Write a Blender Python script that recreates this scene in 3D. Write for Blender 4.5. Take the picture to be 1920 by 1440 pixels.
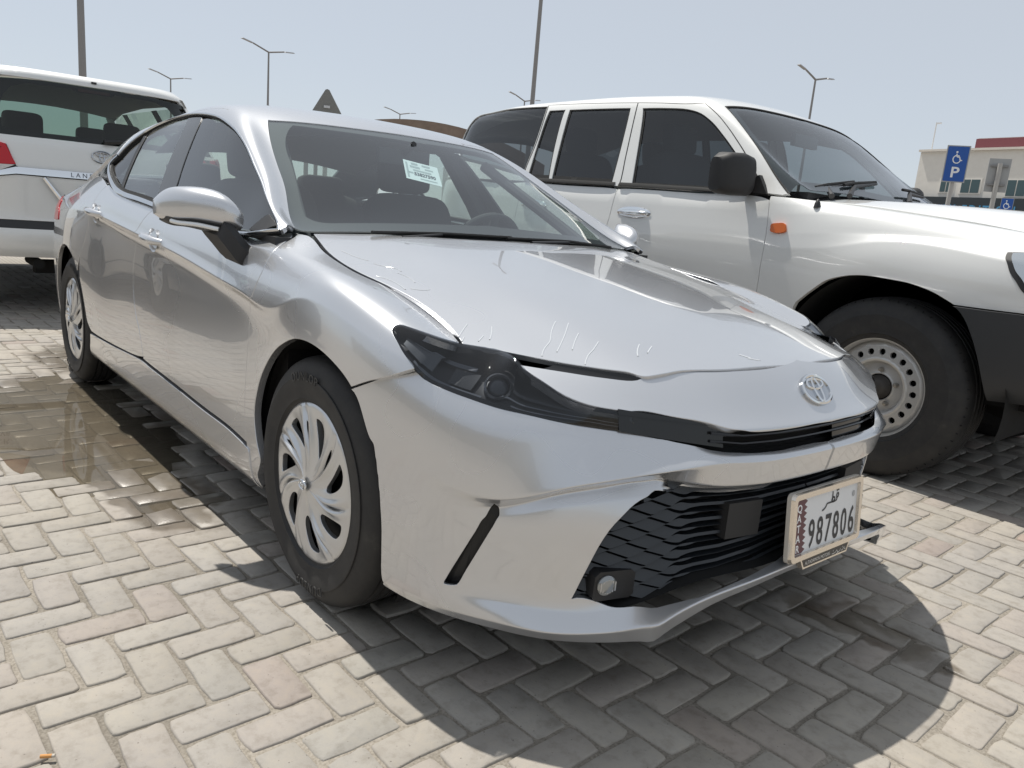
import bpy, bmesh, math, random
import numpy as np
from mathutils import Vector, Matrix, Euler
from mathutils.bvhtree import BVHTree
from mathutils.geometry import delaunay_2d_cdt

for _o in list(bpy.data.objects):
    bpy.data.objects.remove(_o, do_unlink=True)
scene = bpy.context.scene
COL = scene.collection
random.seed(7)
RNG = np.random.default_rng(7)
rad = math.radians

# ------------------------------------------------------------------ camera
cam_data = bpy.data.cameras.new("camera")
cam_data.sensor_width = 36.0
cam_data.lens = 1462.14 / 1920 * 36.0
cam_data.clip_start = 0.05
cam_data.clip_end = 3000
cam = bpy.data.objects.new("camera", cam_data)
cam.location = (1.8047, -1.7736, 1.0709)
cam.rotation_euler = (1.3569, -0.0842, 0.8774)
COL.objects.link(cam)
scene.camera = cam

# ------------------------------------------------------------------ sky and sun
SUN_ELEV = rad(64.5)
SUN_AZ = rad(183)          # direction towards the sun, measured from +x (nose of the sedan)
world = bpy.data.worlds.new("World")
scene.world = world
world.use_nodes = True
_wn = world.node_tree
_bg = _wn.nodes["Background"]
_sky = _wn.nodes.new("ShaderNodeTexSky")
_sky.sky_type = 'NISHITA'
_sky.sun_disc = False
_sky.sun_elevation = SUN_ELEV
_sky.sun_rotation = rad(90) - SUN_AZ
_sky.altitude = 2000
_sky.air_density = 1.0
_sky.dust_density = 3.0
_sky.ozone_density = 1.0
# hazy day: the clear-sky colour is veiled evenly, all round, by pale dust haze
_mix = _wn.nodes.new("ShaderNodeMixRGB")
_mix.inputs[0].default_value = 0.72
_mix.inputs[2].default_value = (6.9, 7.3, 7.7, 1)
_wn.links.new(_sky.outputs[0], _mix.inputs[1])
_wn.links.new(_mix.outputs[0], _bg.inputs[0])
_bg.inputs[1].default_value = 0.10
sun_data = bpy.data.lights.new("sun", 'SUN')
sun_data.energy = 5.0
sun_data.angle = rad(0.55)
sun_data.color = (1.0, 0.955, 0.88)
sun = bpy.data.objects.new("sun", sun_data)
_d = Vector((math.cos(SUN_AZ) * math.cos(SUN_ELEV), math.sin(SUN_AZ) * math.cos(SUN_ELEV), math.sin(SUN_ELEV)))
sun.rotation_euler = _d.to_track_quat('Z', 'Y').to_euler()
sun.location = _d * 30
COL.objects.link(sun)
scene.view_settings.view_transform = 'Standard'
scene.view_settings.look = 'None'
scene.view_settings.gamma = 1.0
scene.view_settings.use_curve_mapping = False
scene.view_settings.exposure = 0.0
scene.render.engine = 'CYCLES'
scene.cycles.max_bounces = 10
scene.cycles.transparent_max_bounces = 24
scene.cycles.caustics_reflective = False
scene.cycles.caustics_refractive = False
scene.cycles.sample_clamp_indirect = 6.0
scene.cycles.use_denoising = True

# ------------------------------------------------------------------ materials
MATS = {}


def mat(name, color=(0.5, 0.5, 0.5), rough=0.5, metal=0.0, **kw):
    if name in MATS:
        return MATS[name]
    m = bpy.data.materials.new(name)
    m.use_nodes = True
    b = m.node_tree.nodes["Principled BSDF"]
    b.inputs["Base Color"].default_value = (*color, 1)
    b.inputs["Roughness"].default_value = rough
    b.inputs["Metallic"].default_value = metal
    for k, v in kw.items():
        b.inputs[k.replace("_", " ")].default_value = v
    MATS[name] = m
    return m


def nodes_of(m):
    nt = m.node_tree
    return nt, nt.nodes, nt.links, nt.nodes["Principled BSDF"]


def noise_node(nt, scale, detail=4, rough=0.55, coord='Object', vec_scale=None):
    tc = nt.nodes.new("ShaderNodeTexCoord")
    n = nt.nodes.new("ShaderNodeTexNoise")
    n.inputs["Scale"].default_value = scale
    n.inputs["Detail"].default_value = detail
    n.inputs["Roughness"].default_value = rough
    src = tc.outputs[coord]
    if vec_scale is not None:
        mp = nt.nodes.new("ShaderNodeMapping")
        mp.inputs["Scale"].default_value = vec_scale
        nt.links.new(src, mp.inputs[0])
        src = mp.outputs[0]
    nt.links.new(src, n.inputs["Vector"])
    return n


def ramp(nt, src, stops):
    r = nt.nodes.new("ShaderNodeValToRGB")
    e = r.color_ramp.elements
    while len(e) > 1:
        e.remove(e[-1])
    e[0].position = stops[0][0]
    e[0].color = (*stops[0][1], 1)
    for p_, c_ in stops[1:]:
        x = e.new(p_)
        x.color = (*c_, 1)
    nt.links.new(src, r.inputs[0])
    return r


def bump(nt, src, strength, dist, bsdf, prev=None):
    b = nt.nodes.new("ShaderNodeBump")
    b.inputs["Strength"].default_value = strength
    b.inputs["Distance"].default_value = dist
    nt.links.new(src, b.inputs["Height"])
    if prev is not None:
        nt.links.new(prev.outputs[0], b.inputs["Normal"])
    nt.links.new(b.outputs[0], bsdf.inputs["Normal"])
    return b


# ------------------------------------------------------------------ object helpers
def link(o, parent=None):
    COL.objects.link(o)
    if parent is not None:
        o.parent = parent
    return o


def thing(name, label, cat, loc=(0, 0, 0), rot=(0, 0, 0), group=None):
    o = bpy.data.objects.new(name, None)
    o.empty_display_size = 0.1
    o.location = loc
    o.rotation_euler = rot
    COL.objects.link(o)
    o["label"] = label
    o["category"] = cat
    if group:
        o["group"] = group
    return o


def tag(o, label, cat, group=None):
    o["label"] = label
    o["category"] = cat
    if group:
        o["group"] = group
    return o


def meshobj(name, verts, faces, material=None, parent=None, smooth=False, normals=None, label=None):
    me = bpy.data.meshes.new(name)
    me.from_pydata([tuple(map(float, v)) for v in verts], [], [tuple(map(int, f)) for f in faces])
    if smooth or normals is not None:
        me.polygons.foreach_set("use_smooth", [True] * len(me.polygons))
    me.update()
    if normals is not None:
        me.normals_split_custom_set_from_vertices([tuple(map(float, n)) for n in normals])
    if material is not None:
        for mm in (material if isinstance(material, (list, tuple)) else [material]):
            me.materials.append(mm)
    o = bpy.data.objects.new(name, me)
    link(o, parent)
    if label:
        o["label"] = label
    return o


def bmobj(name, bm, material=None, parent=None, smooth=True, angle=35, bevel=0.0, seg=2, label=None):
    if bevel > 0:
        bmesh.ops.bevel(bm, geom=[e for e in bm.edges if e.is_manifold and e.calc_face_angle(0) > rad(25)],
                        offset=bevel, segments=seg, profile=0.5, affect='EDGES')
    bmesh.ops.recalc_face_normals(bm, faces=bm.faces)
    me = bpy.data.meshes.new(name)
    if smooth:
        for f in bm.faces:
            f.smooth = True
        for e in bm.edges:
            if e.is_manifold and e.calc_face_angle(0) > rad(angle):
                e.smooth = False
    bm.to_mesh(me)
    bm.free()
    if material is not None:
        for mm in (material if isinstance(material, (list, tuple)) else [material]):
            me.materials.append(mm)
    o = bpy.data.objects.new(name, me)
    link(o, parent)
    if label:
        o["label"] = label
    return o


def add_box(bm, c, size, rot=None, taper=None):
    """box with centre c; taper = (tx, ty) scales the top face"""
    hx, hy, hz = size[0] / 2, size[1] / 2, size[2] / 2
    vs = []
    for z in (-hz, hz):
        k = taper if (taper and z > 0) else (1, 1)
        for x, y in ((-hx, -hy), (hx, -hy), (hx, hy), (-hx, hy)):
            v = Vector((x * k[0], y * k[1], z))
            if rot is not None:
                v = rot @ v
            vs.append(bm.verts.new(v + Vector(c)))
    for f in ((0, 3, 2, 1), (4, 5, 6, 7), (0, 1, 5, 4), (1, 2, 6, 5), (2, 3, 7, 6), (3, 0, 4, 7)):
        bm.faces.new([vs[i] for i in f])
    return vs


def add_tube(bm, pts, r, n=10, cap=True, r2=None):
    """tube along a polyline; r number or list"""
    pts = [Vector(p) for p in pts]
    rings = []
    up = Vector((0, 0, 1))
    prev = None
    for i, p in enumerate(pts):
        t = (pts[min(i + 1, len(pts) - 1)] - pts[max(i - 1, 0)]).normalized()
        if prev is None:
            a = t.cross(up)
            if a.length < 1e-3:
                a = t.cross(Vector((1, 0, 0)))
            a.normalize()
        else:
            a = (prev - t * prev.dot(t)).normalized()
        prev = a
        b = t.cross(a)
        rr = r[i] if isinstance(r, (list, tuple)) else r
        rings.append([bm.verts.new(p + (a * math.cos(2 * math.pi * k / n) + b * math.sin(2 * math.pi * k / n)) * rr) for k in range(n)])
    for i in range(len(rings) - 1):
        for k in range(n):
            bm.faces.new((rings[i][k], rings[i][(k + 1) % n], rings[i + 1][(k + 1) % n], rings[i + 1][k]))
    if cap:
        bm.faces.new(rings[0][::-1])
        bm.faces.new(rings[-1])


def add_prism(bm, poly, mtx, depth):
    """extrude a 2-D polygon (list of (u, v)) by depth along local w, placed with 4x4 matrix"""
    a = [bm.verts.new(mtx @ Vector((u, v, 0))) for u, v in poly]
    b = [bm.verts.new(mtx @ Vector((u, v, depth))) for u, v in poly]
    n = len(poly)
    bm.faces.new(a[::-1])
    bm.faces.new(b)
    for i in range(n):
        bm.faces.new((a[i], a[(i + 1) % n], b[(i + 1) % n], b[i]))


def add_lathe(bm, prof, n=48, axis='Y', centre=(0, 0, 0), ang=2 * math.pi, close=True):
    """prof: list of (radius, w) revolved about the axis (w runs along it)"""
    rings = []
    c = Vector(centre)
    m = n if close else n + 1
    for k in range(m):
        th = ang * k / n
        ring = []
        for r, w in prof:
            if axis == 'Y':
                v = Vector((r * math.cos(th), w, r * math.sin(th)))
            elif axis == 'X':
                v = Vector((w, r * math.cos(th), r * math.sin(th)))
            else:
                v = Vector((r * math.cos(th), r * math.sin(th), w))
            ring.append(bm.verts.new(v + c))
        rings.append(ring)
    for k in range(n if close else n):
        a, b = rings[k], rings[(k + 1) % m]
        for i in range(len(prof) - 1):
            try:
                bm.faces.new((a[i], a[i + 1], b[i + 1], b[i]))
            except ValueError:
                pass
    return rings


def copy_tree(o, parent=None):
    c = o.copy()
    COL.objects.link(c)
    c.parent = parent
    for ch in list(o.children):
        copy_tree(ch, c)
    return c


# ------------------------------------------------------------------ spline surfaces
def natcubic(xk, yk, x):
    """natural cubic spline through (xk, yk[..., dims]); xk increasing"""
    xk = np.asarray(xk, float)
    yk = np.asarray(yk, float)
    n = len(xk)
    h = np.diff(xk)
    A = np.zeros((n, n))
    B = np.zeros_like(yk)
    A[0, 0] = A[-1, -1] = 1
    for i in range(1, n - 1):
        A[i, i - 1] = h[i - 1]
        A[i, i] = 2 * (h[i - 1] + h[i])
        A[i, i + 1] = h[i]
        B[i] = 6 * ((yk[i + 1] - yk[i]) / h[i] - (yk[i] - yk[i - 1]) / h[i - 1])
    M = np.linalg.solve(A, B.reshape(n, -1)).reshape(yk.shape)
    x = np.asarray(x, float)
    j = np.clip(np.searchsorted(xk, x) - 1, 0, n - 2)
    sh = (slice(None),) + (None,) * (yk.ndim - 1)
    hj = h[j][sh]
    a = ((xk[j + 1] - x))[sh] / hj
    b = ((x - xk[j]))[sh] / hj
    return a * yk[j] + b * yk[j + 1] + ((a ** 3 - a) * M[j] + (b ** 3 - b) * M[j + 1]) * hj ** 2 / 6


def bspline_basis(n, ts, deg=3):
    """clamped uniform B-spline basis matrix [len(ts), n]"""
    kn = np.concatenate([np.zeros(deg), np.linspace(0, 1, n - deg + 1), np.ones(deg)])
    ts = np.clip(np.asarray(ts, float), 0, 1 - 1e-9)
    N = np.zeros((len(ts), n + deg))
    for i in range(n + deg):
        N[:, i] = (kn[i] <= ts) & (ts < kn[i + 1])
    for d in range(1, deg + 1):
        Nn = np.zeros((len(ts), n + deg - d))
        for i in range(n + deg - d):
            l = kn[i + d] - kn[i]
            r = kn[i + d + 1] - kn[i + 1]
            if l > 0:
                Nn[:, i] += (ts - kn[i]) / l * N[:, i]
            if r > 0:
                Nn[:, i] += (kn[i + d + 1] - ts) / r * N[:, i + 1]
        N = Nn
    return N


def smoothpath(pts, n=None, step=0.012, closed=False):
    """Catmull-Rom (centripetal) resample of a polyline of any dimension"""
    P = np.asarray(pts, float)
    if len(P) == 2:
        L = np.linalg.norm(P[1] - P[0])
        k = n or max(2, int(L / step) + 1)
        return P[0] + (P[1] - P[0]) * np.linspace(0, 1, k)[:, None]
    d = np.maximum(np.linalg.norm(np.diff(P, axis=0), axis=1), 1e-6) ** 0.5
    t = np.concatenate([[0], np.cumsum(d)])
    L = np.linalg.norm(np.diff(P, axis=0), axis=1).sum()
    k = n or max(len(P), int(L / step) + 1)
    # tangents (non-uniform Catmull-Rom)
    m = np.zeros_like(P)
    for i in range(1, len(P) - 1):
        m[i] = ((P[i + 1] - P[i]) / (t[i + 1] - t[i]) * (t[i] - t[i - 1]) + (P[i] - P[i - 1]) / (t[i] - t[i - 1]) * (t[i + 1] - t[i])) / (t[i + 1] - t[i - 1])
    m[0] = 2 * (P[1] - P[0]) / (t[1] - t[0]) - m[1]
    m[-1] = 2 * (P[-1] - P[-2]) / (t[-1] - t[-2]) - m[-2]
    q = np.linspace(0, t[-1], k * 4)
    j = np.clip(np.searchsorted(t, q) - 1, 0, len(P) - 2)
    h = (t[j + 1] - t[j])[:, None]
    u = ((q - t[j])[:, None]) / h
    Q = (2 * u ** 3 - 3 * u ** 2 + 1) * P[j] + (u ** 3 - 2 * u ** 2 + u) * h * m[j] + (-2 * u ** 3 + 3 * u ** 2) * P[j + 1] + (u ** 3 - u ** 2) * h * m[j + 1]
    s = np.concatenate([[0], np.cumsum(np.linalg.norm(np.diff(Q, axis=0), axis=1))])
    tt = np.linspace(0, s[-1], k)
    return np.stack([np.interp(tt, s, Q[:, c]) for c in range(P.shape[1])], 1)


class Surf:
    """tensor surface: natural cubic through stations, B-spline across the control rails"""

    def __init__(self, sk, ctrl, ns=160, nt=90, out=(0, -1, 0), deg=3, sharp=(), rad_=.007):
        C = np.asarray(ctrl, float)              # [stations, rails, 3]
        if len(sharp):
            # tight press lines: put extra control points close to the marked rails
            cols = []
            K = C.shape[1]
            for k in range(K):
                if k in sharp and 0 < k < K - 1:
                    for q in (k - 1, k + 1):
                        d = C[:, q] - C[:, k]
                        l = np.linalg.norm(d, axis=1, keepdims=True)
                        e = C[:, k] + d * np.minimum(.33, rad_ / np.maximum(l, 1e-6))
                        if q < k:
                            cols += [e, C[:, k]]
                        else:
                            cols.append(e)
                else:
                    cols.append(C[:, k])
            C = np.stack(cols, 1)
        sv = np.linspace(sk[0], sk[-1], ns)
        R = natcubic(sk, C, sv)                  # [ns, rails, 3]
        B = bspline_basis(C.shape[1], np.linspace(0, 1, nt), deg)
        self.set_grid(np.einsum('tk,skd->std', B, R), out)

    def set_grid(self, G, out=(0, -1, 0)):
        self.G = G
        ns, nt = G.shape[:2]
        self.ns, self.nt = ns, nt
        du = np.gradient(G, axis=0)
        dv = np.gradient(G, axis=1)
        N = np.cross(du, dv)
        N /= np.maximum(np.linalg.norm(N, axis=2, keepdims=True), 1e-9)
        if (N * np.asarray(out)).sum(2).mean() < 0:
            N = -N
        self.N = N
        self.Ls = np.linalg.norm(np.diff(G, axis=0), axis=2).sum(0).mean()
        self.Lt = np.linalg.norm(np.diff(G, axis=1), axis=2).sum(1).mean()
        self._bvh = None
        return self

    @classmethod
    def from_grid(cls, G, out=(0, -1, 0)):
        s = cls.__new__(cls)
        return s.set_grid(np.asarray(G, float), out)

    def ev(self, st):
        st = np.atleast_2d(st)
        a = np.clip(st[:, 0], 0, 1) * (self.ns - 1)
        b = np.clip(st[:, 1], 0, 1) * (self.nt - 1)
        i = np.clip(a.astype(int), 0, self.ns - 2)
        j = np.clip(b.astype(int), 0, self.nt - 2)
        u = (a - i)[:, None]
        v = (b - j)[:, None]

        def bl(X):
            return (1 - u) * (1 - v) * X[i, j] + u * (1 - v) * X[i + 1, j] + (1 - u) * v * X[i, j + 1] + u * v * X[i + 1, j + 1]
        n = bl(self.N)
        return bl(self.G), n / np.linalg.norm(n, axis=1, keepdims=True)

    def bvh(self):
        if self._bvh is None:
            V = self.G.reshape(-1, 3)
            F = []
            for i in range(self.ns - 1):
                for j in range(self.nt - 1):
                    a = i * self.nt + j
                    F.append((a, a + 1, a + self.nt + 1))
                    F.append((a, a + self.nt + 1, a + self.nt))
            self._bvh = BVHTree.FromPolygons([tuple(v) for v in V], F)
        return self._bvh

    def _st(self, p, fi):
        q = fi // 2
        i, j = q // (self.nt - 1), q % (self.nt - 1)
        a = self.G[i, j]
        if fi % 2 == 0:
            e1 = self.G[i, j + 1] - a
            e2 = self.G[i + 1, j + 1] - a
            M = np.stack([e1, e2], 1)
            c = np.linalg.lstsq(M, np.asarray(p) - a, rcond=None)[0]
            u, v = c[1], c[0] + c[1]
        else:
            e1 = self.G[i + 1, j + 1] - a
            e2 = self.G[i + 1, j] - a
            M = np.stack([e1, e2], 1)
            c = np.linalg.lstsq(M, np.asarray(p) - a, rcond=None)[0]
            u, v = c[0] + c[1], c[0]
        return ((i + u) / (self.ns - 1), (j + v) / (self.nt - 1))

    def near(self, P):
        """(s, t) of the surface points nearest to P"""
        out = []
        for p in np.atleast_2d(P):
            loc, n, fi, d = self.bvh().find_nearest(Vector(p))
            out.append(self._st(loc, fi))
        return np.array(out)

    def cast(self, o, d):
        loc, n, fi, dist = self.bvh().ray_cast(Vector(o), Vector(d).normalized())
        if loc is None:
            return None
        return np.array(loc)


def inside(poly, pts):
    x, y = pts[:, 0], pts[:, 1]
    c = np.zeros(len(pts), bool)
    n = len(poly)
    for i in range(n):
        x1, y1 = poly[i]
        x2, y2 = poly[(i + 1) % n]
        k = ((y1 > y) != (y2 > y))
        with np.errstate(divide='ignore', invalid='ignore'):
            xi = (x2 - x1) * (y - y1) / (y2 - y1) + x1
        c ^= k & (x < xi)
    return c


def dedupe(P, eps=1e-5):
    out = [P[0]]
    for q in P[1:]:
        if np.linalg.norm(q - out[-1]) > eps:
            out.append(q)
    if len(out) > 1 and np.linalg.norm(out[0] - out[-1]) < eps:
        out.pop()
    return np.array(out)


def trim(surf, outline, holes=(), step=0.02, flange=0.012, lift=0.0, hole_flange=None):
    """triangulated trimmed patch of a surface: outline / holes are (s, t) loops. returns verts, faces, normals"""
    S = np.array([surf.Ls, surf.Lt])
    loops = [dedupe(np.asarray(outline) * S)] + [dedupe(np.asarray(h) * S) for h in holes]
    pts, edges = [], []
    for L in loops:
        b = len(pts)
        pts += [Vector(q) for q in L]
        edges += [(b + i, b + (i + 1) % len(L)) for i in range(len(L))]
    lo, hi = loops[0].min(0), loops[0].max(0)
    gx = np.arange(lo[0] + step * .5, hi[0], step)
    gy = np.arange(lo[1] + step * .5, hi[1], step)
    if len(gx) and len(gy):
        g = np.stack(np.meshgrid(gx, gy), -1).reshape(-1, 2)
        k = inside(loops[0], g)
        for h in loops[1:]:
            k &= ~inside(h, g)
        g = g[k]
        allb = np.concatenate(loops)
        if len(g):
            keep = np.ones(len(g), bool)
            for a in range(0, len(g), 500):
                d = np.linalg.norm(g[a:a + 500, None] - allb[None], axis=2).min(1)
                keep[a:a + 500] = d > step * .45
            pts += [Vector(q) for q in g[keep]]
    r = delaunay_2d_cdt(pts, edges, [], 0, 1e-6)
    V = np.array([tuple(v) for v in r[0]])
    F = np.array([f for f in r[2]])
    c = V[F].mean(1)
    k = inside(loops[0], c)
    for h in loops[1:]:
        k &= ~inside(h, c)
    F = F[k]
    P, N = surf.ev(V / S)
    P = P + N * lift
    # orient
    fn = np.cross(P[F[:, 1]] - P[F[:, 0]], P[F[:, 2]] - P[F[:, 0]])
    flip = (fn * N[F].mean(1)).sum(1) < 0
    F[flip] = F[flip][:, ::-1]
    verts, faces, norms = [P], [F], [N]
    nb = len(P)
    if flange:
        for li, L in enumerate(loops):
            fl = flange if li == 0 or hole_flange is None else hole_flange
            Pb, Nb = surf.ev(L / S)
            Pb = Pb + Nb * lift
            n = len(L)
            tang = np.roll(Pb, -1, 0) - np.roll(Pb, 1, 0)
            side = np.cross(tang, Nb)
            side /= np.maximum(np.linalg.norm(side, axis=1, keepdims=True), 1e-9)
            # outward = away from patch
            cen = (L - np.roll(L, 1, 0))
            area = 0.5 * np.sum(L[:, 0] * np.roll(L[:, 1], -1) - np.roll(L[:, 0], -1) * L[:, 1])
            # test with a small step
            q = 1e-4
            test = L + 0
            # decide sign by probing one point
            sgn = 1.0
            mid = Pb + side * 0.002
            # nearest param test: use loop orientation in 3-D vs surface normal
            ssum = 0
            du = surf.ev(np.clip((L + np.array([0.001, 0])) / S, 0, 1))[0] - surf.ev(L / S)[0]
            dv = surf.ev(np.clip((L + np.array([0, 0.001])) / S, 0, 1))[0] - surf.ev(L / S)[0]
            hand = np.sign((np.cross(du, dv) * Nb).sum(1).mean())
            sgn = np.sign(area) * hand
            if li > 0:
                sgn = -sgn
            # for ccw loop (seen along +N) side = t x N points outward
            side = side * sgn
            r0 = 0.0025
            rings = [(Pb, Nb), (Pb + side * r0 * .3 - Nb * r0 * .3, (Nb + side) / 1.4142), (Pb + side * r0 * .4 - Nb * r0 * 1.2, side), (Pb + side * r0 * .4 - Nb * fl, side)]
            base = nb
            for q_, n_ in rings:
                verts.append(q_)
                norms.append(n_)
            nb += 4 * n
            ff = []
            for k_ in range(3):
                for i in range(n):
                    a = base + k_ * n + i
                    b = base + k_ * n + (i + 1) % n
                    ff.append((a, b, b + n) if sgn > 0 else (a, b + n, b))
                    ff.append((a, b + n, a + n) if sgn > 0 else (a, a + n, b + n))
            faces.append(np.array(ff))
    V = np.concatenate(verts)
    Fa = np.concatenate(faces)
    Nn = np.concatenate(norms)
    Nn = Nn / np.maximum(np.linalg.norm(Nn, axis=1, keepdims=True), 1e-9)
    # orient flange faces with their normals
    fn = np.cross(V[Fa[:, 1]] - V[Fa[:, 0]], V[Fa[:, 2]] - V[Fa[:, 0]])
    flip = (fn * Nn[Fa].mean(1)).sum(1) < 0
    Fa[flip] = Fa[flip][:, ::-1]
    return V, Fa, Nn


def mirror_vfn(V, F, N):
    return V * [1, -1, 1], F[:, ::-1], N * [1, -1, 1]


def loop_st(surf, segs, step=0.012):
    """closed (s, t) loop from segments of 3-D points; every segment is smoothed, corners stay sharp"""
    S = np.array([surf.Ls, surf.Lt])
    out = []
    for seg in segs:
        st = surf.near(np.asarray(seg, float)) * S
        out.append(smoothpath(st, step=step)[:-1] / S if len(st) > 1 else st / S)
    return np.concatenate(out)
# ================================================================== brick paving
def paving_material():
    m = mat("brick_paver", (.42, .39, .35), .85)
    nt, N, L, b = nodes_of(m)
    geo = N.new("ShaderNodeNewGeometry")
    oi = N.new("ShaderNodeObjectInfo")
    at = N.new("ShaderNodeAttribute")
    at.attribute_name = "tone"
    ad = N.new("ShaderNodeMath"); ad.operation = 'ADD'
    L.new(oi.outputs["Random"], ad.inputs[0]); L.new(at.outputs["Fac"], ad.inputs[1])
    fr = N.new("ShaderNodeMath"); fr.operation = 'FRACT'
    L.new(ad.outputs[0], fr.inputs[0])
    base = ramp(nt, fr.outputs[0], [(0, (.306, .285, .254)), (.2, (.328, .309, .279)), (.4, (.318, .294, .265)), (.6, (.338, .319, .290)), (.75, (.324, .295, .267)), (.88, (.312, .297, .268)), (.97, (.316, .280, .252)), (1.0, (.285, .232, .202))])

    def wnoise(scale, detail, rough=.55):
        n = N.new("ShaderNodeTexNoise")
        n.inputs["Scale"].default_value = scale
        n.inputs["Detail"].default_value = detail
        n.inputs["Roughness"].default_value = rough
        L.new(geo.outputs["Position"], n.inputs["Vector"])
        return n
    mott = wnoise(26, 6, .65)
    mr = ramp(nt, mott.outputs[0], [(.30, (.80, .78, .75)), (.50, (1, 1, 1)), (.72, (1.08, 1.06, 1.02))])
    mul = N.new("ShaderNodeMixRGB"); mul.blend_type = 'MULTIPLY'; mul.inputs[0].default_value = 1
    L.new(base.outputs[0], mul.inputs[1]); L.new(mr.outputs[0], mul.inputs[2])
    # large sand-dusted areas, as trodden in from the joints
    big = wnoise(1.3, 4, .5)
    br = ramp(nt, big.outputs[0], [(.35, (.93, .93, .94)), (.65, (1.05, 1.03, .99))])
    mul2 = N.new("ShaderNodeMixRGB"); mul2.blend_type = 'MULTIPLY'; mul2.inputs[0].default_value = 1
    L.new(mul.outputs[0], mul2.inputs[1]); L.new(br.outputs[0], mul2.inputs[2])
    # dark pits
    pit = N.new("ShaderNodeTexVoronoi")
    pit.inputs["Scale"].default_value = 95
    L.new(geo.outputs["Position"], pit.inputs["Vector"])
    gate = wnoise(60, 2)
    gr = ramp(nt, gate.outputs[0], [(.56, (0, 0, 0)), (.66, (1, 1, 1))])
    pr = ramp(nt, pit.outputs["Distance"], [(.10, (1, 1, 1)), (.19, (0, 0, 0))])
    pm = N.new("ShaderNodeMath"); pm.operation = 'MULTIPLY'
    L.new(pr.outputs[0], pm.inputs[0]); L.new(gr.outputs[0], pm.inputs[1])
    mx = N.new("ShaderNodeMixRGB")
    mx.inputs[2].default_value = (.12, .10, .085, 1)
    sc = N.new("ShaderNodeMath"); sc.operation = 'MULTIPLY'; sc.inputs[1].default_value = .75
    L.new(pm.outputs[0], sc.inputs[0]); L.new(sc.outputs[0], mx.inputs[0]); L.new(mul2.outputs[0], mx.inputs[1])
    # wet stain round the puddle
    wet = wet_mask(nt, geo, L, N)
    wm = N.new("ShaderNodeMixRGB"); wm.blend_type = 'MULTIPLY'
    wm.inputs[2].default_value = (.58, .55, .51, 1)
    L.new(wet, wm.inputs[0]); L.new(mx.outputs[0], wm.inputs[1])
    L.new(wm.outputs[0], b.inputs["Base Color"])
    rr = N.new("ShaderNodeMapRange")
    rr.inputs["To Min"].default_value = .86; rr.inputs["To Max"].default_value = .30
    L.new(wet, rr.inputs["Value"]); L.new(rr.outputs[0], b.inputs["Roughness"])
    f = wnoise(220, 4, .6)
    b1 = bump(nt, f.outputs[0], .35, .0016, b)
    b2 = bump(nt, mott.outputs[0], .35, .004, b, b1)
    inv = N.new("ShaderNodeMath"); inv.operation = 'MULTIPLY'; inv.inputs[1].default_value = -1
    L.new(pm.outputs[0], inv.inputs[0])
    bump(nt, inv.outputs[0], .5, .003, b, b2)
    return m


def wet_mask(nt, geo, L, N):
    """soft-edged stain: warped ellipses on the ground"""
    wn = N.new("ShaderNodeTexNoise")
    wn.inputs["Scale"].default_value = 5.5
    wn.inputs["Detail"].default_value = 3
    L.new(geo.outputs["Position"], wn.inputs["Vector"])
    sub = N.new("ShaderNodeVectorMath"); sub.operation = 'SUBTRACT'
    sub.inputs[1].default_value = (.5, .5, .5)
    L.new(wn.outputs["Color"], sub.inputs[0])
    scl = N.new("ShaderNodeVectorMath"); scl.operation = 'SCALE'
    scl.inputs["Scale"].default_value = .34
    L.new(sub.outputs[0], scl.inputs[0])
    add = N.new("ShaderNodeVectorMath"); add.operation = 'ADD'
    L.new(geo.outputs["Position"], add.inputs[0]); L.new(scl.outputs[0], add.inputs[1])
    prev = None
    for (cx, cy, rx, ry) in ((-2.1, -1.05, 1.05, .42), (-1.05, -1.0, .55, .22), (-3.4, -.55, .6, .5), (.95, .40, .30, .10)):
        s1 = N.new("ShaderNodeVectorMath"); s1.operation = 'SUBTRACT'
        s1.inputs[1].default_value = (cx, cy, 0)
        L.new(add.outputs[0], s1.inputs[0])
        d1 = N.new("ShaderNodeVectorMath"); d1.operation = 'DIVIDE'
        d1.inputs[1].default_value = (rx, ry, 1e6)
        L.new(s1.outputs[0], d1.inputs[0])
        ln = N.new("ShaderNodeVectorMath"); ln.operation = 'LENGTH'
        L.new(d1.outputs[0], ln.inputs[0])
        mr = N.new("ShaderNodeMapRange")
        mr.inputs["From Min"].default_value = 1.0; mr.inputs["From Max"].default_value = .82
        L.new(ln.outputs["Value"], mr.inputs["Value"])
        if prev is None:
            prev = mr.outputs[0]
        else:
            mxx = N.new("ShaderNodeMath"); mxx.operation = 'MAXIMUM'
            L.new(prev, mxx.inputs[0]); L.new(mr.outputs[0], mxx.inputs[1])
            prev = mxx.outputs[0]
    return prev


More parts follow.
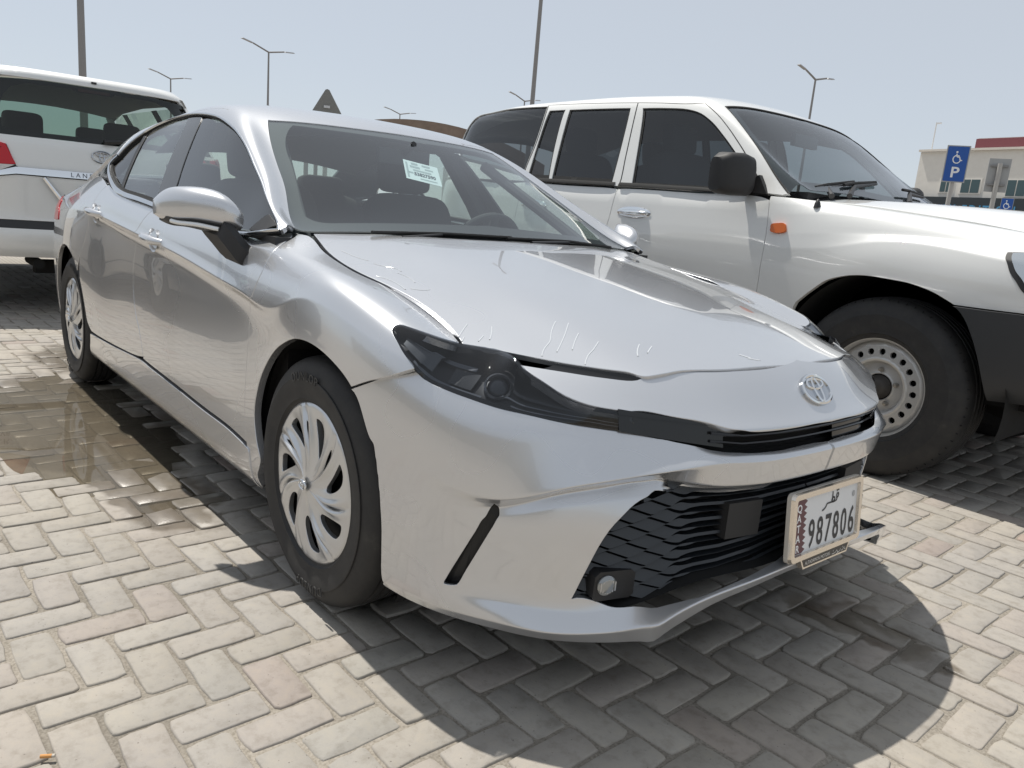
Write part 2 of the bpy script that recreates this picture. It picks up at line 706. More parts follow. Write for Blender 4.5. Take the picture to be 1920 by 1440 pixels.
def sand_material():
    m = mat("joint_sand", (.34, .30, .25), .95)
    nt, N, L, b = nodes_of(m)
    geo = N.new("ShaderNodeNewGeometry")
    n = N.new("ShaderNodeTexNoise"); n.inputs["Scale"].default_value = 160; n.inputs["Detail"].default_value = 4
    L.new(geo.outputs["Position"], n.inputs["Vector"])
    r = ramp(nt, n.outputs[0], [(.3, (.19, .17, .14)), (.5, (.265, .24, .205)), (.75, (.34, .31, .27))])
    n2 = N.new("ShaderNodeTexNoise"); n2.inputs["Scale"].default_value = 2.2; n2.inputs["Detail"].default_value = 3
    L.new(geo.outputs["Position"], n2.inputs["Vector"])
    r2 = ramp(nt, n2.outputs[0], [(.38, (.72, .71, .69)), (.62, (1.08, 1.07, 1.05))])
    mul = N.new("ShaderNodeMixRGB"); mul.blend_type = 'MULTIPLY'; mul.inputs[0].default_value = 1
    L.new(r.outputs[0], mul.inputs[1]); L.new(r2.outputs[0], mul.inputs[2])
    wet = wet_mask(nt, geo, L, N)
    wm = N.new("ShaderNodeMixRGB"); wm.blend_type = 'MULTIPLY'; wm.inputs[2].default_value = (.55, .52, .48, 1)
    L.new(wet, wm.inputs[0]); L.new(mul.outputs[0], wm.inputs[1])
    L.new(wm.outputs[0], b.inputs["Base Color"])
    rr = N.new("ShaderNodeMapRange")
    rr.inputs["To Min"].default_value = .95; rr.inputs["To Max"].default_value = .35
    L.new(wet, rr.inputs["Value"]); L.new(rr.outputs[0], b.inputs["Roughness"])
    bump(nt, n.outputs[0], .6, .003, b)
    return m


def far_paving_material():
    """beyond the built bricks: the same paving seen too far off to tell bricks apart"""
    m = mat("far_paving", (.42, .39, .34), .9)
    nt, N, L, b = nodes_of(m)
    geo = N.new("ShaderNodeNewGeometry")
    n = N.new("ShaderNodeTexNoise"); n.inputs["Scale"].default_value = .35; n.inputs["Detail"].default_value = 6
    L.new(geo.outputs["Position"], n.inputs["Vector"])
    r = ramp(nt, n.outputs[0], [(.35, (.27, .25, .22)), (.65, (.33, .305, .27))])
    v = N.new("ShaderNodeTexBrick")
    v.inputs["Scale"].default_value = 5
    v.inputs["Color1"].default_value = (1, 1, 1, 1); v.inputs["Color2"].default_value = (.93, .91, .88, 1); v.inputs["Mortar"].default_value = (.6, .58, .55, 1)
    v.inputs["Mortar Size"].default_value = .02
    L.new(geo.outputs["Position"], v.inputs["Vector"])
    mul = N.new("ShaderNodeMixRGB"); mul.blend_type = 'MULTIPLY'; mul.inputs[0].default_value = 1
    L.new(r.outputs[0], mul.inputs[1]); L.new(v.outputs[0], mul.inputs[2])
    L.new(mul.outputs[0], b.inputs["Base Color"])
    return m


LAT_U, LAT_O, LAT_A = .0992, (.0148, -1.3598), .0276


def puddle_depth(x, y):
    """how far the paving has sunk (m) round the puddle"""
    d = math.hypot((x + 2.0) / 1.15, (y + 1.08) / .46)
    e = math.hypot((x + 1.1) / .7, (y + 1.02) / .25)
    k = max(0.0, 1 - d * d) * .010
    return max(k, max(0.0, 1 - e * e) * .0045)


def brick_variant(rng, along_x):
    """irregular worn paver, centred, top at z=0; outline with rounded corners"""
    L_, W_ = LAT_U * 2, LAT_U
    g = .0044
    hx, hy = (L_ / 2 - g, W_ / 2 - g) if along_x else (W_ / 2 - g, L_ / 2 - g)
    r = .010
    out = []
    for cx, cy, a0 in ((hx - r, hy - r, 0), (-hx + r, hy - r, 90), (-hx + r, -hy + r, 180), (hx - r, -hy + r, 270)):
        rr = r * rng.uniform(.5, 1.3)
        for k in (0, 45, 90):
            out.append((cx + rr * math.cos(rad(a0 + k)) + rng.normal(0, .0008), cy + rr * math.sin(rad(a0 + k)) + rng.normal(0, .0008)))
        # mid-edge points
        nx = {0: (-.34, 1), 90: (-1, -.34), 180: (.34, -1), 270: (1, .34)}[a0]
        px = {0: (.34, 1), 90: (-1, .34), 180: (-.34, -1), 270: (1, -.34)}[a0]
        for q in (px, nx):
            out.append((q[0] * hx + rng.normal(0, .0010), q[1] * hy + rng.normal(0, .0010)))
    P = np.array(out)
    n = len(P)
    c = P.mean(0)
    rings = [(P, -.022), (P, -.0045), (c + (P - c) * (1 - .0022 / np.linalg.norm(P - c, axis=1, keepdims=True)), -.0014), (c + (P - c) * (1 - .0048 / np.linalg.norm(P - c, axis=1, keepdims=True)), 0)]
    V = np.concatenate([np.column_stack([q, np.full(n, z)]) for q, z in rings])
    F = []
    for k in range(3):
        for i in range(n):
            a, b = k * n + i, k * n + (i + 1) % n
            F.append((a, b, b + n, a + n))
    F.append(tuple(range(3 * n, 4 * n)))
    return V, F


def build_ground():
    m_b, m_s = paving_material(), sand_material()
    bm = bmesh.new()
    a_ = [bm.verts.new((x, y, -.0048 - puddle_depth(x, y))) for x in np.linspace(-9, 4.2, 133) for y in np.linspace(-5.2, 7.2, 125)]
    for i in range(132):
        for j in range(124):
            bm.faces.new((a_[i * 125 + j], a_[(i + 1) * 125 + j], a_[(i + 1) * 125 + j + 1], a_[i * 125 + j + 1]))
    gr = bmobj("ground", bm, m_s)
    gr["kind"] = "structure"
    # wide ground to the horizon, lying just under the paving
    bm = bmesh.new()
    bm.faces.new([bm.verts.new(v) for v in ((-900, -900, -.03), (900, -900, -.03), (900, 900, -.03), (-900, 900, -.03))])
    fg = bmobj("car_park_ground", bm, far_paving_material(), smooth=False)
    fg["kind"] = "structure"
    rng = np.random.default_rng(5)
    var = {True: [brick_variant(rng, True) for _ in range(14)], False: [brick_variant(rng, False) for _ in range(14)]}
    meshes = {}
    for ax in var:
        for k, (V, F) in enumerate(var[ax]):
            me = bpy.data.meshes.new("brick")
            me.from_pydata([tuple(v) for v in V], [], F)
            me.polygons.foreach_set("use_smooth", [True] * (len(F) - 1) + [True])
            me.materials.append(m_b)
            me.update()
            meshes[ax, k] = me
    c, s = math.cos(LAT_A), math.sin(LAT_A)
    spots = []
    cl = Vector(cam.location)
    mw = (Matrix.Translation(cam.location) @ cam.rotation_euler.to_matrix().to_4x4()).inverted()
    for i in range(-100, 60):
        for j in range(-60, 95):
            k = (i - j) % 4
            if k == 0:
                ci, cj, ax = i + 1, j + .5, True
            elif k == 3:
                ci, cj, ax = i + .5, j + 1, False
            else:
                continue
            x = LAT_O[0] + LAT_U * (c * ci - s * cj)
            y = LAT_O[1] + LAT_U * (s * ci + c * cj)
            if not (-8.9 < x < 4.1 and -5.1 < y < 7.1):
                continue
            q = mw @ Vector((x, y, 0))
            vis = q.z < -.2 and abs(q.x / q.z) < .70 and abs(q.y / q.z) < .53
            hidden = (-2.6 < x < .62 and -.60 < y < .9)
            spots.append((x, y, ax, (1e9 if (not vis or hidden) else (Vector((x, y, 0)) - cl).length)))
    spots.sort(key=lambda t: t[3])
    for x, y, ax, d in spots[:300]:
        o = bpy.data.objects.new("brick", meshes[ax, int(rng.integers(14))])
        o.location = (x + rng.normal(0, .0008), y + rng.normal(0, .0008), rng.normal(0, .0011) - puddle_depth(x, y))
        o.rotation_euler = (rng.normal(0, .005), rng.normal(0, .005), LAT_A + rng.normal(0, .007))
        link(o, gr)
    VV, FF, TT = [], [], []
    nb = 0
    for x, y, ax, d in spots[300:]:
        V, F = var[ax][int(rng.integers(14))]
        a = LAT_A + rng.normal(0, .007)
        R_ = np.array([[math.cos(a), -math.sin(a)], [math.sin(a), math.cos(a)]])
        P = V.copy()
        P[:, :2] = P[:, :2] @ R_.T
        P[:, 2] += P[:, 0] * rng.normal(0, .005) + P[:, 1] * rng.normal(0, .005)
        P += [x + rng.normal(0, .0008), y + rng.normal(0, .0008), rng.normal(0, .0011) - puddle_depth(x, y)]
        VV.append(P)
        FF += [tuple(q + nb for q in f) for f in F]
        TT += [rng.random()] * len(P)
        nb += len(P)
    me = bpy.data.meshes.new("paving_bricks")
    me.from_pydata(np.concatenate(VV).tolist(), [], FF)
    me.polygons.foreach_set("use_smooth", [True] * len(me.polygons))
    at = me.attributes.new("tone", 'FLOAT', 'POINT')
    at.data.foreach_set("value", TT)
    me.materials.append(m_b)
    me.update()
    o = bpy.data.objects.new("paving_bricks", me)
    o["kind"] = "stuff"
    link(o, gr)
    # puddle
    bm = bmesh.new()
    ring = []
    for k in range(72):
        a = 2 * math.pi * k / 72
        w = 1 + .10 * math.sin(3 * a + 1) + .06 * math.sin(7 * a) + .04 * math.sin(13 * a + 2)
        ring.append(bm.verts.new((-1.98 + 1.06 * w * math.cos(a), -1.07 + .40 * w * math.sin(a), -.0040)))
    bm.faces.new(ring)
    wm = glass_water()
    pd = bmobj("puddle", bm, wm, smooth=False)
    pd["kind"] = "structure"
    return gr


def glass_water():
    m = bpy.data.materials.new("muddy_water")
    m.use_nodes = True
    nt = m.node_tree
    for n in list(nt.nodes):
        nt.nodes.remove(n)
    out = nt.nodes.new("ShaderNodeOutputMaterial")
    tr = nt.nodes.new("ShaderNodeBsdfTransparent"); tr.inputs[0].default_value = (.80, .76, .68, 1)
    df = nt.nodes.new("ShaderNodeBsdfDiffuse"); df.inputs[0].default_value = (.19, .17, .135, 1)
    m0 = nt.nodes.new("ShaderNodeMixShader"); m0.inputs[0].default_value = .30
    gl = nt.nodes.new("ShaderNodeBsdfGlossy"); gl.inputs["Roughness"].default_value = .015
    fr = nt.nodes.new("ShaderNodeFresnel"); fr.inputs[0].default_value = 1.33
    mx = nt.nodes.new("ShaderNodeMixShader")
    L = nt.links
    L.new(tr.outputs[0], m0.inputs[1]); L.new(df.outputs[0], m0.inputs[2])
    L.new(fr.outputs[0], mx.inputs[0]); L.new(m0.outputs[0], mx.inputs[1]); L.new(gl.outputs[0], mx.inputs[2])
    L.new(mx.outputs[0], out.inputs[0])
    return m


GROUND = build_ground()
# cigarette end lying on the paving
_ce = thing("cigarette_end", "small orange cigarette end lying in a paving joint", "cigarette end", (.315, -1.56, .004), (0, 0, rad(62)))
_bm = bmesh.new()
add_tube(_bm, [(-.010, 0, .0035), (.010, 0, .0035)], .0038, 10)
bmobj("filter", _bm, mat("cigarette_filter", (.55, .27, .09), .8), _ce)
_bm = bmesh.new()
add_tube(_bm, [(.0102, 0, .0035), (.015, 0, .0035)], .0037, 10)
bmobj("paper_end", _bm, mat("cigarette_paper", (.5, .46, .4), .9), _ce)
# ================================================================== silver sedan: master surfaces (right half, y < 0)
SD = {}


def _tab(st):
    """stations: list of (x, [(y, z), ...]) -> keys, ctrl array with y negated"""
    sk = [-s[0] for s in st]
    C = [[(s[0], -y, z) for (y, z) in s[1]] for s in st]
    return sk, C


def _side():
    def sec(x, zc, belt, yc=.899, yb=.858, arch=0.0, inner=None, wb=.902, mid=.890, low=None):
        a = arch
        zc8 = zc - .028
        i = inner or (yb - .022, belt + .006)
        return (x, [(.78, .165), (.862, .182), (.893, .235), (.893, .285), (wb - .003 + a * .3, .345), (wb + a * .55, .47),
                    (mid + a, .62), (mid - .004 + a * .9, zc - .10), (yc - .019 + a * .35, zc8), (yc + .002 + a * .2, zc + .002),
                    (yc - .008, zc + .03), ((yc + yb) / 2 + .004, (zc + belt) / 2 + .012), (yb, belt - .012), i])
    st = [
        (.56, [(.66, .165), (.72, .18), (.76, .235), (.78, .285), (.79, .345), (.80, .47), (.81, .60), (.81, .655), (.80, .69), (.785, .715), (.76, .735), (.73, .748), (.69, .752), (.63, .748)]),
        (.42, [(.74, .165), (.80, .18), (.84, .235), (.86, .285), (.87, .345), (.88, .47), (.888, .60), (.887, .665), (.88, .71), (.868, .745), (.848, .775), (.815, .788), (.765, .790), (.675, .760)]),
        (.28, [(.78, .165), (.84, .18), (.88, .235), (.892, .285), (.898, .345), (.907, .47), (.914, .60), (.914, .68), (.908, .735), (.897, .778), (.878, .812), (.848, .828), (.795, .834), (.690, .802)]),
        (.10, [(.78, .165), (.855, .18), (.89, .235), (.897, .285), (.904, .345), (.912, .47), (.920, .61), (.921, .70), (.915, .765), (.905, .815), (.888, .855), (.862, .868), (.81, .879), (.700, .852)]),
        (-.08, [(.78, .165), (.86, .18), (.892, .235), (.896, .285), (.902, .345), (.909, .47), (.914, .62), (.914, .70), (.909, .765), (.903, .815), (.890, .850), (.868, .887), (.815, .908), (.705, .888)]),
        (-.25, [(.78, .165), (.862, .182), (.893, .235), (.893, .285), (.900, .345), (.904, .47), (.900, .62), (.897, .68), (.897, .735), (.902, .765), (.897, .81), (.876, .880), (.828, .930), (.725, .922)]),
        (-.42, [(.78, .165), (.862, .182), (.893, .235), (.893, .285), (.899, .345), (.902, .47), (.892, .62), (.888, .685), (.887, .748), (.900, .775), (.894, .81), (.876, .885), (.838, .938), (.715, .962)]),
        sec(-.62, .795, .943, yb=.855, inner=(.825, .950)),
        sec(-1.0, .831, .960),
        sec(-1.4, .859, .981),
        sec(-1.8, .885, 1.006, yb=.860),
        sec(-2.1, .905, 1.028, yb=.857, arch=.006),
        (-2.40, [(.78, .165), (.862, .182), (.893, .235), (.893, .285), (.902, .345), (.912, .47), (.912, .63), (.906, .77), (.900, .865), (.898, .915), (.890, .95), (.868, 1.00), (.832, 1.06), (.800, 1.085)]),
        (-2.65, [(.78, .165), (.862, .182), (.893, .235), (.897, .285), (.906, .345), (.918, .47), (.920, .64), (.917, .76), (.908, .855), (.901, .915), (.888, .955), (.862, 1.005), (.815, 1.07), (.775, 1.10)]),
        (-2.90, [(.78, .165), (.862, .182), (.893, .235), (.897, .285), (.906, .345), (.917, .47), (.918, .64), (.914, .76), (.904, .85), (.894, .905), (.878, .95), (.848, .995), (.795, 1.045), (.75, 1.07)]),
        (-3.20, [(.78, .20), (.85, .215), (.87, .25), (.878, .30), (.885, .36), (.893, .47), (.896, .62), (.893, .74), (.884, .83), (.873, .89), (.855, .94), (.82, .98), (.765, 1.02), (.71, 1.04)]),
        (-3.50, [(.70, .22), (.77, .23), (.80, .26), (.81, .31), (.82, .37), (.83, .47), (.835, .62), (.832, .74), (.822, .83), (.810, .89), (.79, .94), (.75, .975), (.69, 1.00), (.63, 1.01)]),
        (-3.80, [(.50, .24), (.57, .25), (.60, .28), (.61, .33), (.62, .39), (.63, .48), (.635, .62), (.632, .74), (.622, .83), (.610, .89), (.59, .94), (.55, .965), (.49, .98), (.43, .985)]),
    ]
    sk, C = _tab(st)
    return Surf(sk, C, 360, 150, out=(0, -1, 0), sharp=(9,), rad_=.008)


SD['side'] = _side()

# plan outline of the nose at bar height and its outward normal
_P0 = np.array([(.942, .0), (.942, .05), (.9405, .10), (.934, .20), (.915, .30), (.888, .375), (.864, .432), (.835, .49), (.805, .54), (.772, .59), (.706, .672), (.628, .745), (.535, .812), (.44, .862), (.33, .897), (.20, .916), (.05, .922)])


def _bumper():
    # (d outward offset, z) on 17 rails at the plan stations of _P0
    mid = [(-.14, .215), (-.06, .262), (.012, .304), (.020, .325), (-.012, .331), (-.045, .336), (-.06, .352), (-.06, .40), (-.06, .47), (-.055, .505), (-.040, .522), (-.008, .530), (.004, .590), (-.003, .599), (-.02, .604), (-.05, .609), (-.12, .615)]
    mid2 = [(-.14, .215), (-.06, .262), (.019, .304), (.027, .325), (-.006, .331), (-.042, .336)] + mid[6:]
    half = [(-.14, .208), (-.055, .252), (.032, .296), (.042, .321), (.006, .327), (-.035, .331), (-.058, .348)] + mid[7:11] + [(-.008, .531), (.005, .590), (-.003, .600), (-.021, .607), (-.05, .613), (-.12, .620)]
    kink = [(-.14, .195), (-.05, .236), (.043, .278), (.055, .309), (.014, .316), (-.030, .322), (-.055, .34), (-.06, .40), (-.06, .47), (-.055, .505), (-.040, .525), (-.008, .533), (.006, .590), (-.003, .602), (-.022, .610), (-.05, .617), (-.12, .625)]
    c1 = [(-.12, .182), (-.04, .212), (.045, .246), (.060, .288), (.022, .296), (-.012, .303), (-.045, .325), (-.045, .38), (-.045, .45), (-.048, .503), (-.042, .530), (-.012, .540), (.010, .584), (-.008, .604), (-.026, .620), (-.042, .635), (-.11, .65)]
    corner = [(-.10, .166), (-.03, .178), (.046, .200), (.066, .252), (.030, .264), (-.002, .276), (-.013, .30), (-.006, .36), (-.008, .44), (-.030, .505), (-.046, .538), (-.020, .548), (.014, .574), (-.006, .600), (-.026, .626), (-.040, .655), (-.10, .685)]
    c2 = [(-.10, .158), (-.03, .166), (.020, .184), (.038, .224), (.016, .240), (-.002, .256), (-.014, .285), (-.006, .36), (-.005, .44), (-.022, .502), (-.042, .531), (-.022, .540), (.017, .564), (-.004, .594), (-.025, .628), (-.037, .660), (-.095, .69)]
    e = [(-.10, .154), (-.03, .161), (.008, .175), (.026, .208), (.012, .225), (-.004, .242), (-.014, .275), (-.006, .36), (-.004, .44), (-.016, .494), (-.034, .521), (-.018, .531), (.018, .551), (-.001, .584), (-.026, .628), (-.038, .665), (-.09, .70)]
    f = [(-.10, .155), (-.03, .162), (.002, .172), (.022, .200), (.012, .216), (-.006, .238), (-.013, .27), (-.006, .35), (-.003, .43), (-.011, .474), (-.025, .498), (-.012, .507), (.017, .522), (.004, .562), (-.016, .622), (-.028, .675), (-.08, .715)]
    g = [(-.10, .160), (-.03, .167), (-.004, .176), (.011, .202), (.007, .222), (-.004, .243), (-.010, .272), (-.008, .34), (-.006, .41), (-.010, .44), (-.016, .462), (-.006, .472), (.012, .486), (.009, .526), (-.004, .605), (-.020, .685), (-.07, .73)]
    h = [(-.10, .168), (-.03, .174), (-.006, .183), (.004, .205), (.006, .225), (.003, .25), (.0, .285), (.0, .34), (.0, .39), (.001, .425), (.002, .45), (.004, .47), (.009, .49), (.008, .54), (.000, .62), (-.020, .70), (-.07, .75)]
    i = [(-.10, .176), (-.04, .182), (-.012, .190), (-.004, .21), (.000, .23), (.002, .26), (.003, .30), (.004, .345), (.004, .39), (.004, .43), (.004, .46), (.004, .49), (.004, .52), (.004, .57), (.000, .65), (-.022, .73), (-.06, .78)]
    j = [(-.10, .185), (-.05, .190), (-.022, .198), (-.012, .215), (-.008, .235), (-.005, .265), (-.002, .305), (.0, .35), (.002, .395), (.002, .44), (.003, .475), (.003, .51), (.003, .545), (.002, .60), (-.003, .68), (-.020, .75), (-.05, .80)]
    prof = [mid, mid, mid, mid2, half, kink, c1, corner, c2, e, f, g, h, i, j, j, j]
    P = _P0
    # extra stations close to the angular chin corner keep the lines straight on either side of it
    def mixp(a, b, w):
        return [tuple(np.array(p_) * (1 - w) + np.array(q_) * w) for p_, q_ in zip(a, b)]
    k_ = 7
    P = np.concatenate([P[:k_], [P[k_ - 1] * .28 + P[k_] * .72], P[k_:k_ + 1], [P[k_] * .72 + P[k_ + 1] * .28], P[k_ + 1:]])
    prof = prof[:k_] + [mixp(prof[k_ - 1], prof[k_], .72), prof[k_], mixp(prof[k_], prof[k_ + 1], .28)] + prof[k_ + 1:]
    T = np.gradient(P, axis=0)
    T /= np.linalg.norm(T, axis=1, keepdims=True)
    Nn = np.stack([T[:, 1], -T[:, 0]], 1)
    Nn[0] = Nn[1] = (1, 0)
    s = np.concatenate([[0], np.cumsum(np.linalg.norm(np.diff(P, axis=0), axis=1))])
    C = [[(P[k, 0] + Nn[k, 0] * d, -(P[k, 1] + Nn[k, 1] * d), z) for d, z in prof[k]] for k in range(len(P))]
    return Surf(s, C, 300, 240, out=(1, -.5, 0), deg=3, sharp=(2, 3, 5, 9, 10, 11, 12), rad_=.006)


SD['bumper'] = _bumper()


def _nose():
    # rails from hood side down over the nose lip
    st = [
        (.0, [(0.749, 0.810), (0.796, 0.797), (0.842, 0.759), (0.877, 0.716), (0.905, 0.682), (0.928, 0.660), (0.930, 0.652), (0.918, 0.647), (0.870, 0.645)]),
        (.12, [(0.744, 0.809), (0.791, 0.796), (0.837, 0.758), (0.873, 0.715), (0.901, 0.681), (0.925, 0.659), (0.927, 0.651), (0.915, 0.646), (0.867, 0.644)]),
        (.25, [(0.724, 0.803), (0.770, 0.789), (0.815, 0.752), (0.851, 0.712), (0.881, 0.679), (0.906, 0.658), (0.908, 0.650), (0.897, 0.645), (0.850, 0.643)]),
        (.36, [(0.689, 0.793), (0.734, 0.775), (0.781, 0.740), (0.819, 0.707), (0.850, 0.679), (0.876, 0.660), (0.879, 0.652), (0.868, 0.647), (0.820, 0.645)]),
        (.48, [(0.639, 0.780), (0.684, 0.765), (0.729, 0.737), (0.766, 0.709), (0.796, 0.685), (0.821, 0.668), (0.824, 0.660), (0.812, 0.655), (0.765, 0.653)]),
        (.58, [(0.574, 0.773), (0.614, 0.761), (0.656, 0.740), (0.694, 0.718), (0.725, 0.699), (0.752, 0.683), (0.756, 0.676), (0.745, 0.670), (0.700, 0.668)]),
        (.68, [(0.474, 0.778), (0.514, 0.768), (0.554, 0.753), (0.591, 0.737), (0.622, 0.722), (0.652, 0.707), (0.658, 0.700), (0.648, 0.694), (0.610, 0.690)]),
        (.78, [(0.364, 0.793), (0.394, 0.785), (0.424, 0.774), (0.454, 0.760), (0.480, 0.747), (0.510, 0.733), (0.518, 0.726), (0.510, 0.720), (0.480, 0.716)]),
    ]
    sk = [s[0] for s in st]
    C = [[(x, -s[0], z) for x, z in s[1]] for s in st]
    return Surf(sk, C, 150, 110, out=(1, 0, .6), sharp=(5, 7), rad_=.005)


SD['nose'] = _nose()


def _hood():
    xs = [-.50, -.35, -.20, 0.0, .2, .4, .55, .70, .82, .92]
    zc = [.994, .980, .963, .935, .903, .867, .837, .801, .770, .735]
    dr = [.020, .030, .046, .052, .060, .084, .10, .115, .12, .12]
    ys = [0, .12, .25, .38, .46, .52, .58, .66, .72, .79]
    sh = [0, .02, .08, .20, .34, .50, .66, .85, 1.0, 1.16]
    C = [[(x, -y, z - d * q) for y, q in zip(ys, sh)] for x, z, d in zip(xs, zc, dr)]
    return Surf(xs, C, 160, 90, out=(0, 0, 1))


SD['hood'] = _hood()


def _upper():
    # greenhouse: belt -> side glass -> rail -> roof/windscreen -> centre line
    st = [
        (-.36, [(.82, .950), (.80, .958), (.78, .962), (.77, .962), (.76, .958), (.75, .953), (.74, .950), (.60, .962), (.40, .972), (.20, .978), (.0, .980)]),
        (-.50, [(.845, .945), (.825, .968), (.795, 1.003), (.780, 1.016), (.765, 1.014), (.745, 1.000), (.722, .987), (.60, 1.012), (.40, 1.036), (.20, 1.050), (.0, 1.056)]),
        (-.70, [(.852, .945), (.825, .988), (.775, 1.060), (.742, 1.102), (.722, 1.112), (.700, 1.106), (.672, 1.093), (.56, 1.124), (.38, 1.150), (.19, 1.166), (.0, 1.172)]),
        (-.90, [(.855, .953), (.825, 1.015), (.765, 1.115), (.708, 1.193), (.684, 1.209), (.660, 1.209), (.628, 1.199), (.52, 1.230), (.36, 1.254), (.18, 1.270), (.0, 1.275)]),
        (-1.10, [(.857, .963), (.825, 1.035), (.757, 1.162), (.682, 1.272), (.654, 1.296), (.626, 1.306), (.592, 1.304), (.49, 1.330), (.34, 1.349), (.17, 1.360), (.0, 1.363)]),
        (-1.25, [(.858, .970), (.825, 1.045), (.752, 1.185), (.667, 1.310), (.637, 1.340), (.606, 1.358), (.574, 1.368), (.47, 1.385), (.32, 1.397), (.16, 1.403), (.0, 1.405)]),
        (-1.45, [(.859, .982), (.825, 1.055), (.748, 1.200), (.658, 1.338), (.626, 1.372), (.592, 1.393), (.556, 1.406), (.45, 1.421), (.31, 1.430), (.15, 1.435), (.0, 1.436)]),
        (-1.75, [(.859, 1.000), (.825, 1.068), (.746, 1.205), (.654, 1.343), (.622, 1.378), (.588, 1.400), (.552, 1.413), (.45, 1.428), (.31, 1.438), (.15, 1.443), (.0, 1.445)]),
        (-2.05, [(.857, 1.022), (.825, 1.082), (.750, 1.200), (.665, 1.318), (.634, 1.352), (.600, 1.375), (.562, 1.389), (.45, 1.405), (.31, 1.416), (.15, 1.422), (.0, 1.424)]),
        (-2.35, [(.838, 1.085), (.815, 1.125), (.764, 1.200), (.708, 1.274), (.677, 1.307), (.640, 1.330), (.599, 1.346), (.46, 1.364), (.31, 1.376), (.15, 1.383), (.0, 1.386)]),
        (-2.65, [(.808, 1.090), (.790, 1.120), (.752, 1.168), (.707, 1.215), (.680, 1.241), (.650, 1.261), (.614, 1.273), (.47, 1.291), (.31, 1.303), (.15, 1.310), (.0, 1.313)]),
        (-2.95, [(.780, 1.060), (.765, 1.072), (.740, 1.088), (.710, 1.108), (.690, 1.122), (.665, 1.134), (.635, 1.142), (.48, 1.155), (.31, 1.164), (.15, 1.170), (.0, 1.173)]),
        (-3.25, [(.72, 1.035), (.715, 1.038), (.705, 1.042), (.69, 1.046), (.675, 1.05), (.655, 1.054), (.63, 1.056), (.48, 1.060), (.31, 1.063), (.15, 1.065), (.0, 1.066)]),
    ]
    sk, C = _tab(st)
    return Surf(sk, C, 240, 120, out=(0, -.6, .6))


SD['upper'] = _upper()
# ================================================================== white off-roader: master surfaces (right half, y < 0, own coordinates)
SV = {}
SV_OFF = (.19, 2.79, 0.0)


def _sv_side():
    def sec(x, a=0.0, w=.945, b=1.262, wb=.905):
        return (x, [(.78, .44), (.90, .45), (w - .012, .50), (w - .002, .58), (w + .003, .70), (w + .006, .84), (w + .007, .95), (w + .003, 1.02), (w - .006, 1.09), (w - .018, 1.17), (wb + .008, b - .02), (wb - .012, b)])
    st = [
        (.98, [(.30, .50), (.42, .51), (.46, .56), (.48, .64), (.49, .76), (.50, .88), (.50, .96), (.50, 1.01), (.49, 1.05), (.47, 1.08), (.44, 1.10), (.38, 1.105)]),
        (.84, [(.62, .50), (.76, .51), (.80, .56), (.82, .64), (.84, .76), (.85, .88), (.85, .96), (.845, 1.01), (.83, 1.055), (.80, 1.085), (.76, 1.105), (.68, 1.115)]),
        (.66, [(.70, .46), (.84, .47), (.90, .53), (.925, .62), (.945, .76), (.955, .88), (.952, .97), (.940, 1.03), (.905, 1.085), (.865, 1.12), (.81, 1.140), (.74, 1.145)]),
        (.42, [(.78, .44), (.88, .45), (.93, .52), (.955, .62), (.972, .76), (.980, .90), (.976, .99), (.958, 1.06), (.915, 1.105), (.885, 1.14), (.84, 1.172), (.755, 1.182)]),
        (.15, [(.78, .44), (.90, .45), (.945, .52), (.965, .62), (.978, .78), (.984, .92), (.978, 1.02), (.955, 1.095), (.915, 1.125), (.895, 1.165), (.855, 1.203), (.765, 1.212)]),
        (-.12, [(.78, .44), (.90, .45), (.940, .52), (.955, .62), (.966, .78), (.972, .92), (.968, 1.02), (.950, 1.09), (.922, 1.125), (.903, 1.18), (.868, 1.228), (.775, 1.238)]),
        (-.38, [(.78, .44), (.90, .45), (.935, .51), (.946, .60), (.952, .74), (.954, .86), (.952, .96), (.945, 1.04), (.932, 1.11), (.913, 1.19), (.885, 1.248), (.80, 1.262)]),
        sec(-.62, b=1.278),
        sec(-.90, b=1.285, w=.944),
        sec(-1.3, b=1.290, w=.945),
        sec(-1.8, b=1.297, w=.945),
        sec(-2.3, b=1.303, w=.945),
        sec(-2.8, b=1.31, w=.945),
        sec(-3.3, b=1.315, w=.935, wb=.895),
        (-3.72, [(.70, .50), (.80, .51), (.85, .56), (.87, .64), (.88, .76), (.885, .88), (.885, .98), (.88, 1.05), (.875, 1.12), (.868, 1.20), (.855, 1.28), (.84, 1.315)]),
        (-3.90, [(.50, .55), (.60, .56), (.64, .60), (.66, .68), (.67, .78), (.675, .90), (.675, .98), (.672, 1.05), (.668, 1.12), (.66, 1.20), (.65, 1.28), (.64, 1.315)]),
    ]
    sk, C = _tab(st)
    return Surf(sk, C, 260, 120, out=(0, -1, 0), sharp=(7, 8), rad_=.012)


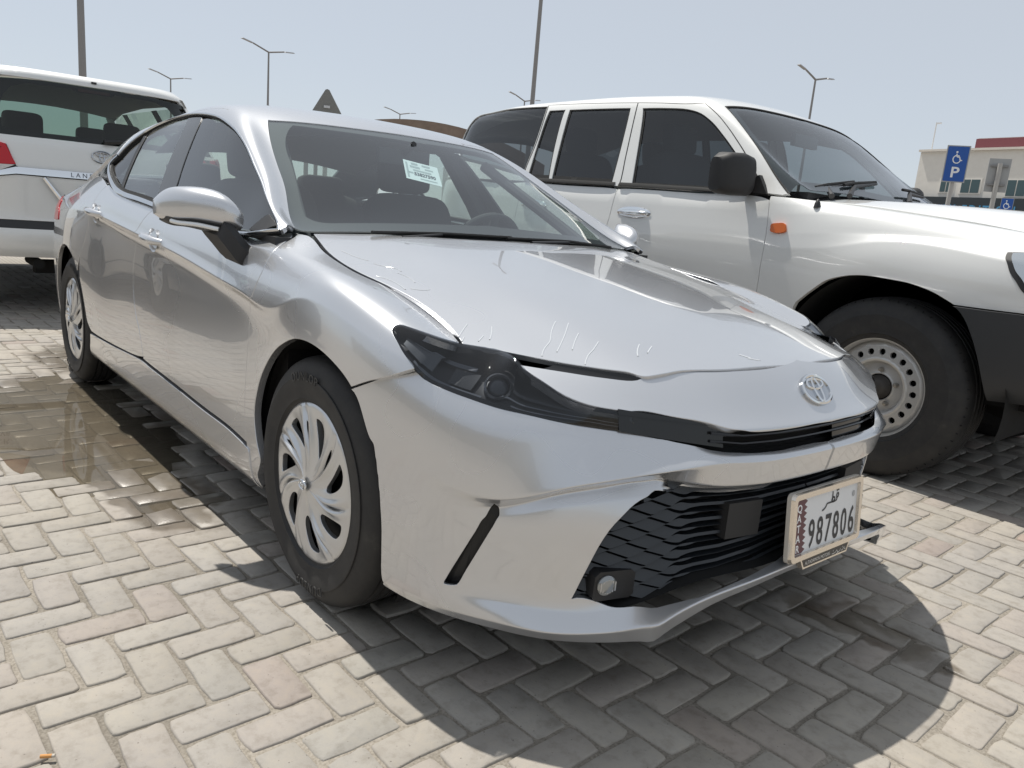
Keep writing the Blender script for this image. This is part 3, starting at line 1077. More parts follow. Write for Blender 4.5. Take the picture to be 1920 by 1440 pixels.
def _sv_upper():
    st = [
        (-.46, [(.885, 1.262), (.875, 1.268), (.862, 1.274), (.856, 1.278), (.850, 1.280), (.840, 1.280), (.828, 1.278), (.66, 1.288), (.44, 1.296), (.22, 1.302), (.0, 1.304)]),
        (-.62, [(.900, 1.272), (.890, 1.292), (.872, 1.330), (.860, 1.352), (.848, 1.362), (.832, 1.360), (.812, 1.350), (.66, 1.378), (.44, 1.400), (.22, 1.414), (.0, 1.420)]),
        (-.80, [(.904, 1.280), (.890, 1.318), (.868, 1.390), (.846, 1.452), (.830, 1.474), (.812, 1.478), (.788, 1.470), (.64, 1.498), (.43, 1.520), (.21, 1.533), (.0, 1.538)]),
        (-1.00, [(.905, 1.284), (.888, 1.345), (.860, 1.450), (.824, 1.570), (.806, 1.604), (.786, 1.618), (.760, 1.620), (.62, 1.648), (.42, 1.670), (.20, 1.683), (.0, 1.688)]),
        (-1.18, [(.905, 1.288), (.886, 1.365), (.852, 1.500), (.804, 1.670), (.784, 1.716), (.762, 1.740), (.736, 1.750), (.60, 1.774), (.41, 1.792), (.20, 1.802), (.0, 1.806)]),
        (-1.34, [(.905, 1.290), (.884, 1.372), (.846, 1.520), (.794, 1.705), (.770, 1.764), (.744, 1.798), (.712, 1.818), (.58, 1.836), (.40, 1.850), (.20, 1.858), (.0, 1.861)]),
        (-1.60, [(.905, 1.295), (.884, 1.380), (.842, 1.540), (.788, 1.742), (.764, 1.796), (.736, 1.830), (.700, 1.850), (.57, 1.866), (.39, 1.878), (.20, 1.885), (.0, 1.888)]),
        (-2.00, [(.905, 1.300), (.884, 1.385), (.842, 1.548), (.786, 1.760), (.762, 1.812), (.734, 1.846), (.698, 1.866), (.57, 1.882), (.39, 1.893), (.20, 1.899), (.0, 1.901)]),
        (-2.60, [(.905, 1.308), (.884, 1.390), (.842, 1.550), (.786, 1.762), (.762, 1.814), (.734, 1.848), (.698, 1.868), (.57, 1.884), (.39, 1.895), (.20, 1.900), (.0, 1.902)]),
        (-3.10, [(.900, 1.312), (.880, 1.392), (.838, 1.548), (.782, 1.752), (.758, 1.803), (.730, 1.836), (.694, 1.856), (.57, 1.872), (.39, 1.883), (.20, 1.889), (.0, 1.891)]),
        (-3.46, [(.888, 1.314), (.866, 1.390), (.824, 1.535), (.768, 1.722), (.744, 1.772), (.716, 1.806), (.680, 1.828), (.56, 1.846), (.38, 1.858), (.19, 1.864), (.0, 1.866)]),
        (-3.68, [(.855, 1.315), (.832, 1.380), (.790, 1.500), (.730, 1.655), (.706, 1.702), (.680, 1.738), (.646, 1.765), (.54, 1.790), (.37, 1.806), (.18, 1.814), (.0, 1.817)]),
        (-3.84, [(.76, 1.315), (.745, 1.345), (.710, 1.410), (.655, 1.500), (.635, 1.530), (.61, 1.555), (.58, 1.575), (.48, 1.60), (.34, 1.62), (.17, 1.63), (.0, 1.634)]),
    ]
    sk, C = _tab(st)
    return Surf(sk, C, 260, 110, out=(0, -.6, .6))


def _sv_hood():
    xs = [-.72, -.45, -.25, 0.0, .3, .55, .75, .92]
    zc = [1.306, 1.310, 1.312, 1.308, 1.296, 1.276, 1.245, 1.17]
    dr = [.030, .044, .058, .078, .098, .116, .125, .12]
    ys = [0, .15, .32, .46, .54, .60, .68, .76, .84]
    sh = [0, .03, .10, .20, .32, .52, .74, 1.0, 1.25]
    C = [[(x, -y, z - d * q) for y, q in zip(ys, sh)] for x, z, d in zip(xs, zc, dr)]
    return Surf(xs, C, 120, 70, out=(0, 0, 1))


SV['ov_side'] = _sv_side()
SV['ov_upper'] = _sv_upper()
SV['ov_hood'] = _sv_hood()
# outlines of panels, glass and lamps in car coordinates (metres)
FEAT = {
    'hood_shut': [[-0.4214,-0.695,0.964], [-0.2881,-0.7275,0.9361], [-0.211,-0.7381,0.9175], [-0.0502,-0.7416,0.8885], [0.0869,-0.7275,0.8671], [0.2026,-0.714,0.8434], [0.2971,-0.7112,0.8168], [0.3615,-0.7167,0.7958], [0.4071,-0.7282,0.7794]],
    'hood_front': [[0.4117,-0.7288,0.7779], [0.4738,-0.6711,0.7719], [0.5764,-0.5874,0.7615], [0.6487,-0.5231,0.7573], [0.6963,-0.481,0.7561], [0.7239,-0.4688,0.7521], [0.7417,-0.4235,0.7582], [0.7527,-0.3682,0.7648], [0.7884,-0.2545,0.7677], [0.8071,-0.1134,0.7707], [0.8218,0.0,0.7695]],
    'hood_back': [[-0.4019,-0.4884,0.9743], [-0.3528,-0.301,0.9764], [-0.3306,-0.1343,0.9769], [-0.2589,0.0,0.9701]],
    'fender_shut': [[-0.3994,-0.7117,0.9594], [-0.2951,-0.7281,0.9342], [-0.215,-0.7401,0.9152], [-0.0259,-0.7582,0.8879], [0.0773,-0.7241,0.8626], [0.1714,-0.6972,0.8342], [0.2685,-0.6907,0.8057], [0.3325,-0.6986,0.7883], [0.407,-0.7313,0.7795]],
    'hl_top_fender': [[0.3287,-0.8623,0.8028], [0.3259,-0.8523,0.8086], [0.3295,-0.8415,0.8108], [0.3439,-0.8315,0.8084], [0.3809,-0.8054,0.7991], [0.4069,-0.776,0.7897], [0.4143,-0.7369,0.7797]],
    'hl_rear_side': [[0.3287,-0.8623,0.8028], [0.3375,-0.8679,0.7954], [0.37,-0.8718,0.7755], [0.4014,-0.8717,0.7542], [0.4313,-0.8667,0.7324]],
    'hl_low': [[0.4067,-0.8504,0.7263], [0.4429,-0.8398,0.7051], [0.4902,-0.8149,0.6915], [0.5327,-0.788,0.6817], [0.5861,-0.751,0.6708], [0.6334,-0.7106,0.6646], [0.6958,-0.643,0.6533], [0.7314,-0.592,0.6476], [0.7767,-0.5282,0.6417]],
    'slot_low': [[0.7683,-0.5423,0.6412], [0.8019,-0.4906,0.6335], [0.8482,-0.4044,0.6172], [0.8901,-0.319,0.6055], [0.9,-0.2966,0.6044], [0.9136,-0.2355,0.6031], [0.9197,-0.1298,0.6032], [0.9207,-0.0703,0.6036]],
    'fender_seam': [[0.4313,-0.8667,0.7324], [0.3986,-0.8858,0.7163], [0.3623,-0.8991,0.7008], [0.3122,-0.9094,0.682], [0.2524,-0.9156,0.6556]],
    'bumper_seam': [[0.4073,-0.8507,0.7252], [0.3753,-0.8709,0.7091], [0.3405,-0.8859,0.6939], [0.2954,-0.8994,0.6727], [0.2408,-0.9104,0.6475]],
    'arch_front_bumper': [[0.2391,-0.9104,0.6498], [0.2861,-0.9069,0.6056], [0.325,-0.9012,0.5472], [0.3475,-0.896,0.4847], [0.36,-0.8922,0.4191], [0.3677,-0.8889,0.3512], [0.3677,-0.886,0.289], [0.3654,-0.8807,0.229], [0.3676,-0.8747,0.209], [0.3777,-0.8672,0.1978]],
    'arch_front_side': [[-0.3408,-0.8835,0.2256], [-0.3422,-0.8917,0.2568], [-0.3133,-0.8955,0.3082], [-0.336,-0.8993,0.3671], [-0.3496,-0.9008,0.4458], [-0.3274,-0.8995,0.526], [-0.2773,-0.8987,0.5986], [-0.1907,-0.9035,0.6645], [-0.0878,-0.9122,0.7052], [-0.0106,-0.9166,0.718], [0.0697,-0.9189,0.7156], [0.1424,-0.9191,0.7011], [0.2088,-0.9177,0.6775], [0.2489,-0.9159,0.6542]],
    'bumper_bottom': [[0.378,-0.8657,0.1958], [0.4594,-0.8442,0.1926], [0.5402,-0.797,0.1807], [0.6207,-0.7435,0.176], [0.6975,-0.6957,0.1859], [0.7786,-0.6144,0.1966], [0.8621,-0.5302,0.2126], [0.8918,-0.472,0.2294], [0.9234,-0.4035,0.2731], [0.9493,-0.2675,0.3002], [0.9515,-0.098,0.3039]],
    'grille_low': [[0.7315,-0.6256,0.2677], [0.7412,-0.6145,0.3084], [0.7537,-0.6032,0.3566], [0.765,-0.5906,0.4017], [0.776,-0.5725,0.4401], [0.7867,-0.5444,0.4731], [0.7969,-0.505,0.5007], [0.801,-0.4814,0.5145], [0.806,-0.4661,0.5162], [0.8088,-0.4575,0.5143], [0.8252,-0.3999,0.5084], [0.8417,-0.34,0.5018], [0.857,-0.2981,0.4999], [0.87,-0.2526,0.5012], [0.8819,-0.1572,0.5008], [0.9317,-0.0681,0.5299], [0.9382,0.0,0.5511]],
    'grille_low_bottom': [[0.7316,-0.6256,0.267], [0.7715,-0.5755,0.2611], [0.8134,-0.5279,0.2588], [0.8538,-0.4999,0.2675], [0.8699,-0.482,0.2751], [0.9012,-0.4461,0.2934], [0.9207,-0.416,0.3044], [0.9345,-0.1717,0.3299], [0.9265,-0.0326,0.3315]],
    'slit': [[0.6042,-0.7601,0.4679], [0.6054,-0.7517,0.4619], [0.6082,-0.7455,0.4508], [0.6102,-0.7472,0.4384], [0.6045,-0.7552,0.4171], [0.5966,-0.7628,0.3936], [0.588,-0.7698,0.3694], [0.5792,-0.7769,0.345], [0.5704,-0.784,0.3205], [0.5618,-0.7914,0.2959], [0.5553,-0.7979,0.2743], [0.5515,-0.8017,0.266], [0.5432,-0.8084,0.2627], [0.5332,-0.8157,0.2615], [0.5247,-0.8214,0.263], [0.5293,-0.8172,0.2781], [0.5366,-0.8111,0.2988], [0.5467,-0.8032,0.3252], [0.5567,-0.7955,0.3514], [0.5665,-0.7878,0.3773], [0.5762,-0.78,0.4029], [0.5848,-0.7716,0.4278], [0.5914,-0.7626,0.448]],
    'sheet': [[-0.8843,-0.1036,1.2637], [-0.8074,-0.0,1.229], [-0.6981,-0.0375,1.1697], [-0.7193,-0.1896,1.1745]],
    'nose_top': [[0.7203,-0.4662,0.7468], [0.7373,-0.4169,0.7521], [0.7508,-0.3648,0.7598], [0.794,-0.2616,0.7644], [0.82,-0.1333,0.7694], [0.8267,0.0,0.7702]],
    'nose_strip': [[0.5498,-0.678,0.7548], [0.6089,-0.616,0.7494], [0.6728,-0.5461,0.7438], [0.7114,-0.4953,0.7416], [0.719,-0.476,0.7441], [0.7192,-0.4628,0.7487]],
    'nose_vee': [[0.5498,-0.678,0.7548], [0.5781,-0.6721,0.7449], [0.6152,-0.6618,0.7315], [0.6669,-0.6443,0.7113], [0.7053,-0.6165,0.6993], [0.7436,-0.5679,0.6916], [0.7613,-0.5419,0.6888]],
    'nose_low': [[0.7613,-0.5419,0.6888], [0.7735,-0.5128,0.6905], [0.8079,-0.4616,0.6827], [0.8568,-0.3787,0.6697], [0.8889,-0.3199,0.658], [0.8982,-0.2903,0.6527], [0.9042,-0.2611,0.6503], [0.9165,-0.1973,0.6511], [0.9274,-0.0982,0.6551], [0.9284,-0.0691,0.6555]],
    'door_front_edge': [[-0.4834,-0.7773,0.9525], [-0.3612,-0.8403,0.9166], [-0.3502,-0.8762,0.8683], [-0.3701,-0.8948,0.8052], [-0.4238,-0.8878,0.7044], [-0.4232,-0.8958,0.5608], [-0.4199,-0.9002,0.4143], [-0.4126,-0.8972,0.3323]],
    'door_mid_edge': [[-1.4617,-0.8489,0.9797], [-1.524,-0.8841,0.9256], [-1.566,-0.8954,0.8867], [-1.6428,-0.8838,0.7946], [-1.6597,-0.8884,0.6781], [-1.6178,-0.8941,0.5676], [-1.5328,-0.8992,0.4769], [-1.4868,-0.8996,0.3872]],
    'door_bottom_front': [[-0.4126,-0.8972,0.3323], [-0.5507,-0.8979,0.3459], [-0.7941,-0.8983,0.3522], [-1.0754,-0.8989,0.3637], [-1.4052,-0.8993,0.3747], [-1.5005,-0.8993,0.3797]],
    'char_line': [[-2.1943,-0.8996,0.9129], [-1.5882,-0.8942,0.8631], [-1.0931,-0.8903,0.8246], [-0.6375,-0.8858,0.7719], [-0.2571,-0.8987,0.7456]],
    'dlo_low': [[-0.4207,-0.8049,0.9679], [-0.5043,-0.8377,0.954], [-0.5924,-0.8508,0.9442], [-1.4343,-0.8578,0.9835], [-1.9784,-0.8539,1.0212]],
    'dlo_rear': [[-1.9784,-0.8539,1.0212], [-2.1299,-0.8454,1.0531], [-2.2506,-0.8304,1.0932], [-2.3204,-0.8156,1.1218], [-2.3615,-0.7987,1.148], [-2.3267,-0.7725,1.1864]],
    'dlo_top': [[-2.3267,-0.7725,1.1864], [-2.3048,-0.7364,1.2363], [-2.2169,-0.6838,1.3008], [-2.0565,-0.6274,1.3551], [-1.8483,-0.6247,1.3679], [-1.6856,-0.632,1.3683], [-1.5136,-0.6397,1.3593], [-1.3741,-0.646,1.3439], [-1.2223,-0.6595,1.3121], [-1.0897,-0.6745,1.274], [-0.9493,-0.6948,1.2168], [-0.818,-0.7192,1.1531], [-0.6579,-0.7522,1.0796], [-0.5254,-0.7818,1.0214], [-0.4207,-0.8049,0.9679]],
    'ws_side': [[-1.1661,-0.5413,1.3443], [-1.0043,-0.5916,1.2614], [-0.8355,-0.6364,1.1716], [-0.6506,-0.6827,1.071], [-0.454,-0.7357,0.9775], [-0.3985,-0.7556,0.9678]],
    'ws_top': [[-1.1535,-0.5375,1.3401], [-1.1064,-0.3352,1.3499], [-1.085,-0.1929,1.3515], [-1.0645,-0.0628,1.3482], [-1.013,-0.0,1.328]],
    'win_front_rear_edge': [[-1.5731,-0.6473,1.3515], [-1.5016,-0.7043,1.2673], [-1.4243,-0.7705,1.1537], [-1.3679,-0.8141,1.0695], [-1.3495,-0.8369,1.0223], [-1.3039,-0.8564,0.9772]],
    'win_rear_front_edge': [[-1.7439,-0.6417,1.3554], [-1.6596,-0.703,1.2705], [-1.5914,-0.7668,1.165], [-1.5331,-0.8142,1.077], [-1.492,-0.8439,1.0163], [-1.4745,-0.8549,0.9925]],
    'win_rear_rear_edge': [[-2.2129,-0.6932,1.2891], [-2.1241,-0.7432,1.2132], [-2.065,-0.7923,1.1337], [-2.0139,-0.8318,1.0639], [-1.9837,-0.8513,1.0266]],
    'bpillar_front': [[-1.6474,-0.637,1.3636], [-1.5714,-0.7,1.2752], [-1.4982,-0.7652,1.1656], [-1.4366,-0.8106,1.0796], [-1.3905,-0.8389,1.0206], [-1.3474,-0.8575,0.9779]],
    'ov_fwin_top': [[-1.7775,-0.7765,1.7741], [-1.576,-0.7754,1.7664], [-1.4426,-0.7753,1.7556], [-1.3449,-0.782,1.7329], [-1.2524,-0.7971,1.6887], [-1.1552,-0.8164,1.6215], [-1.0584,-0.8355,1.5422], [-0.9476,-0.8578,1.4465], [-0.8382,-0.8818,1.3495], [-0.77,-0.9011,1.2864]],
    'ov_fwin_low': [[-0.7692,-0.9018,1.2846], [-1.1446,-0.9032,1.2945], [-1.6841,-0.9044,1.2989]],
    'ov_rwin': [[-2.432,-0.7708,1.7934], [-1.877,-0.7751,1.7798], [-1.8556,-0.8394,1.5556], [-1.8486,-0.9011,1.314], [-2.4097,-0.8995,1.3273], [-2.4236,-0.8386,1.5623]],
    'ov_vent': [[-2.6359,-0.7691,1.7965], [-2.4733,-0.7699,1.7953], [-2.468,-0.8385,1.5628], [-2.4354,-0.8991,1.3292], [-2.6627,-0.8993,1.3306], [-2.6554,-0.8413,1.5528]],
    'ov_qwin': [[-2.6826,-0.7475,1.83], [-2.6771,-0.8281,1.6024], [-2.7097,-0.8771,1.4167], [-2.7168,-0.8981,1.3357], [-3.5509,-0.8404,1.4543], [-3.6803,-0.7503,1.6011], [-3.6573,-0.7162,1.7097], [-3.6051,-0.6966,1.7801], [-3.5268,-0.6767,1.818], [-3.331,-0.6931,1.8305], [-2.9713,-0.7349,1.8364]],
    'ov_bgap_up': [[-1.8351,-0.7584,1.8108], [-1.8144,-0.8074,1.675], [-1.7961,-0.8592,1.4788], [-1.7818,-0.8979,1.3266], [-1.7911,-0.905,1.2978]],
    'ov_bgap': [[-1.7918,-0.9036,1.2811], [-1.8018,-0.9253,1.1846], [-1.8113,-0.9409,1.075]],
    'ov_agap_up': [[-1.3306,-0.7518,1.7852], [-1.2357,-0.7798,1.7307], [-1.1472,-0.8002,1.669], [-1.0599,-0.8188,1.5956], [-0.9618,-0.8407,1.5053], [-0.8482,-0.8709,1.3868], [-0.7341,-0.9036,1.2777]],
    'ov_agap': [[-0.7191,-0.9138,1.2573], [-0.7005,-0.9313,1.1464], [-0.6898,-0.9458,1.0381], [-0.689,-0.9507,0.9714], [-0.6903,-0.9513,0.9495], [-0.6907,-0.9501,0.8128]],
    'ov_cgap_up': [[-2.6778,-0.7455,1.8325], [-2.6676,-0.8281,1.6022], [-2.7043,-0.8803,1.4043], [-2.7103,-0.8996,1.3296]],
    'ov_dgap_top': [[-2.6846,-0.74,1.8383], [-2.3673,-0.7472,1.8316], [-2.0348,-0.7544,1.82], [-1.8351,-0.7584,1.8108], [-1.6619,-0.7605,1.801], [-1.4591,-0.7605,1.7862], [-1.3208,-0.7699,1.7579], [-1.2271,-0.7876,1.7131]],
    'ov_ws_side': [[-1.1992,-0.7067,1.7646], [-1.0207,-0.7848,1.6301], [-0.8554,-0.8329,1.4936], [-0.7295,-0.8665,1.3772], [-0.6526,-0.8845,1.3124], [-0.6267,-0.8906,1.2928]],
    'ov_ws_top': [[-1.1992,-0.7067,1.7646], [-1.1852,-0.4609,1.789], [-1.1808,-0.154,1.8026], [-1.1256,-0.0,1.7755]],
    'ov_hood_line': [[-0.72,-0.5973,1.2908], [-0.6662,-0.6218,1.288], [-0.5604,-0.6875,1.2792], [-0.3486,-0.7243,1.2666], [-0.0312,-0.7661,1.2318], [0.2073,-0.7747,1.2051], [0.4367,-0.8117,1.1603]],
    'ov_arch': [[-0.4625,-0.9501,0.7598], [-0.3859,-0.953,0.8336], [-0.3218,-0.9562,0.8854], [-0.2377,-0.9618,0.9163], [-0.1703,-0.9668,0.9286], [-0.0376,-0.9751,0.9295], [0.0885,-0.9802,0.9199], [0.1811,-0.9826,0.8979], [0.2426,-0.983,0.8728], [0.2842,-0.9823,0.853], [0.3272,-0.9799,0.8193], [0.3723,-0.9727,0.7466], [0.4123,-0.9584,0.6513], [0.4388,-0.9358,0.5599], [0.4569,-0.8847,0.4781]],
    'ov_bumper_top': [[0.2842,-0.9823,0.853], [0.4061,-0.9778,0.8526], [0.5449,-0.9637,0.8534]],
    'ov_headlamp': [[0.4386,-0.93,1.0865], [0.4434,-0.9503,1.0636], [0.4694,-0.9626,1.0213], [0.5025,-0.9655,0.9838], [0.5334,-0.9651,0.95]],
    'ov_signal': [[-0.6648,-0.9355,1.1155], [-0.6657,-0.9332,1.1317], [-0.6306,-0.9316,1.14], [-0.5936,-0.9312,1.1382], [-0.5859,-0.9372,1.1001], [-0.6214,-0.9386,1.0928], [-0.656,-0.9384,1.0951]],
    'ov_handle': [[-1.7542,-0.9305,1.1489], [-1.6222,-0.9277,1.1715], [-1.4845,-0.9304,1.1522], [-1.6059,-0.9359,1.1141], [-1.6148,-0.9314,1.1454]],
    'ov_nozzle': [[-0.4646,-0.884,1.244]],
    'ov_flare': [[-0.5584,-0.943,1.0548], [-0.4216,-0.9353,1.0947], [-0.276,-0.9294,1.1141], [-0.1031,-0.9321,1.1131], [0.0697,-0.9464,1.1047]],
    'film_0': [[0.4372,-0.4716,0.8267], [0.4712,-0.5146,0.8088], [0.5031,-0.5469,0.7927], [0.5225,-0.581,0.779], [0.5421,-0.6037,0.7678]],
    'film_1': [[0.4596,-0.4498,0.8259], [0.4953,-0.4921,0.8084], [0.5247,-0.5313,0.7909], [0.5467,-0.5634,0.7765]],
    'film_2': [[0.5123,-0.4648,0.8104], [0.5357,-0.4981,0.7966], [0.5596,-0.5278,0.7822]],
    'film_3': [[0.5669,-0.4523,0.7991], [0.5853,-0.4852,0.7864], [0.5985,-0.5158,0.7743], [0.6193,-0.543,0.7604]],
    'film_4': [[0.3805,-0.6236,0.8083], [0.4104,-0.6475,0.7951], [0.4262,-0.6638,0.7872]],
    'film_5': [[0.4056,-0.667,0.7924], [0.4197,-0.6909,0.7833]],
    'film_6': [[0.3444,-0.6693,0.81], [0.3676,-0.7007,0.797], [0.384,-0.7209,0.788]],
    'film_7': [[0.3893,-0.7097,0.7885], [0.4024,-0.7248,0.7815]],
    'film_8': [[0.6201,-0.3686,0.7991], [0.6448,-0.4023,0.7875], [0.6597,-0.4162,0.781]],
    'film_9': [[0.6395,-0.347,0.7966], [0.6589,-0.383,0.7867]],
    'film_10': [[0.7634,-0.1359,0.7816], [0.7804,-0.1089,0.7783]],
    'film_11': [[0.7416,-0.1406,0.7868], [0.7655,-0.1256,0.7815]],
    'film_12': [[-0.2435,-0.6941,0.9292], [-0.1851,-0.6827,0.9184], [-0.1369,-0.667,0.9116]],
    'film_13': [[-0.1087,-0.666,0.907], [-0.0696,-0.6517,0.9026], [-0.0408,-0.6352,0.9002], [-0.0133,-0.635,0.896]],
    'film_14': [[-0.0041,-0.6522,0.8924], [0.0396,-0.6458,0.886], [0.0848,-0.6526,0.8772]],
    'film_15': [[0.1193,-0.6869,0.8661], [0.1392,-0.6675,0.8646], [0.144,-0.6449,0.8667]],
    'film_16': [[0.0006,-0.718,0.8833], [0.0514,-0.7014,0.8769], [0.121,-0.7037,0.8635]],
}
# ================================================================== materials shared by the vehicles
def paint_silver():
    m = mat("silver_paint", (.59, .60, .62), .28, .72)
    nt, N, L, b = nodes_of(m)
    b.inputs["Coat Weight"].default_value = 1.0
    b.inputs["Coat Roughness"].default_value = .015
    b.inputs["Coat IOR"].default_value = 1.65
    # flakes lie flatter or steeper by the inch: a faint, broad change of lustre
    d = noise_node(nt, 1.7, 2, .5)
    r2 = ramp(nt, d.outputs[0], [(.30, (.255, .255, .255)), (.75, (.29, .29, .29))])
    L.new(r2.outputs[0], b.inputs["Roughness"])
    return m


M_SILVER = paint_silver()
M_BLACKGLOSS = mat("gloss_black_plastic", (.012, .012, .013), .12)
M_BLACK = mat("black_plastic", (.018, .018, .019), .45)
M_TRIM = mat("textured_black_trim", (.022, .022, .023), .62)
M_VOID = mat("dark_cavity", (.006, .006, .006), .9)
M_CHROME = mat("chrome", (.78, .79, .80), .06, 1.0)
M_SATIN = mat("satin_metal_trim", (.62, .64, .66), .18, 1.0)
M_RUBBER = mat("rubber_seal", (.012, .012, .012), .7)


def glass_mat(name, tint, refl=1.0, ior=1.45):
    m = bpy.data.materials.new(name)
    m.use_nodes = True
    nt = m.node_tree
    for n in list(nt.nodes):
        nt.nodes.remove(n)
    out = nt.nodes.new("ShaderNodeOutputMaterial")
    tr = nt.nodes.new("ShaderNodeBsdfTransparent")
    tr.inputs[0].default_value = (*tint, 1)
    gl = nt.nodes.new("ShaderNodeBsdfGlossy")
    gl.inputs[0].default_value = (refl, refl, refl, 1)
    gl.inputs["Roughness"].default_value = .012
    fr = nt.nodes.new("ShaderNodeFresnel")
    geo = nt.nodes.new("ShaderNodeNewGeometry")
    sel = nt.nodes.new("ShaderNodeMix")          # a thin pane mirrors alike from inside and outside
    sel.inputs["A"].default_value = ior
    sel.inputs["B"].default_value = 1.0 / ior
    nt.links.new(geo.outputs["Backfacing"], sel.inputs["Factor"])
    nt.links.new(sel.outputs["Result"], fr.inputs[0])
    mx = nt.nodes.new("ShaderNodeMixShader")
    nt.links.new(fr.outputs[0], mx.inputs[0])
    nt.links.new(tr.outputs[0], mx.inputs[1])
    nt.links.new(gl.outputs[0], mx.inputs[2])
    nt.links.new(mx.outputs[0], out.inputs[0])
    return m


M_WSGLASS = glass_mat("windscreen_glass", (.78, .87, .86), 1.0, 1.95)
M_SIDEGLASS = glass_mat("side_glass", (.76, .84, .78), 1.0, 2.25)
M_LENS = glass_mat("lamp_lens", (.55, .57, .60), 1.0, 1.5)
M_TINT = glass_mat("privacy_glass", (.16, .18, .19), 1.0, 1.65)


def rubber_tyre():
    m = mat("tyre_rubber", (.021, .021, .022), .68)
    nt, N, L, b = nodes_of(m)
    n = noise_node(nt, 14, 6, .65)
    r = ramp(nt, n.outputs[0], [(.35, (.017, .017, .018)), (.62, (.028, .027, .026)), (.85, (.060, .056, .05))])
    L.new(r.outputs[0], b.inputs["Base Color"])
    f = noise_node(nt, 160, 2, .5)
    bump(nt, f.outputs[0], .15, .001, b)
    return m


M_TYRE = rubber_tyre()
M_HUB = mat("hubcap_silver", (.60, .61, .62), .30, .75)
M_HUB.node_tree.nodes["Principled BSDF"].inputs["Coat Weight"].default_value = .6


def text_mesh(s, size=1.0, spacing=1.0, extrude=0.0, bold=0.0, align='LEFT', word=1.0):
    """flat or extruded lettering as (verts, faces) in the xy plane"""
    cu = bpy.data.curves.new("tmp_text", 'FONT')
    cu.body = s
    cu.size = size
    cu.space_character = spacing
    cu.extrude = extrude
    cu.offset = bold
    cu.align_x = align
    cu.resolution_u = 3
    o = bpy.data.objects.new("tmp_text", cu)
    COL.objects.link(o)
    dg = bpy.context.evaluated_depsgraph_get()
    me = o.evaluated_get(dg).to_mesh()
    V = np.array([tuple(v.co) for v in me.vertices]) if len(me.vertices) else np.zeros((0, 3))
    F = [tuple(p.vertices) for p in me.polygons]
    o.evaluated_get(dg).to_mesh_clear()
    bpy.data.objects.remove(o, do_unlink=True)
    bpy.data.curves.remove(cu)
    return V, F


def stroke_poly(paths, w):
    """flat ribbons with round joints for hand-drawn glyphs; returns verts (xy0), faces"""
    V, F = [], []
    for path in paths:
        P = smoothpath(path, step=w * .35) if len(path) > 2 else np.asarray(path, float)
        if len(P) == 1:
            c = P[0]
            b = len(V)
            V += [(c[0] + w * .65 * math.cos(a), c[1] + w * .65 * math.sin(a), 0) for a in np.linspace(0, 2 * math.pi, 10, endpoint=False)]
            F.append(tuple(range(b, b + 10)))
            continue
        T = np.gradient(P, axis=0)
        T /= np.maximum(np.linalg.norm(T, axis=1, keepdims=True), 1e-9)
        Nn = np.stack([-T[:, 1], T[:, 0]], 1) * w / 2
        b = len(V)
        for q, n in zip(P, Nn):
            V += [(q[0] + n[0], q[1] + n[1], 0), (q[0] - n[0], q[1] - n[1], 0)]
        F += [(b + 2 * i, b + 2 * i + 1, b + 2 * i + 3, b + 2 * i + 2) for i in range(len(P) - 1)]
    return np.array(V), F


def loop_inset(loop, S, d):
    """shrink a closed (s, t) loop by d metres"""
    P = dedupe(np.asarray(loop) * S)
    a = 0.5 * np.sum(P[:, 0] * np.roll(P[:, 1], -1) - np.roll(P[:, 0], -1) * P[:, 1])
    sg = 1 if a > 0 else -1
    e1 = P - np.roll(P, 1, 0)
    e2 = np.roll(P, -1, 0) - P
    n1 = np.stack([-e1[:, 1], e1[:, 0]], 1)
    n2 = np.stack([-e2[:, 1], e2[:, 0]], 1)
    n1 /= np.maximum(np.linalg.norm(n1, axis=1, keepdims=True), 1e-9)
    n2 /= np.maximum(np.linalg.norm(n2, axis=1, keepdims=True), 1e-9)
    n = n1 + n2
    l2 = np.maximum((n * n).sum(1, keepdims=True), .5)
    return (P + sg * n * 2 / l2 * d) / S


def panel(name, surf, loop, material, parent, holes=(), inset=0.0015, step=.022, flange=.014, lift=0.0, side='both', sym=False, label=None, hole_flange=None, cen=(1, 1.0)):
    """trimmed surface patch as an object; sym = one object mirrored over y=0, side = 'R', 'L' or 'both' objects"""
    S = np.array([surf.Ls, surf.Lt])
    lp = loop_inset(loop, S, inset) if inset else np.asarray(loop)
    if sym:
        lp = np.clip(lp, 0, 1)
        o3 = surf.ev(dedupe(np.asarray(loop) * S) / S)[0]
        c_ = np.abs(o3[:, 1]) < 2.5e-3
        lp[c_] = (dedupe(np.asarray(loop) * S) / S)[c_]
        ax, val = cen
        lp[c_, ax] = val
    V, F, N = trim(surf, lp, holes, step, flange, lift, hole_flange)
    objs = []
    if sym:
        # drop flange faces standing on the centre line
        k = ~((np.abs(V[F][:, :, 1]) < 3e-3).all(1))
        F = F[k]
        V[np.abs(V[:, 1]) < 3e-3, 1] = 0
        n0 = np.abs(V[:, 1]) < 1e-6
        N[n0, 1] = 0
        V2, F2, N2 = mirror_vfn(V, F, N)
        objs.append(meshobj(name, np.concatenate([V, V2]), np.concatenate([F, F2 + len(V)]), material, parent, True, np.concatenate([N, N2]), label))
    else:
        if side in ('R', 'both'):
            objs.append(meshobj(name, V, F, material, parent, True, N, label))
        if side in ('L', 'both'):
            V2, F2, N2 = mirror_vfn(V, F, N)
            objs.append(meshobj(name, V2, F2, material, parent, True, N2, label))
    return objs


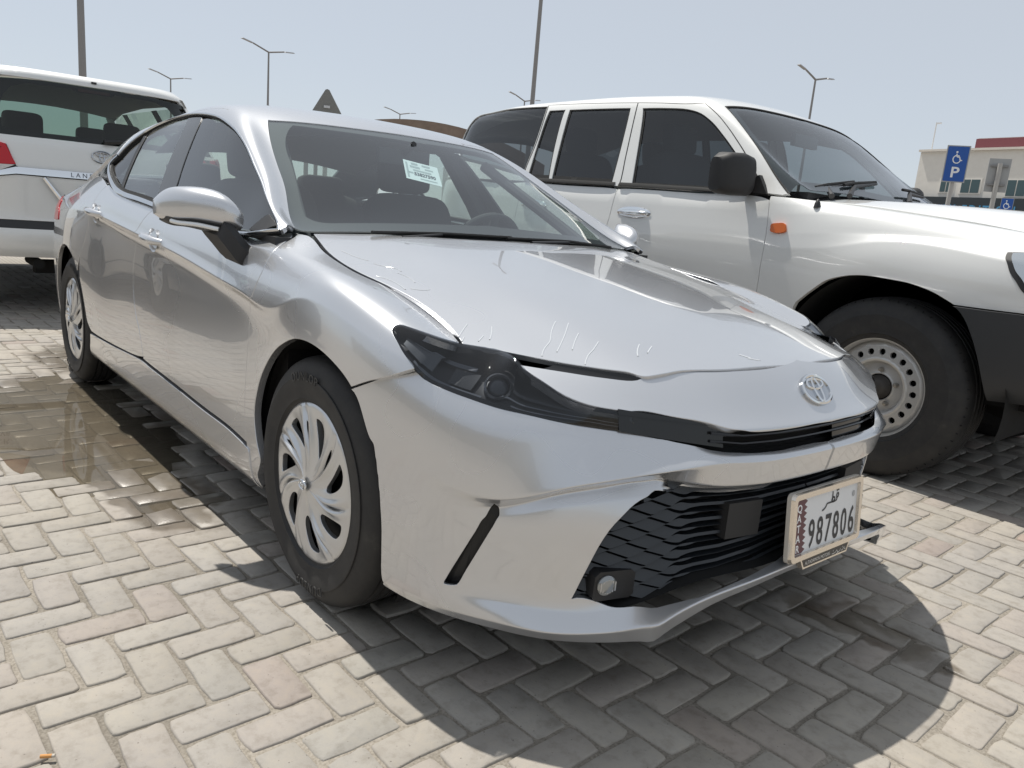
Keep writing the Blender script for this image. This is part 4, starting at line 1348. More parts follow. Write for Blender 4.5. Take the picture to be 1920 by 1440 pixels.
def strip_on(surf, path3d, w, material, name, parent, lift=.003, both=True, step=.015, thick=.004):
    """raised ribbon following a path on a surface"""
    S = np.array([surf.Ls, surf.Lt])
    st = smoothpath(surf.near(path3d) * S, step=step)
    T = np.gradient(st, axis=0)
    T /= np.maximum(np.linalg.norm(T, axis=1, keepdims=True), 1e-9)
    n2 = np.stack([-T[:, 1], T[:, 0]], 1)
    offs = [(-.5, -thick), (-.5, lift * .6), (-.25, lift), (.25, lift), (.5, lift * .6), (.5, -thick)]
    rows = []
    for o_, l_ in offs:
        P, N = surf.ev((st + n2 * o_ * w) / S)
        rows.append(P + N * l_)
    G = np.stack(rows, 1)
    nn, k = G.shape[:2]
    V = G.reshape(-1, 3)
    F = [(i * k + j, i * k + j + 1, (i + 1) * k + j + 1, (i + 1) * k + j) for i in range(nn - 1) for j in range(k - 1)]
    res = []
    bm = bmesh.new()
    vs = [bm.verts.new(v) for v in V]
    for f in F:
        bm.faces.new([vs[i] for i in f])
    res.append(bmobj(name, bm, material, parent, angle=50))
    if both:
        bm = bmesh.new()
        vs = [bm.verts.new(v * [1, -1, 1]) for v in V]
        for f in F:
            bm.faces.new([vs[i] for i in f[::-1]])
        res.append(bmobj(name, bm, material, parent, angle=50))
    return res


def F3(k):
    return [tuple(v) for v in FEAT[k]]


def lathe_tyre(r_out, r_rim, w, mat_, parent, name="tyre", groove=True, shoulder=.052):
    """tyre about local Y, outer face towards -Y"""
    h = w / 2
    hh = r_out - r_rim
    k = shoulder
    prof = [(r_rim - .012, h * .80), (r_rim + .006, h * .86), (r_rim + .012, h * .93), (r_rim + .018, h * .925), (r_rim + hh * .30, h * .985), (r_rim + hh * .50, h * 1.0), (r_rim + hh * .55, h * 1.003), (r_rim + hh * .57, h * .99), (r_out - k * 1.05, h * .965), (r_out - k * .62, h * .90), (r_out - k * .34, h * .82), (r_out - k * .15, h * .72), (r_out - k * .05, h * .60)]
    tread = []
    if groove:
        for c in (.40, .14, -.14, -.40):
            g = .035
            tread += [(r_out + (0 if abs(c) > .3 else .001), h * (c + g * 1.4)), (r_out - .007, h * (c + g)), (r_out - .007, h * (c - g)), (r_out + (0 if abs(c) > .3 else .001), h * (c - g * 1.4))]
    full = [(r, w_) for r, w_ in prof] + tread + [(r, -w_) for r, w_ in prof[::-1]]
    bm = bmesh.new()
    add_lathe(bm, full, 84, 'Y')
    # sidewall rings
    return bmobj(name, bm, mat_, parent, angle=28)


def tread_blocks(parent, r_out, w, mat_, n=70, name="sipe_shade", depth=.006):
    """shade of the shoulder sipes, drawn as thin dark boxes standing in the tread shoulders"""
    bm = bmesh.new()
    for k in range(n):
        a = 2 * math.pi * k / n
        for s in (-1, 1):
            c = Vector(((r_out - .0150) * math.cos(a), s * w * .385, (r_out - .0150) * math.sin(a)))
            R_ = Matrix.Rotation(-a, 3, 'Y') @ Matrix.Rotation(-s * .60, 3, 'Z')
            add_box(bm, c, (.009, w * .11, .0022), R_)  # near-black box imitates the shade inside a groove; nothing is cut
    o = bmobj(name, bm, mat_, parent, smooth=False)
    o["kind"] = "stuff"
    return o


def ring_text(s, r, size, y, mat_, parent, name, a0, spacing=1.1, flip=1, ext=.0012):
    """raised lettering on a tyre wall, facing -Y, centred at angle a0 (from +x towards +z)"""
    V, F = text_mesh(s, size, spacing, extrude=ext)
    if not len(V):
        return None
    cx = (V[:, 0].min() + V[:, 0].max()) / 2
    out = []
    for x, yy, z in V:
        a = a0 - flip * (x - cx) / r
        rr = r + flip * (yy - size * .35)
        out.append((rr * math.cos(a), y - z, rr * math.sin(a)))
    return meshobj(name, out, F, mat_, parent)


def emblem_mesh(bm, M4, s, t=.0025):
    """three crossing ovals; s = half width"""
    def ring(cx, cy, a, b, w, n=40):
        ro, ri = [], []
        for k in range(n):
            th = 2 * math.pi * k / n
            c_, s_ = math.cos(th), math.sin(th)
            ro.append((cx + a * c_, cy + b * s_))
            wv = w * (1.0 if True else 1)
            ri.append((cx + (a - wv) * c_, cy + (b - wv) * s_))
        rows = []
        for (P, z) in ((ro, 0), (ro, t * .6), ([(p[0] * .5 + q[0] * .5, p[1] * .5 + q[1] * .5) for p, q in zip(ro, ri)], t), (ri, t * .6), (ri, 0)):
            rows.append([bm.verts.new(M4 @ Vector((u, v, z))) for u, v in P])
        for i in range(len(rows) - 1):
            for k in range(n):
                bm.faces.new((rows[i][k], rows[i][(k + 1) % n], rows[i + 1][(k + 1) % n], rows[i + 1][k]))
    ring(0, 0, s, s * .66, s * .13)
    ring(0, s * .24, s * .62, s * .27, s * .11)
    ring(0, -s * .03, s * .27, s * .57, s * .10)


def frame_from(p, n, up=(0, 0, 1)):
    """4x4 with local z along n, local y near up, local x to the viewer's right"""
    n = Vector(n).normalized()
    u = Vector(up)
    y = (u - n * u.dot(n)).normalized()
    x = y.cross(n)
    M4 = Matrix((x, y, n)).transposed().to_4x4()
    M4.translation = Vector(p)
    return M4


# ================================================================== the silver sedan
def build_sedan():
    car = thing("silver_sedan", "new silver sedan with film on its hood, parked nose to the camera on brick paving", "car")
    side, bum, nose, hood, up = SD['side'], SD['bumper'], SD['nose'], SD['hood'], SD['upper']

    # ---------------- hood
    hs, hf, hb = F3('hood_shut'), F3('hood_front'), F3('hood_back')
    hf = [q for q in hf if q[1] < -.02]
    hb = [q for q in hb if q[1] < -.05]
    lp = loop_st(hood, [hs, [hs[-1], hf[0]], hf + [(.823, 0, .776)], [(.823, 0, .776), (-.33, 0, .978)], [(-.33, 0, .978)] + hb[::-1] + [hs[0]]])
    h = panel("hood", hood, lp, M_SILVER, car, sym=True, step=.025, cen=(1, 0.0))[0]

    M_FILM = mat("film_wrinkle", (.66, .68, .70), .10, .35)
    for k in range(40):
        if 'film_%d' % k in FEAT:
            o_ = strip_on(hood, F3('film_%d' % k), .0030, M_FILM, "film_wrinkle", h, lift=.0012, both=False, step=.006, thick=.001)
    for sg in (1, -1):
        bm = bmesh.new()
        pth = smoothpath(hs, n=30)
        rows = [[bm.verts.new((x, sg * (y + dy), z + dz)) for dy, dz in ((.05, -.030), (.0, -.034), (-.05, -.040))] for x, y, z in pth]
        for i in range(29):
            for j in range(2):
                bm.faces.new((rows[i][j], rows[i][j + 1], rows[i + 1][j + 1], rows[i + 1][j]))
        bmobj("hood_gap_filler", bm, M_VOID, car)  # dark strip added below the shut line to stop sun leaking through

    # ---------------- fender
    fs, ht, hr, fse, af = F3('fender_shut'), F3('hl_top_fender'), F3('hl_rear_side'), F3('fender_seam'), F3('arch_front_side')
    de = F3('door_front_edge')
    de = [tuple(side.ev([(float(side.near([(-.46, -.85, .95)])[0][0]), .998)])[0][0])] + de[1:]
    arch = af[::-1][:-2] + [(-.345, -.89, .245), (-.345, -.88, .195)]
    lp = loop_st(side, [fs, [fs[-1], ht[-1]], ht[::-1], hr, fse[:-1] + [arch[0]], arch, [arch[-1], (-.395, -.87, .20)], [(-.395, -.88, .20), (-.408, -.89, .28), de[-1]], de[::-1], [de[0], fs[0]]])
    panel("fender", side, lp, M_SILVER, car, inset=.0022, flange=.022)

    # ---------------- doors
    db, dm = F3('door_bottom_front'), F3('door_mid_edge')
    def rail(xs, t=.97):
        return [tuple(side.ev([(float(side.near([(x, -.85, .95 + max(0, -x - .6) * .04)])[0][0]), t)])[0][0]) for x in xs]
    belt = rail((-.52, -.62, -.8, -1.0, -1.2, -1.38), .998)
    de = [rail((-.46,), .998)[0]] + de[1:]
    dm = [rail((-1.455,), .998)[0]] + dm[1:]
    lp = loop_st(side, [de, db, dm[::-1], [dm[0]] + belt[::-1] + [de[0]]])
    doors = panel("front_door", side, lp, M_SILVER, car, inset=.0022)
    rb = [(-1.9, -.9, .355), (-2.2, -.9, .345), (-2.36, -.9, .345)]
    rarch = [(-2.825 + .40 * math.cos(a), -.9, .338 + .40 * math.sin(a)) for a in np.linspace(rad(8), rad(50), 8)]
    belt2 = rail((-1.54, -1.7, -1.9, -2.05, -2.2), .998)
    re_ = [(-2.50, -.9, .70), (-2.42, -.9, .78), (-2.37, -.9, .86), (-2.33, -.89, .95), (-2.27, -.85, 1.06)]
    lp = loop_st(side, [dm, [dm[-1]] + [(-1.6, -.9, .372)] + rb, [rb[-1]] + rarch[:-2], [rarch[-3]] + re_, [re_[-1]] + belt2[::-1] + [dm[0]]])
    rdoors = panel("rear_door", side, lp, M_SILVER, car, inset=.0022)

    # ---------------- quarter panel with rear corner
    ra = [(-2.825 + .385 * math.cos(a), -.9, .338 + .385 * math.sin(a)) for a in np.linspace(rad(46), rad(200), 18)]
    lp = loop_st(side, [[(-3.79, -.6, .25), (-3.25, -.87, .215)], [(-3.25, -.87, .215)] + ra[::-1], [ra[0]] + re_, [re_[-1], (-2.6, -.80, 1.095), (-3.0, -.74, 1.075), (-3.4, -.66, 1.02), (-3.79, -.44, .985)], [(-3.79, -.44, .985), (-3.79, -.6, .6), (-3.79, -.6, .25)]])
    panel("quarter_panel", side, lp, M_SILVER, car, inset=.0022, flange=.02)
    lp = loop_st(side, [[(-3.10, -.90, .84), (-3.4, -.85, .83)], [(-3.4, -.85, .83), (-3.4, -.80, .95)], [(-3.4, -.80, .95), (-3.2, -.855, .94)], [(-3.2, -.855, .94), (-3.10, -.90, .84)]])
    panel("tail_lamp", side, lp, mat("red_lamp", (.45, .01, .015), .12), car, lift=.004, flange=.004, inset=0)

    # ---------------- sill
    top = [(x, y, z - .010) for x, y, z in db] + [(-1.9, -.9, .350), (-2.2, -.9, .338), (-2.38, -.9, .332)]
    top[0] = (-.395, -.9, .318)
    bot = [(-2.46, -.86, .19), (-1.9, -.86, .172), (-1.4, -.86, .172), (-.9, -.86, .172), (-.38, -.86, .178)]
    lp = loop_st(side, [top, [top[-1], bot[0]], bot, [bot[-1], top[0]]])
    panel("sill", side, lp, M_SILVER, car, inset=.001, lift=.004, flange=.03)
    # panel below the doors closing to the sill
    lp = loop_st(side, [[(x, y, z + .03) for x, y, z in top], [(top[-1][0], -.9, top[-1][2] + .03), top[-1]], top[::-1], [top[0], (top[0][0], -.9, top[0][2] + .03)]])
    panel("door_step", side, lp, M_RUBBER, car, inset=.001, lift=-.016, flange=.0, step=.05)

    # ---------------- bumper
    sl, hl, bse = F3('slot_low'), F3('hl_low'), F3('bumper_seam')
    afb, bb, gl, gb, slit = F3('arch_front_bumper'), F3('bumper_bottom'), F3('grille_low'), F3('grille_low_bottom'), F3('slit')
    sl = [q for q in sl if q[1] < -.03 and q[1] > hl[-1][1] + .01]
    bst = bum.near([afb[-2]])[0][0]
    bb = [tuple(q) for q in bum.ev(np.stack([np.linspace(bst, .012, 24), np.full(24, .085)], 1))[0]]
    cz_top = (.928, 0, .606)
    cz_bot = tuple(bum.ev([(0, .085)])[0][0])
    lp = loop_st(bum, [[cz_top] + sl[::-1], [sl[0]] + hl[::-1], bse, [bse[-1]] + afb[1:-1], afb[-2:-1] + bb + [cz_bot], [cz_bot, cz_top]])
    g1 = [q for q in gl if q[1] < -.03] + [(.905, 0, .522)]
    g2 = [q for q in gb if q[1] < -.03] + [(.89, 0, .282)]
    S = np.array([bum.Ls, bum.Lt])
    top_st = loop_st(bum, [g1[:9], g1[8:]])
    top_st = np.concatenate([top_st, bum.near([g1[-1]])])
    bot_st = np.concatenate([loop_st(bum, [g2]), bum.near([g2[-1]])])
    # the grille opening reaches the centre line: cut the half bumper into one loop around it
    full = np.concatenate([loop_st(bum, [[cz_top] + sl[::-1], [sl[0]] + hl[::-1], bse, [bse[-1]] + afb[1:-1], [afb[-2]] + bb + [cz_bot]]), bum.near([cz_bot])])
    c0 = bot_st[-1].copy(); c0[0] = 0
    c1 = top_st[-1].copy(); c1[0] = 0
    lp = np.concatenate([full, [c0], bot_st[::-1][1:], top_st[1:-1], [c1]])
    lp[0, 0] = 0
    lp[len(full) - 1, 0] = 0
    slit_st = loop_st(bum, [slit + [slit[0]]], step=.008)
    panel("front_bumper", bum, lp, M_SILVER, car, holes=[slit_st], inset=0, step=.012, flange=.02, sym=True, hole_flange=.008, cen=(0, 0.0))

    # ---------------- nose panel between hood and slot
    nt_, ns_, nv, nl = F3('nose_top'), F3('nose_strip'), F3('nose_vee'), F3('nose_low')
    nt_ = [q for q in nt_ if q[1] < -.03]
    nl = [q for q in nl if q[1] < -.03]
    ct, cb = (.807, 0, .773), (.931, 0, .6515)
    lp = loop_st(nose, [[ct] + nt_[::-1], [nt_[0]] + ns_[::-1], nv, [nv[-1]] + nl[1:] + [cb], [cb, ct]])
    panel("nose_panel", nose, lp, M_SILVER, car, inset=.0008, step=.016, flange=.03, sym=True, cen=(0, 0.0))
    # emblem
    pe, ne = nose.ev(nose.near([(.868, 0, .711)]))
    bm = bmesh.new()
    nE = Vector((ne[0][0], 0, ne[0][2]))
    M4 = frame_from((pe[0][0], 0, pe[0][2] + .001), nE)
    M4.translation += nE * .002
    emblem_mesh(bm, M4, .062, .006)
    bmobj("emblem", bm, M_CHROME, car)
    bm = bmesh.new()
    add_prism(bm, [(.063 * math.cos(a), .063 * .665 * math.sin(a)) for a in np.linspace(0, 2 * math.pi, 40, endpoint=False)], M4 @ Matrix.Translation((0, 0, -.010)), .0105)
    bmobj("emblem_plate", bm, mat("emblem_back", (.5, .52, .55), .12, .9), car)

    # ---------------- headlamps
    for sg in (1, -1):
        lampo = bpy.data.objects.new("headlamp", None)
        link(lampo, car)
        fixs = lambda P: np.asarray(P) * [1, sg, 1]
        upr = np.array(ht[::1])                       # tip -> hood corner on the fender
        hood_edge = np.array([q for q in hf if q[0] < .56])
        vtip = np.array(nv[0])
        U = np.concatenate([upr, hood_edge[1:], [vtip + [-.004, -.004, .012]], np.array(nv)[1:] + [0, 0, -.002], ])
        Lw = np.concatenate([np.array(hr), np.array(hl)[1:]])
        U = smoothpath(dedupe(U, 1e-4), n=90)
        Lw = smoothpath(dedupe(Lw, 1e-4), n=90)
        tt = np.linspace(0, 1, 26)[None, :, None]
        G = U[:, None] * (1 - tt) + Lw[:, None] * tt
        # bulge outward
        T = np.gradient(G[:, 13], axis=0)
        A = Lw - U
        n = np.cross(T, A)
        n /= np.maximum(np.linalg.norm(n, axis=1, keepdims=True), 1e-9)
        if n[:, 0].mean() < 0:
            n = -n
        span = np.linalg.norm(A, axis=1)
        G = G + n[:, None] * (span[:, None, None] * .055) * (4 * tt * (1 - tt)) ** .8
        lens = Surf.from_grid(G, out=(1, -.4, .5))
        SD['lens'] = lens
        NN = lens.N

        def gridobj(name, P, N, m, par):
            V = P.reshape(-1, 3)
            k = P.shape[1]
            Fc = np.array([(i * k + j, i * k + j + 1, (i + 1) * k + j + 1, (i + 1) * k + j) for i in range(P.shape[0] - 1) for j in range(k - 1)])
            Nv = N.reshape(-1, 3)
            fn = np.cross(V[Fc[:, 1]] - V[Fc[:, 0]], V[Fc[:, 2]] - V[Fc[:, 0]])
            fl = (fn * Nv[Fc].mean(1)).sum(1) < 0
            Fc[fl] = Fc[fl][:, ::-1]
            if sg < 0:
                V, Fc, Nv = mirror_vfn(V, Fc, Nv)
            return meshobj(name, V, Fc, m, par, True, Nv)
        gridobj("lens", G + NN * .001, NN, M_LENS, lampo)
        ii = np.linspace(0, 1, 90)
        depth = (.014 + .030 * np.sin(np.clip(ii * 1.12, 0, 1) * math.pi) ** .7)[:, None, None]
        edge = (4 * tt * (1 - tt)) ** .35
        H = G - NN * (.006 + depth * edge)
        gridobj("housing", H, NN, mat("lamp_housing", (.010, .0105, .012), .28), lampo)
        # black border of the lens
        ed = [j for j in range(26)]
        gridobj("border", (G - NN * .003)[:, :3], NN[:, :3], M_BLACKGLOSS, lampo)
        gridobj("border", (G - NN * .003)[:, 23:], NN[:, 23:], M_BLACKGLOSS, lampo)
        # inner light guides
        for (a, b, j0, j1, m) in ((10, 34, 6, 8, mat("light_guide", (.20, .21, .23), .15)), (14, 40, 19, 21, mat("light_guide", (.2, .2, .2), .15)), (45, 86, 16, 17, mat("light_guide", (.2, .2, .2), .15)), (50, 86, 20, 21, mat("light_guide", (.2, .2, .2), .15))):
            gridobj("light_guide", (H + NN * .008)[a:b, j0:j1 + 1], NN[a:b, j0:j1 + 1], m, lampo)
        gridobj("reflector", (H + NN * .010)[7:24, 7:18], NN[7:24, 7:18], mat("lamp_reflector", (.16, .165, .17), .22, .6), lampo)
        gridobj("reflector", (H + NN * .009)[27:36, 9:19], NN[27:36, 9:19], mat("lamp_reflector_dark", (.07, .072, .075), .25, .5), lampo)
        gridobj("reflector", (H + NN * .007)[50:78, 10:13], NN[50:78, 10:13], mat("lamp_reflector_dark"), lampo)
        # reflector box at the rear and the projector
        for (iu, jv, r_) in ((42, 13, .025), ):
            c = Vector(fixs(H[iu, jv] + NN[iu, jv] * .012))
            d = Vector(fixs(NN[iu, jv])) + Vector((.5, 0, -.05))
            M4 = frame_from(c, d)
            bm = bmesh.new()
            prof = [(r_ * 1.28, -.02), (r_ * 1.28, .006), (r_ * 1.10, .010), (r_ * 1.02, .004)]
            add_lathe(bm, prof, 36, 'Z')
            bmesh.ops.transform(bm, matrix=M4, verts=bm.verts)
            bmobj("lamp_ring", bm, mat("lamp_ring_metal", (.25, .26, .28), .25, .8), lampo)
            bm = bmesh.new()
            add_lathe(bm, [(r_ * math.sin(a), r_ * .55 * math.cos(a) - .006) for a in np.linspace(0, math.pi / 2, 9)], 36, 'Z')
            bmesh.ops.transform(bm, matrix=M4, verts=bm.verts)
            bmobj("projector", bm, mat("projector_glass", (.03, .033, .04), .04, 0.0, Specular_IOR_Level=.9), lampo)

    # ---------------- black strip between hood edge and nose arm
    for sg in (1, -1):
        a = np.array([q for q in F3('hood_front') if .50 < q[0] and q[1] < -.455])
        b = np.array(ns_)
        A = smoothpath(np.concatenate([a, [np.array(nt_[0]) + [-.004, 0, .006]]]), n=40) + [-.003, 0, -.006]
        B = smoothpath(b, n=40) + [-.002, 0, -.004]
        tt = np.linspace(0, 1, 7)[None, :, None]
        G = A[:, None] * (1 - tt) + B[:, None] * tt
        G[:, :, 2] -= .010 * (4 * tt[..., 0] * (1 - tt[..., 0]))
        V = (G * [1, sg, 1]).reshape(-1, 3)
        Fc = [(i * 7 + j, i * 7 + j + 1, (i + 1) * 7 + j + 1, (i + 1) * 7 + j) for i in range(39) for j in range(6)]
        bm = bmesh.new()
        vs = [bm.verts.new(v) for v in V]
        for f in Fc:
            bm.faces.new([vs[i] for i in f])
        bmobj("lamp_strip", bm, M_BLACKGLOSS, car)

    # ---------------- upper slot grille
    def nose_pt(y, z, back):
        yy = min(abs(y), .80)
        x = float(np.interp(yy, _P0[:, 1], _P0[:, 0]))
        return Vector((x - back, y, z))
    bm = bmesh.new()
    ysl = np.linspace(-.60, .60, 61)
    rows = []
    for y in ysl:
        ztop = .655 + max(0, abs(y) - .3) * .10
        zb = .600 + max(0, abs(y) - .25) * .12
        rows.append([bm.verts.new(nose_pt(y, ztop, .035)), bm.verts.new(nose_pt(y, ztop - .004, .06)), bm.verts.new(nose_pt(y, zb, .065)), bm.verts.new(nose_pt(y, zb - .012, .055))])
    for i in range(60):
        for j in range(3):
            bm.faces.new((rows[i][j], rows[i][j + 1], rows[i + 1][j + 1], rows[i + 1][j]))
    gu = bmobj("upper_grille", bm, M_VOID, car)
    bm = bmesh.new()
    for zz in (.622, .640):
        add_tube(bm, [nose_pt(y, zz + max(0, abs(y) - .3) * .10, .030) for y in np.linspace(-.38, .38, 30)], .0035, 6)
    bmobj("grille_bar", bm, M_BLACKGLOSS, gu)
    # gloss blanks either side of the slot opening
    for (ya, yb) in ((-.565, -.345), (.345, .565), (.05, .22)):
        bm = bmesh.new()
        rr = []
        for y in np.linspace(ya, yb, 12):
            ztop = .655 + max(0, abs(y) - .3) * .13
            zb = .600 + max(0, abs(y) - .25) * .15
            rr.append([bm.verts.new(nose_pt(y, ztop + .004, .040)), bm.verts.new(nose_pt(y, zb, .030))])
        for i in range(11):
            bm.faces.new((rr[i][0], rr[i][1], rr[i + 1][1], rr[i + 1][0]))
        bmobj("grille_blank", bm, M_BLACKGLOSS, gu)

    # ---------------- lower grille
    bm = bmesh.new()
    rows = []
    for y in np.linspace(-.70, .70, 61):
        zb_ = float(np.interp(abs(y), [0, .30, .375, .43, .49, .54, .70], [.324, .320, .308, .290, .264, .246, .240]))
        rows.append([bm.verts.new(nose_pt(y, z, b)) for z, b in ((.585, .02), (.56, .085), (.42, .095), (zb_, .085), (zb_ - .004, .02))])
    for i in range(60):
        for j in range(4):
            bm.faces.new((rows[i][j], rows[i][j + 1], rows[i + 1][j + 1], rows[i + 1][j]))
    lg = bmobj("lower_grille", bm, M_VOID, car)
    # grille opening outline in (y, z)
    oy = np.array([(q[1], q[2]) for q in g1])
    nrow = 14
    z0, z1 = .262, .535
    pitch, sp = .074, (.535 - .262) / 14
    M_SLAT = mat("grille_slat", (.030, .034, .039), .40)
    zlo = lambda y: float(np.interp(-y, [0, .10, .50, .63], [.332, .325, .266, .262]))
    zhi = lambda y: float(np.interp(-y, [0, .63], [.530, .550]))

    def zig(k, y):
        """height of the groove line between two rows; the lines spread evenly over the opening"""
        f = k / nrow
        base = zlo(y) * (1 - f) + zhi(y) * f
        ph = ((-y) / pitch + (.5 if k % 2 else 0)) % 1.0
        tri = abs(ph * 2 - 1) * 2 - 1
        fade = np.clip((-y - .33) / .10, 0, 1)
        return base + tri * .0066 * fade

    for k in range(nrow):
        zc = zig(k, -.55) * .5 + zig(k + 1, -.55) * .5
        yl = -float(np.interp(zc, oy[:9, 1], -oy[:9, 0])) + .012
        for sg in (1, -1):
            bm = bmesh.new()
            ys = np.arange(yl, .001, pitch / 12)
            rr = []
            for y in ys:
                lo, hi = zig(k, y) + .0030, zig(k + 1, y) - .0030
                open_ = np.clip((-y - .36) / .08, 0, 1)
                m_, hh = (lo + hi) / 2, max(.0003, (hi - lo) / 2)
                thin = .0030 if k % 2 == 0 else .0002
                hh = hh * open_ + thin * (1 - open_)
                back = .030 + .012 * (1 - open_)
                ref = (zlo(y) * (1 - (k + .5) / nrow) + zhi(y) * (k + .5) / nrow)
                a = nose_pt(y, m_ + hh, back + .008 + (m_ + hh - ref) * .55)
                b = nose_pt(y, m_ - hh, back + .008 + (m_ - hh - ref) * .55)
                c = nose_pt(y, m_ - hh, back + .045)
                rr.append([bm.verts.new(Vector((v.x, v.y * sg, v.z))) for v in (a, b, c)])
            for i in range(len(rr) - 1):
                for j in range(2):
                    bm.faces.new((rr[i][j], rr[i][j + 1], rr[i + 1][j + 1], rr[i + 1][j]))
            bmobj("slat", bm, M_SLAT, lg, smooth=False)
    # radar / camera blanks beside the plate
    for (ya, yb, za, zb) in ((-.30, -.195, .395, .480), (.17, .30, .40, .50)):
        bm = bmesh.new()
        ym, w_ = (ya + yb) / 2, yb - ya
        p = nose_pt(ym, (za + zb) / 2, .060)
        tg = (nose_pt(yb, 0, 0) - nose_pt(ya, 0, 0)).normalized()
        R_ = Matrix.Rotation(math.atan2(tg.y, tg.x) - math.pi / 2, 3, 'Z')
        add_box(bm, p, (.05, w_, zb - za), R_)
        bmobj("sensor_cover", bm, M_TRIM, lg, bevel=.006)
    # fog lamps
    for sg in (1, -1):
        fl = bpy.data.objects.new("fog_lamp", None)
        link(fl, lg)
        y = -.555 * sg
        c = nose_pt(y, .302, .018)
        d = Vector((1, -.28 * sg, 0))
        M4 = frame_from(c, d)
        bm = bmesh.new()
        poly = [(-.036, -.034), (.05, -.034), (.06, -.026), (.06, .024), (.05, .032), (-.030, .034), (-.042, .024), (-.044, -.024)]
        poly = [(u * sg, v) for u, v in poly]
        if sg < 0:
            poly = poly[::-1]
        add_prism(bm, poly, M4 @ Matrix.Translation((0, 0, -.04)), .042)
        bmobj("fog_bezel", bm, M_BLACK, fl, bevel=.003)
        bm = bmesh.new()
        add_lathe(bm, [(.0235, -.01), (.0235, .004), (.021, .007), (.014, .010), (.0, .011)], 28, 'Z')
        bmesh.ops.transform(bm, matrix=M4 @ Matrix.Translation((-.012 * sg, .002, .001)), verts=bm.verts)
        bmobj("fog_lens", bm, mat("fog_glass", (.32, .33, .33), .08, .6), fl)
        bm = bmesh.new()
        for q in range(-3, 4):
            add_box(bm, M4 @ Vector(((-.012 + q * .006) * sg, .002, .010)), (.003, .0015, .034 - abs(q) * .004), M4.to_3x3() @ Matrix.Rotation(math.pi / 2, 3, 'X'))
        bmobj("lens_rib", bm, mat("fog_rib", (.5, .5, .5), .15, .7), fl)
    # liner of the air slit beside each wheel
    ps, nsn = bum.ev(slit_st)
    for sg in (1, -1):
        bm = bmesh.new()
        out_ = [bm.verts.new((p - n * .028) * [1, sg, 1]) for p, n in zip(ps, nsn)]
        mid_ = [bm.verts.new((p - n * .003) * [1, sg, 1]) for p, n in zip(ps, nsn)]
        bm.faces.new(out_)
        for i in range(len(out_)):
            bm.faces.new((out_[i], out_[(i + 1) % len(out_)], mid_[(i + 1) % len(out_)], mid_[i]))
        sl_o = bmobj("air_slit", bm, M_BLACK, car, smooth=False)
        for f_ in (.38, ):
            c = (ps.min(0) * (1 - f_) + ps.max(0) * f_)

    # ---------------- licence plate in its frame
    pl = bpy.data.objects.new("licence_plate", None)
    link(pl, car)
    M4 = frame_from((.962, .0, .418), (1, 0, .10))

    def rrect(w, h, r, n=5):
        out = []
        for cx, cy, a0 in ((w / 2 - r, h / 2 - r, 0), (-w / 2 + r, h / 2 - r, 90), (-w / 2 + r, -h / 2 + r, 180), (w / 2 - r, -h / 2 + r, 270)):
            out += [(cx + r * math.cos(rad(a0 + 90 * k / n)), cy + r * math.sin(rad(a0 + 90 * k / n))) for k in range(n + 1)]
        return out
    W_, H_ = .330, .168
    bm = bmesh.new()
    add_prism(bm, rrect(W_, H_, .014), M4 @ Matrix.Translation((0, 0, -.016)), .010)
    bmobj("plate_backing", bm, mat("plate_frame_plastic", (.62, .58, .52), .25), pl)
    bm = bmesh.new()
    o_, i_ = rrect(W_, H_, .014), rrect(W_ - .034, H_ - .034, .006)
    for z, zz in ((0, 0),):
        A = [bm.verts.new(M4 @ Vector((u, v, -.010))) for u, v in o_]
        B = [bm.verts.new(M4 @ Vector((u * .985, v * .97, .003))) for u, v in o_]
        C_ = [bm.verts.new(M4 @ Vector((u * 1.01, v * 1.02, .003))) for u, v in i_]
        D_ = [bm.verts.new(M4 @ Vector((u, v, -.005))) for u, v in i_]
        n = len(o_)
        for R1, R2 in ((A, B), (B, C_), (C_, D_)):
            for k in range(n):
                bm.faces.new((R1[k], R1[(k + 1) % n], R2[(k + 1) % n], R2[k]))
    bmobj("plate_frame", bm, mat("plate_frame_chrome", (.78, .71, .62), .16, .8), pl)
    PM = M4 @ Matrix.Translation((0, .0, -.0045))
    bm = bmesh.new()
    add_prism(bm, rrect(W_ - .030, H_ - .030, .004), PM @ Matrix.Translation((0, 0, -.001)), .001)
    bmobj("plate_sheet", bm, mat("plate_white", (.72, .73, .74), .35), pl)
    # maroon serrated band on the left
    w2, h2 = (W_ - .036) / 2, (H_ - .036) / 2
    poly = [(-w2, -h2), (-w2 + .040, -h2)]
    for k in range(9):
        z0_ = -h2 + 2 * h2 * k / 9
        poly += [(-w2 + .040, z0_), (-w2 + .053, z0_ + h2 / 9)]
    poly += [(-w2 + .040, h2), (-w2, h2)]
    poly = [tuple(q) for q in dedupe(np.array(poly), 1e-6)]
    bm = bmesh.new()
    bm.faces.new([bm.verts.new(PM @ Vector((u, v, .0006))) for u, v in poly])
    bmobj("maroon_band", bm, mat("plate_maroon", (.105, .030, .040), .4), pl, smooth=False)

    def plate_text(s, size, u, v, m, name, sx=1.0, rot=0, bold=0.0, spacing=1.0, w=.0010, par=None):
        V, Fx = text_mesh(s, size, spacing, bold=bold, align='CENTER')
        c_, s_ = math.cos(rot), math.sin(rot)
        P = []
        for x, y, z in V:
            x *= sx
            P.append(PM @ Vector((u + x * c_ - y * s_, v + x * s_ + y * c_, w)))
        return meshobj(name, P, Fx, m, par or pl)
    M_INK = mat("plate_ink", (.025, .026, .03), .5)
    digits = "987806"
    for k, ch in enumerate(digits):
        plate_text(ch, .098, -w2 + .080 + k * .0385, -h2 + .006, M_INK, "digit", sx=.62, bold=.0012)
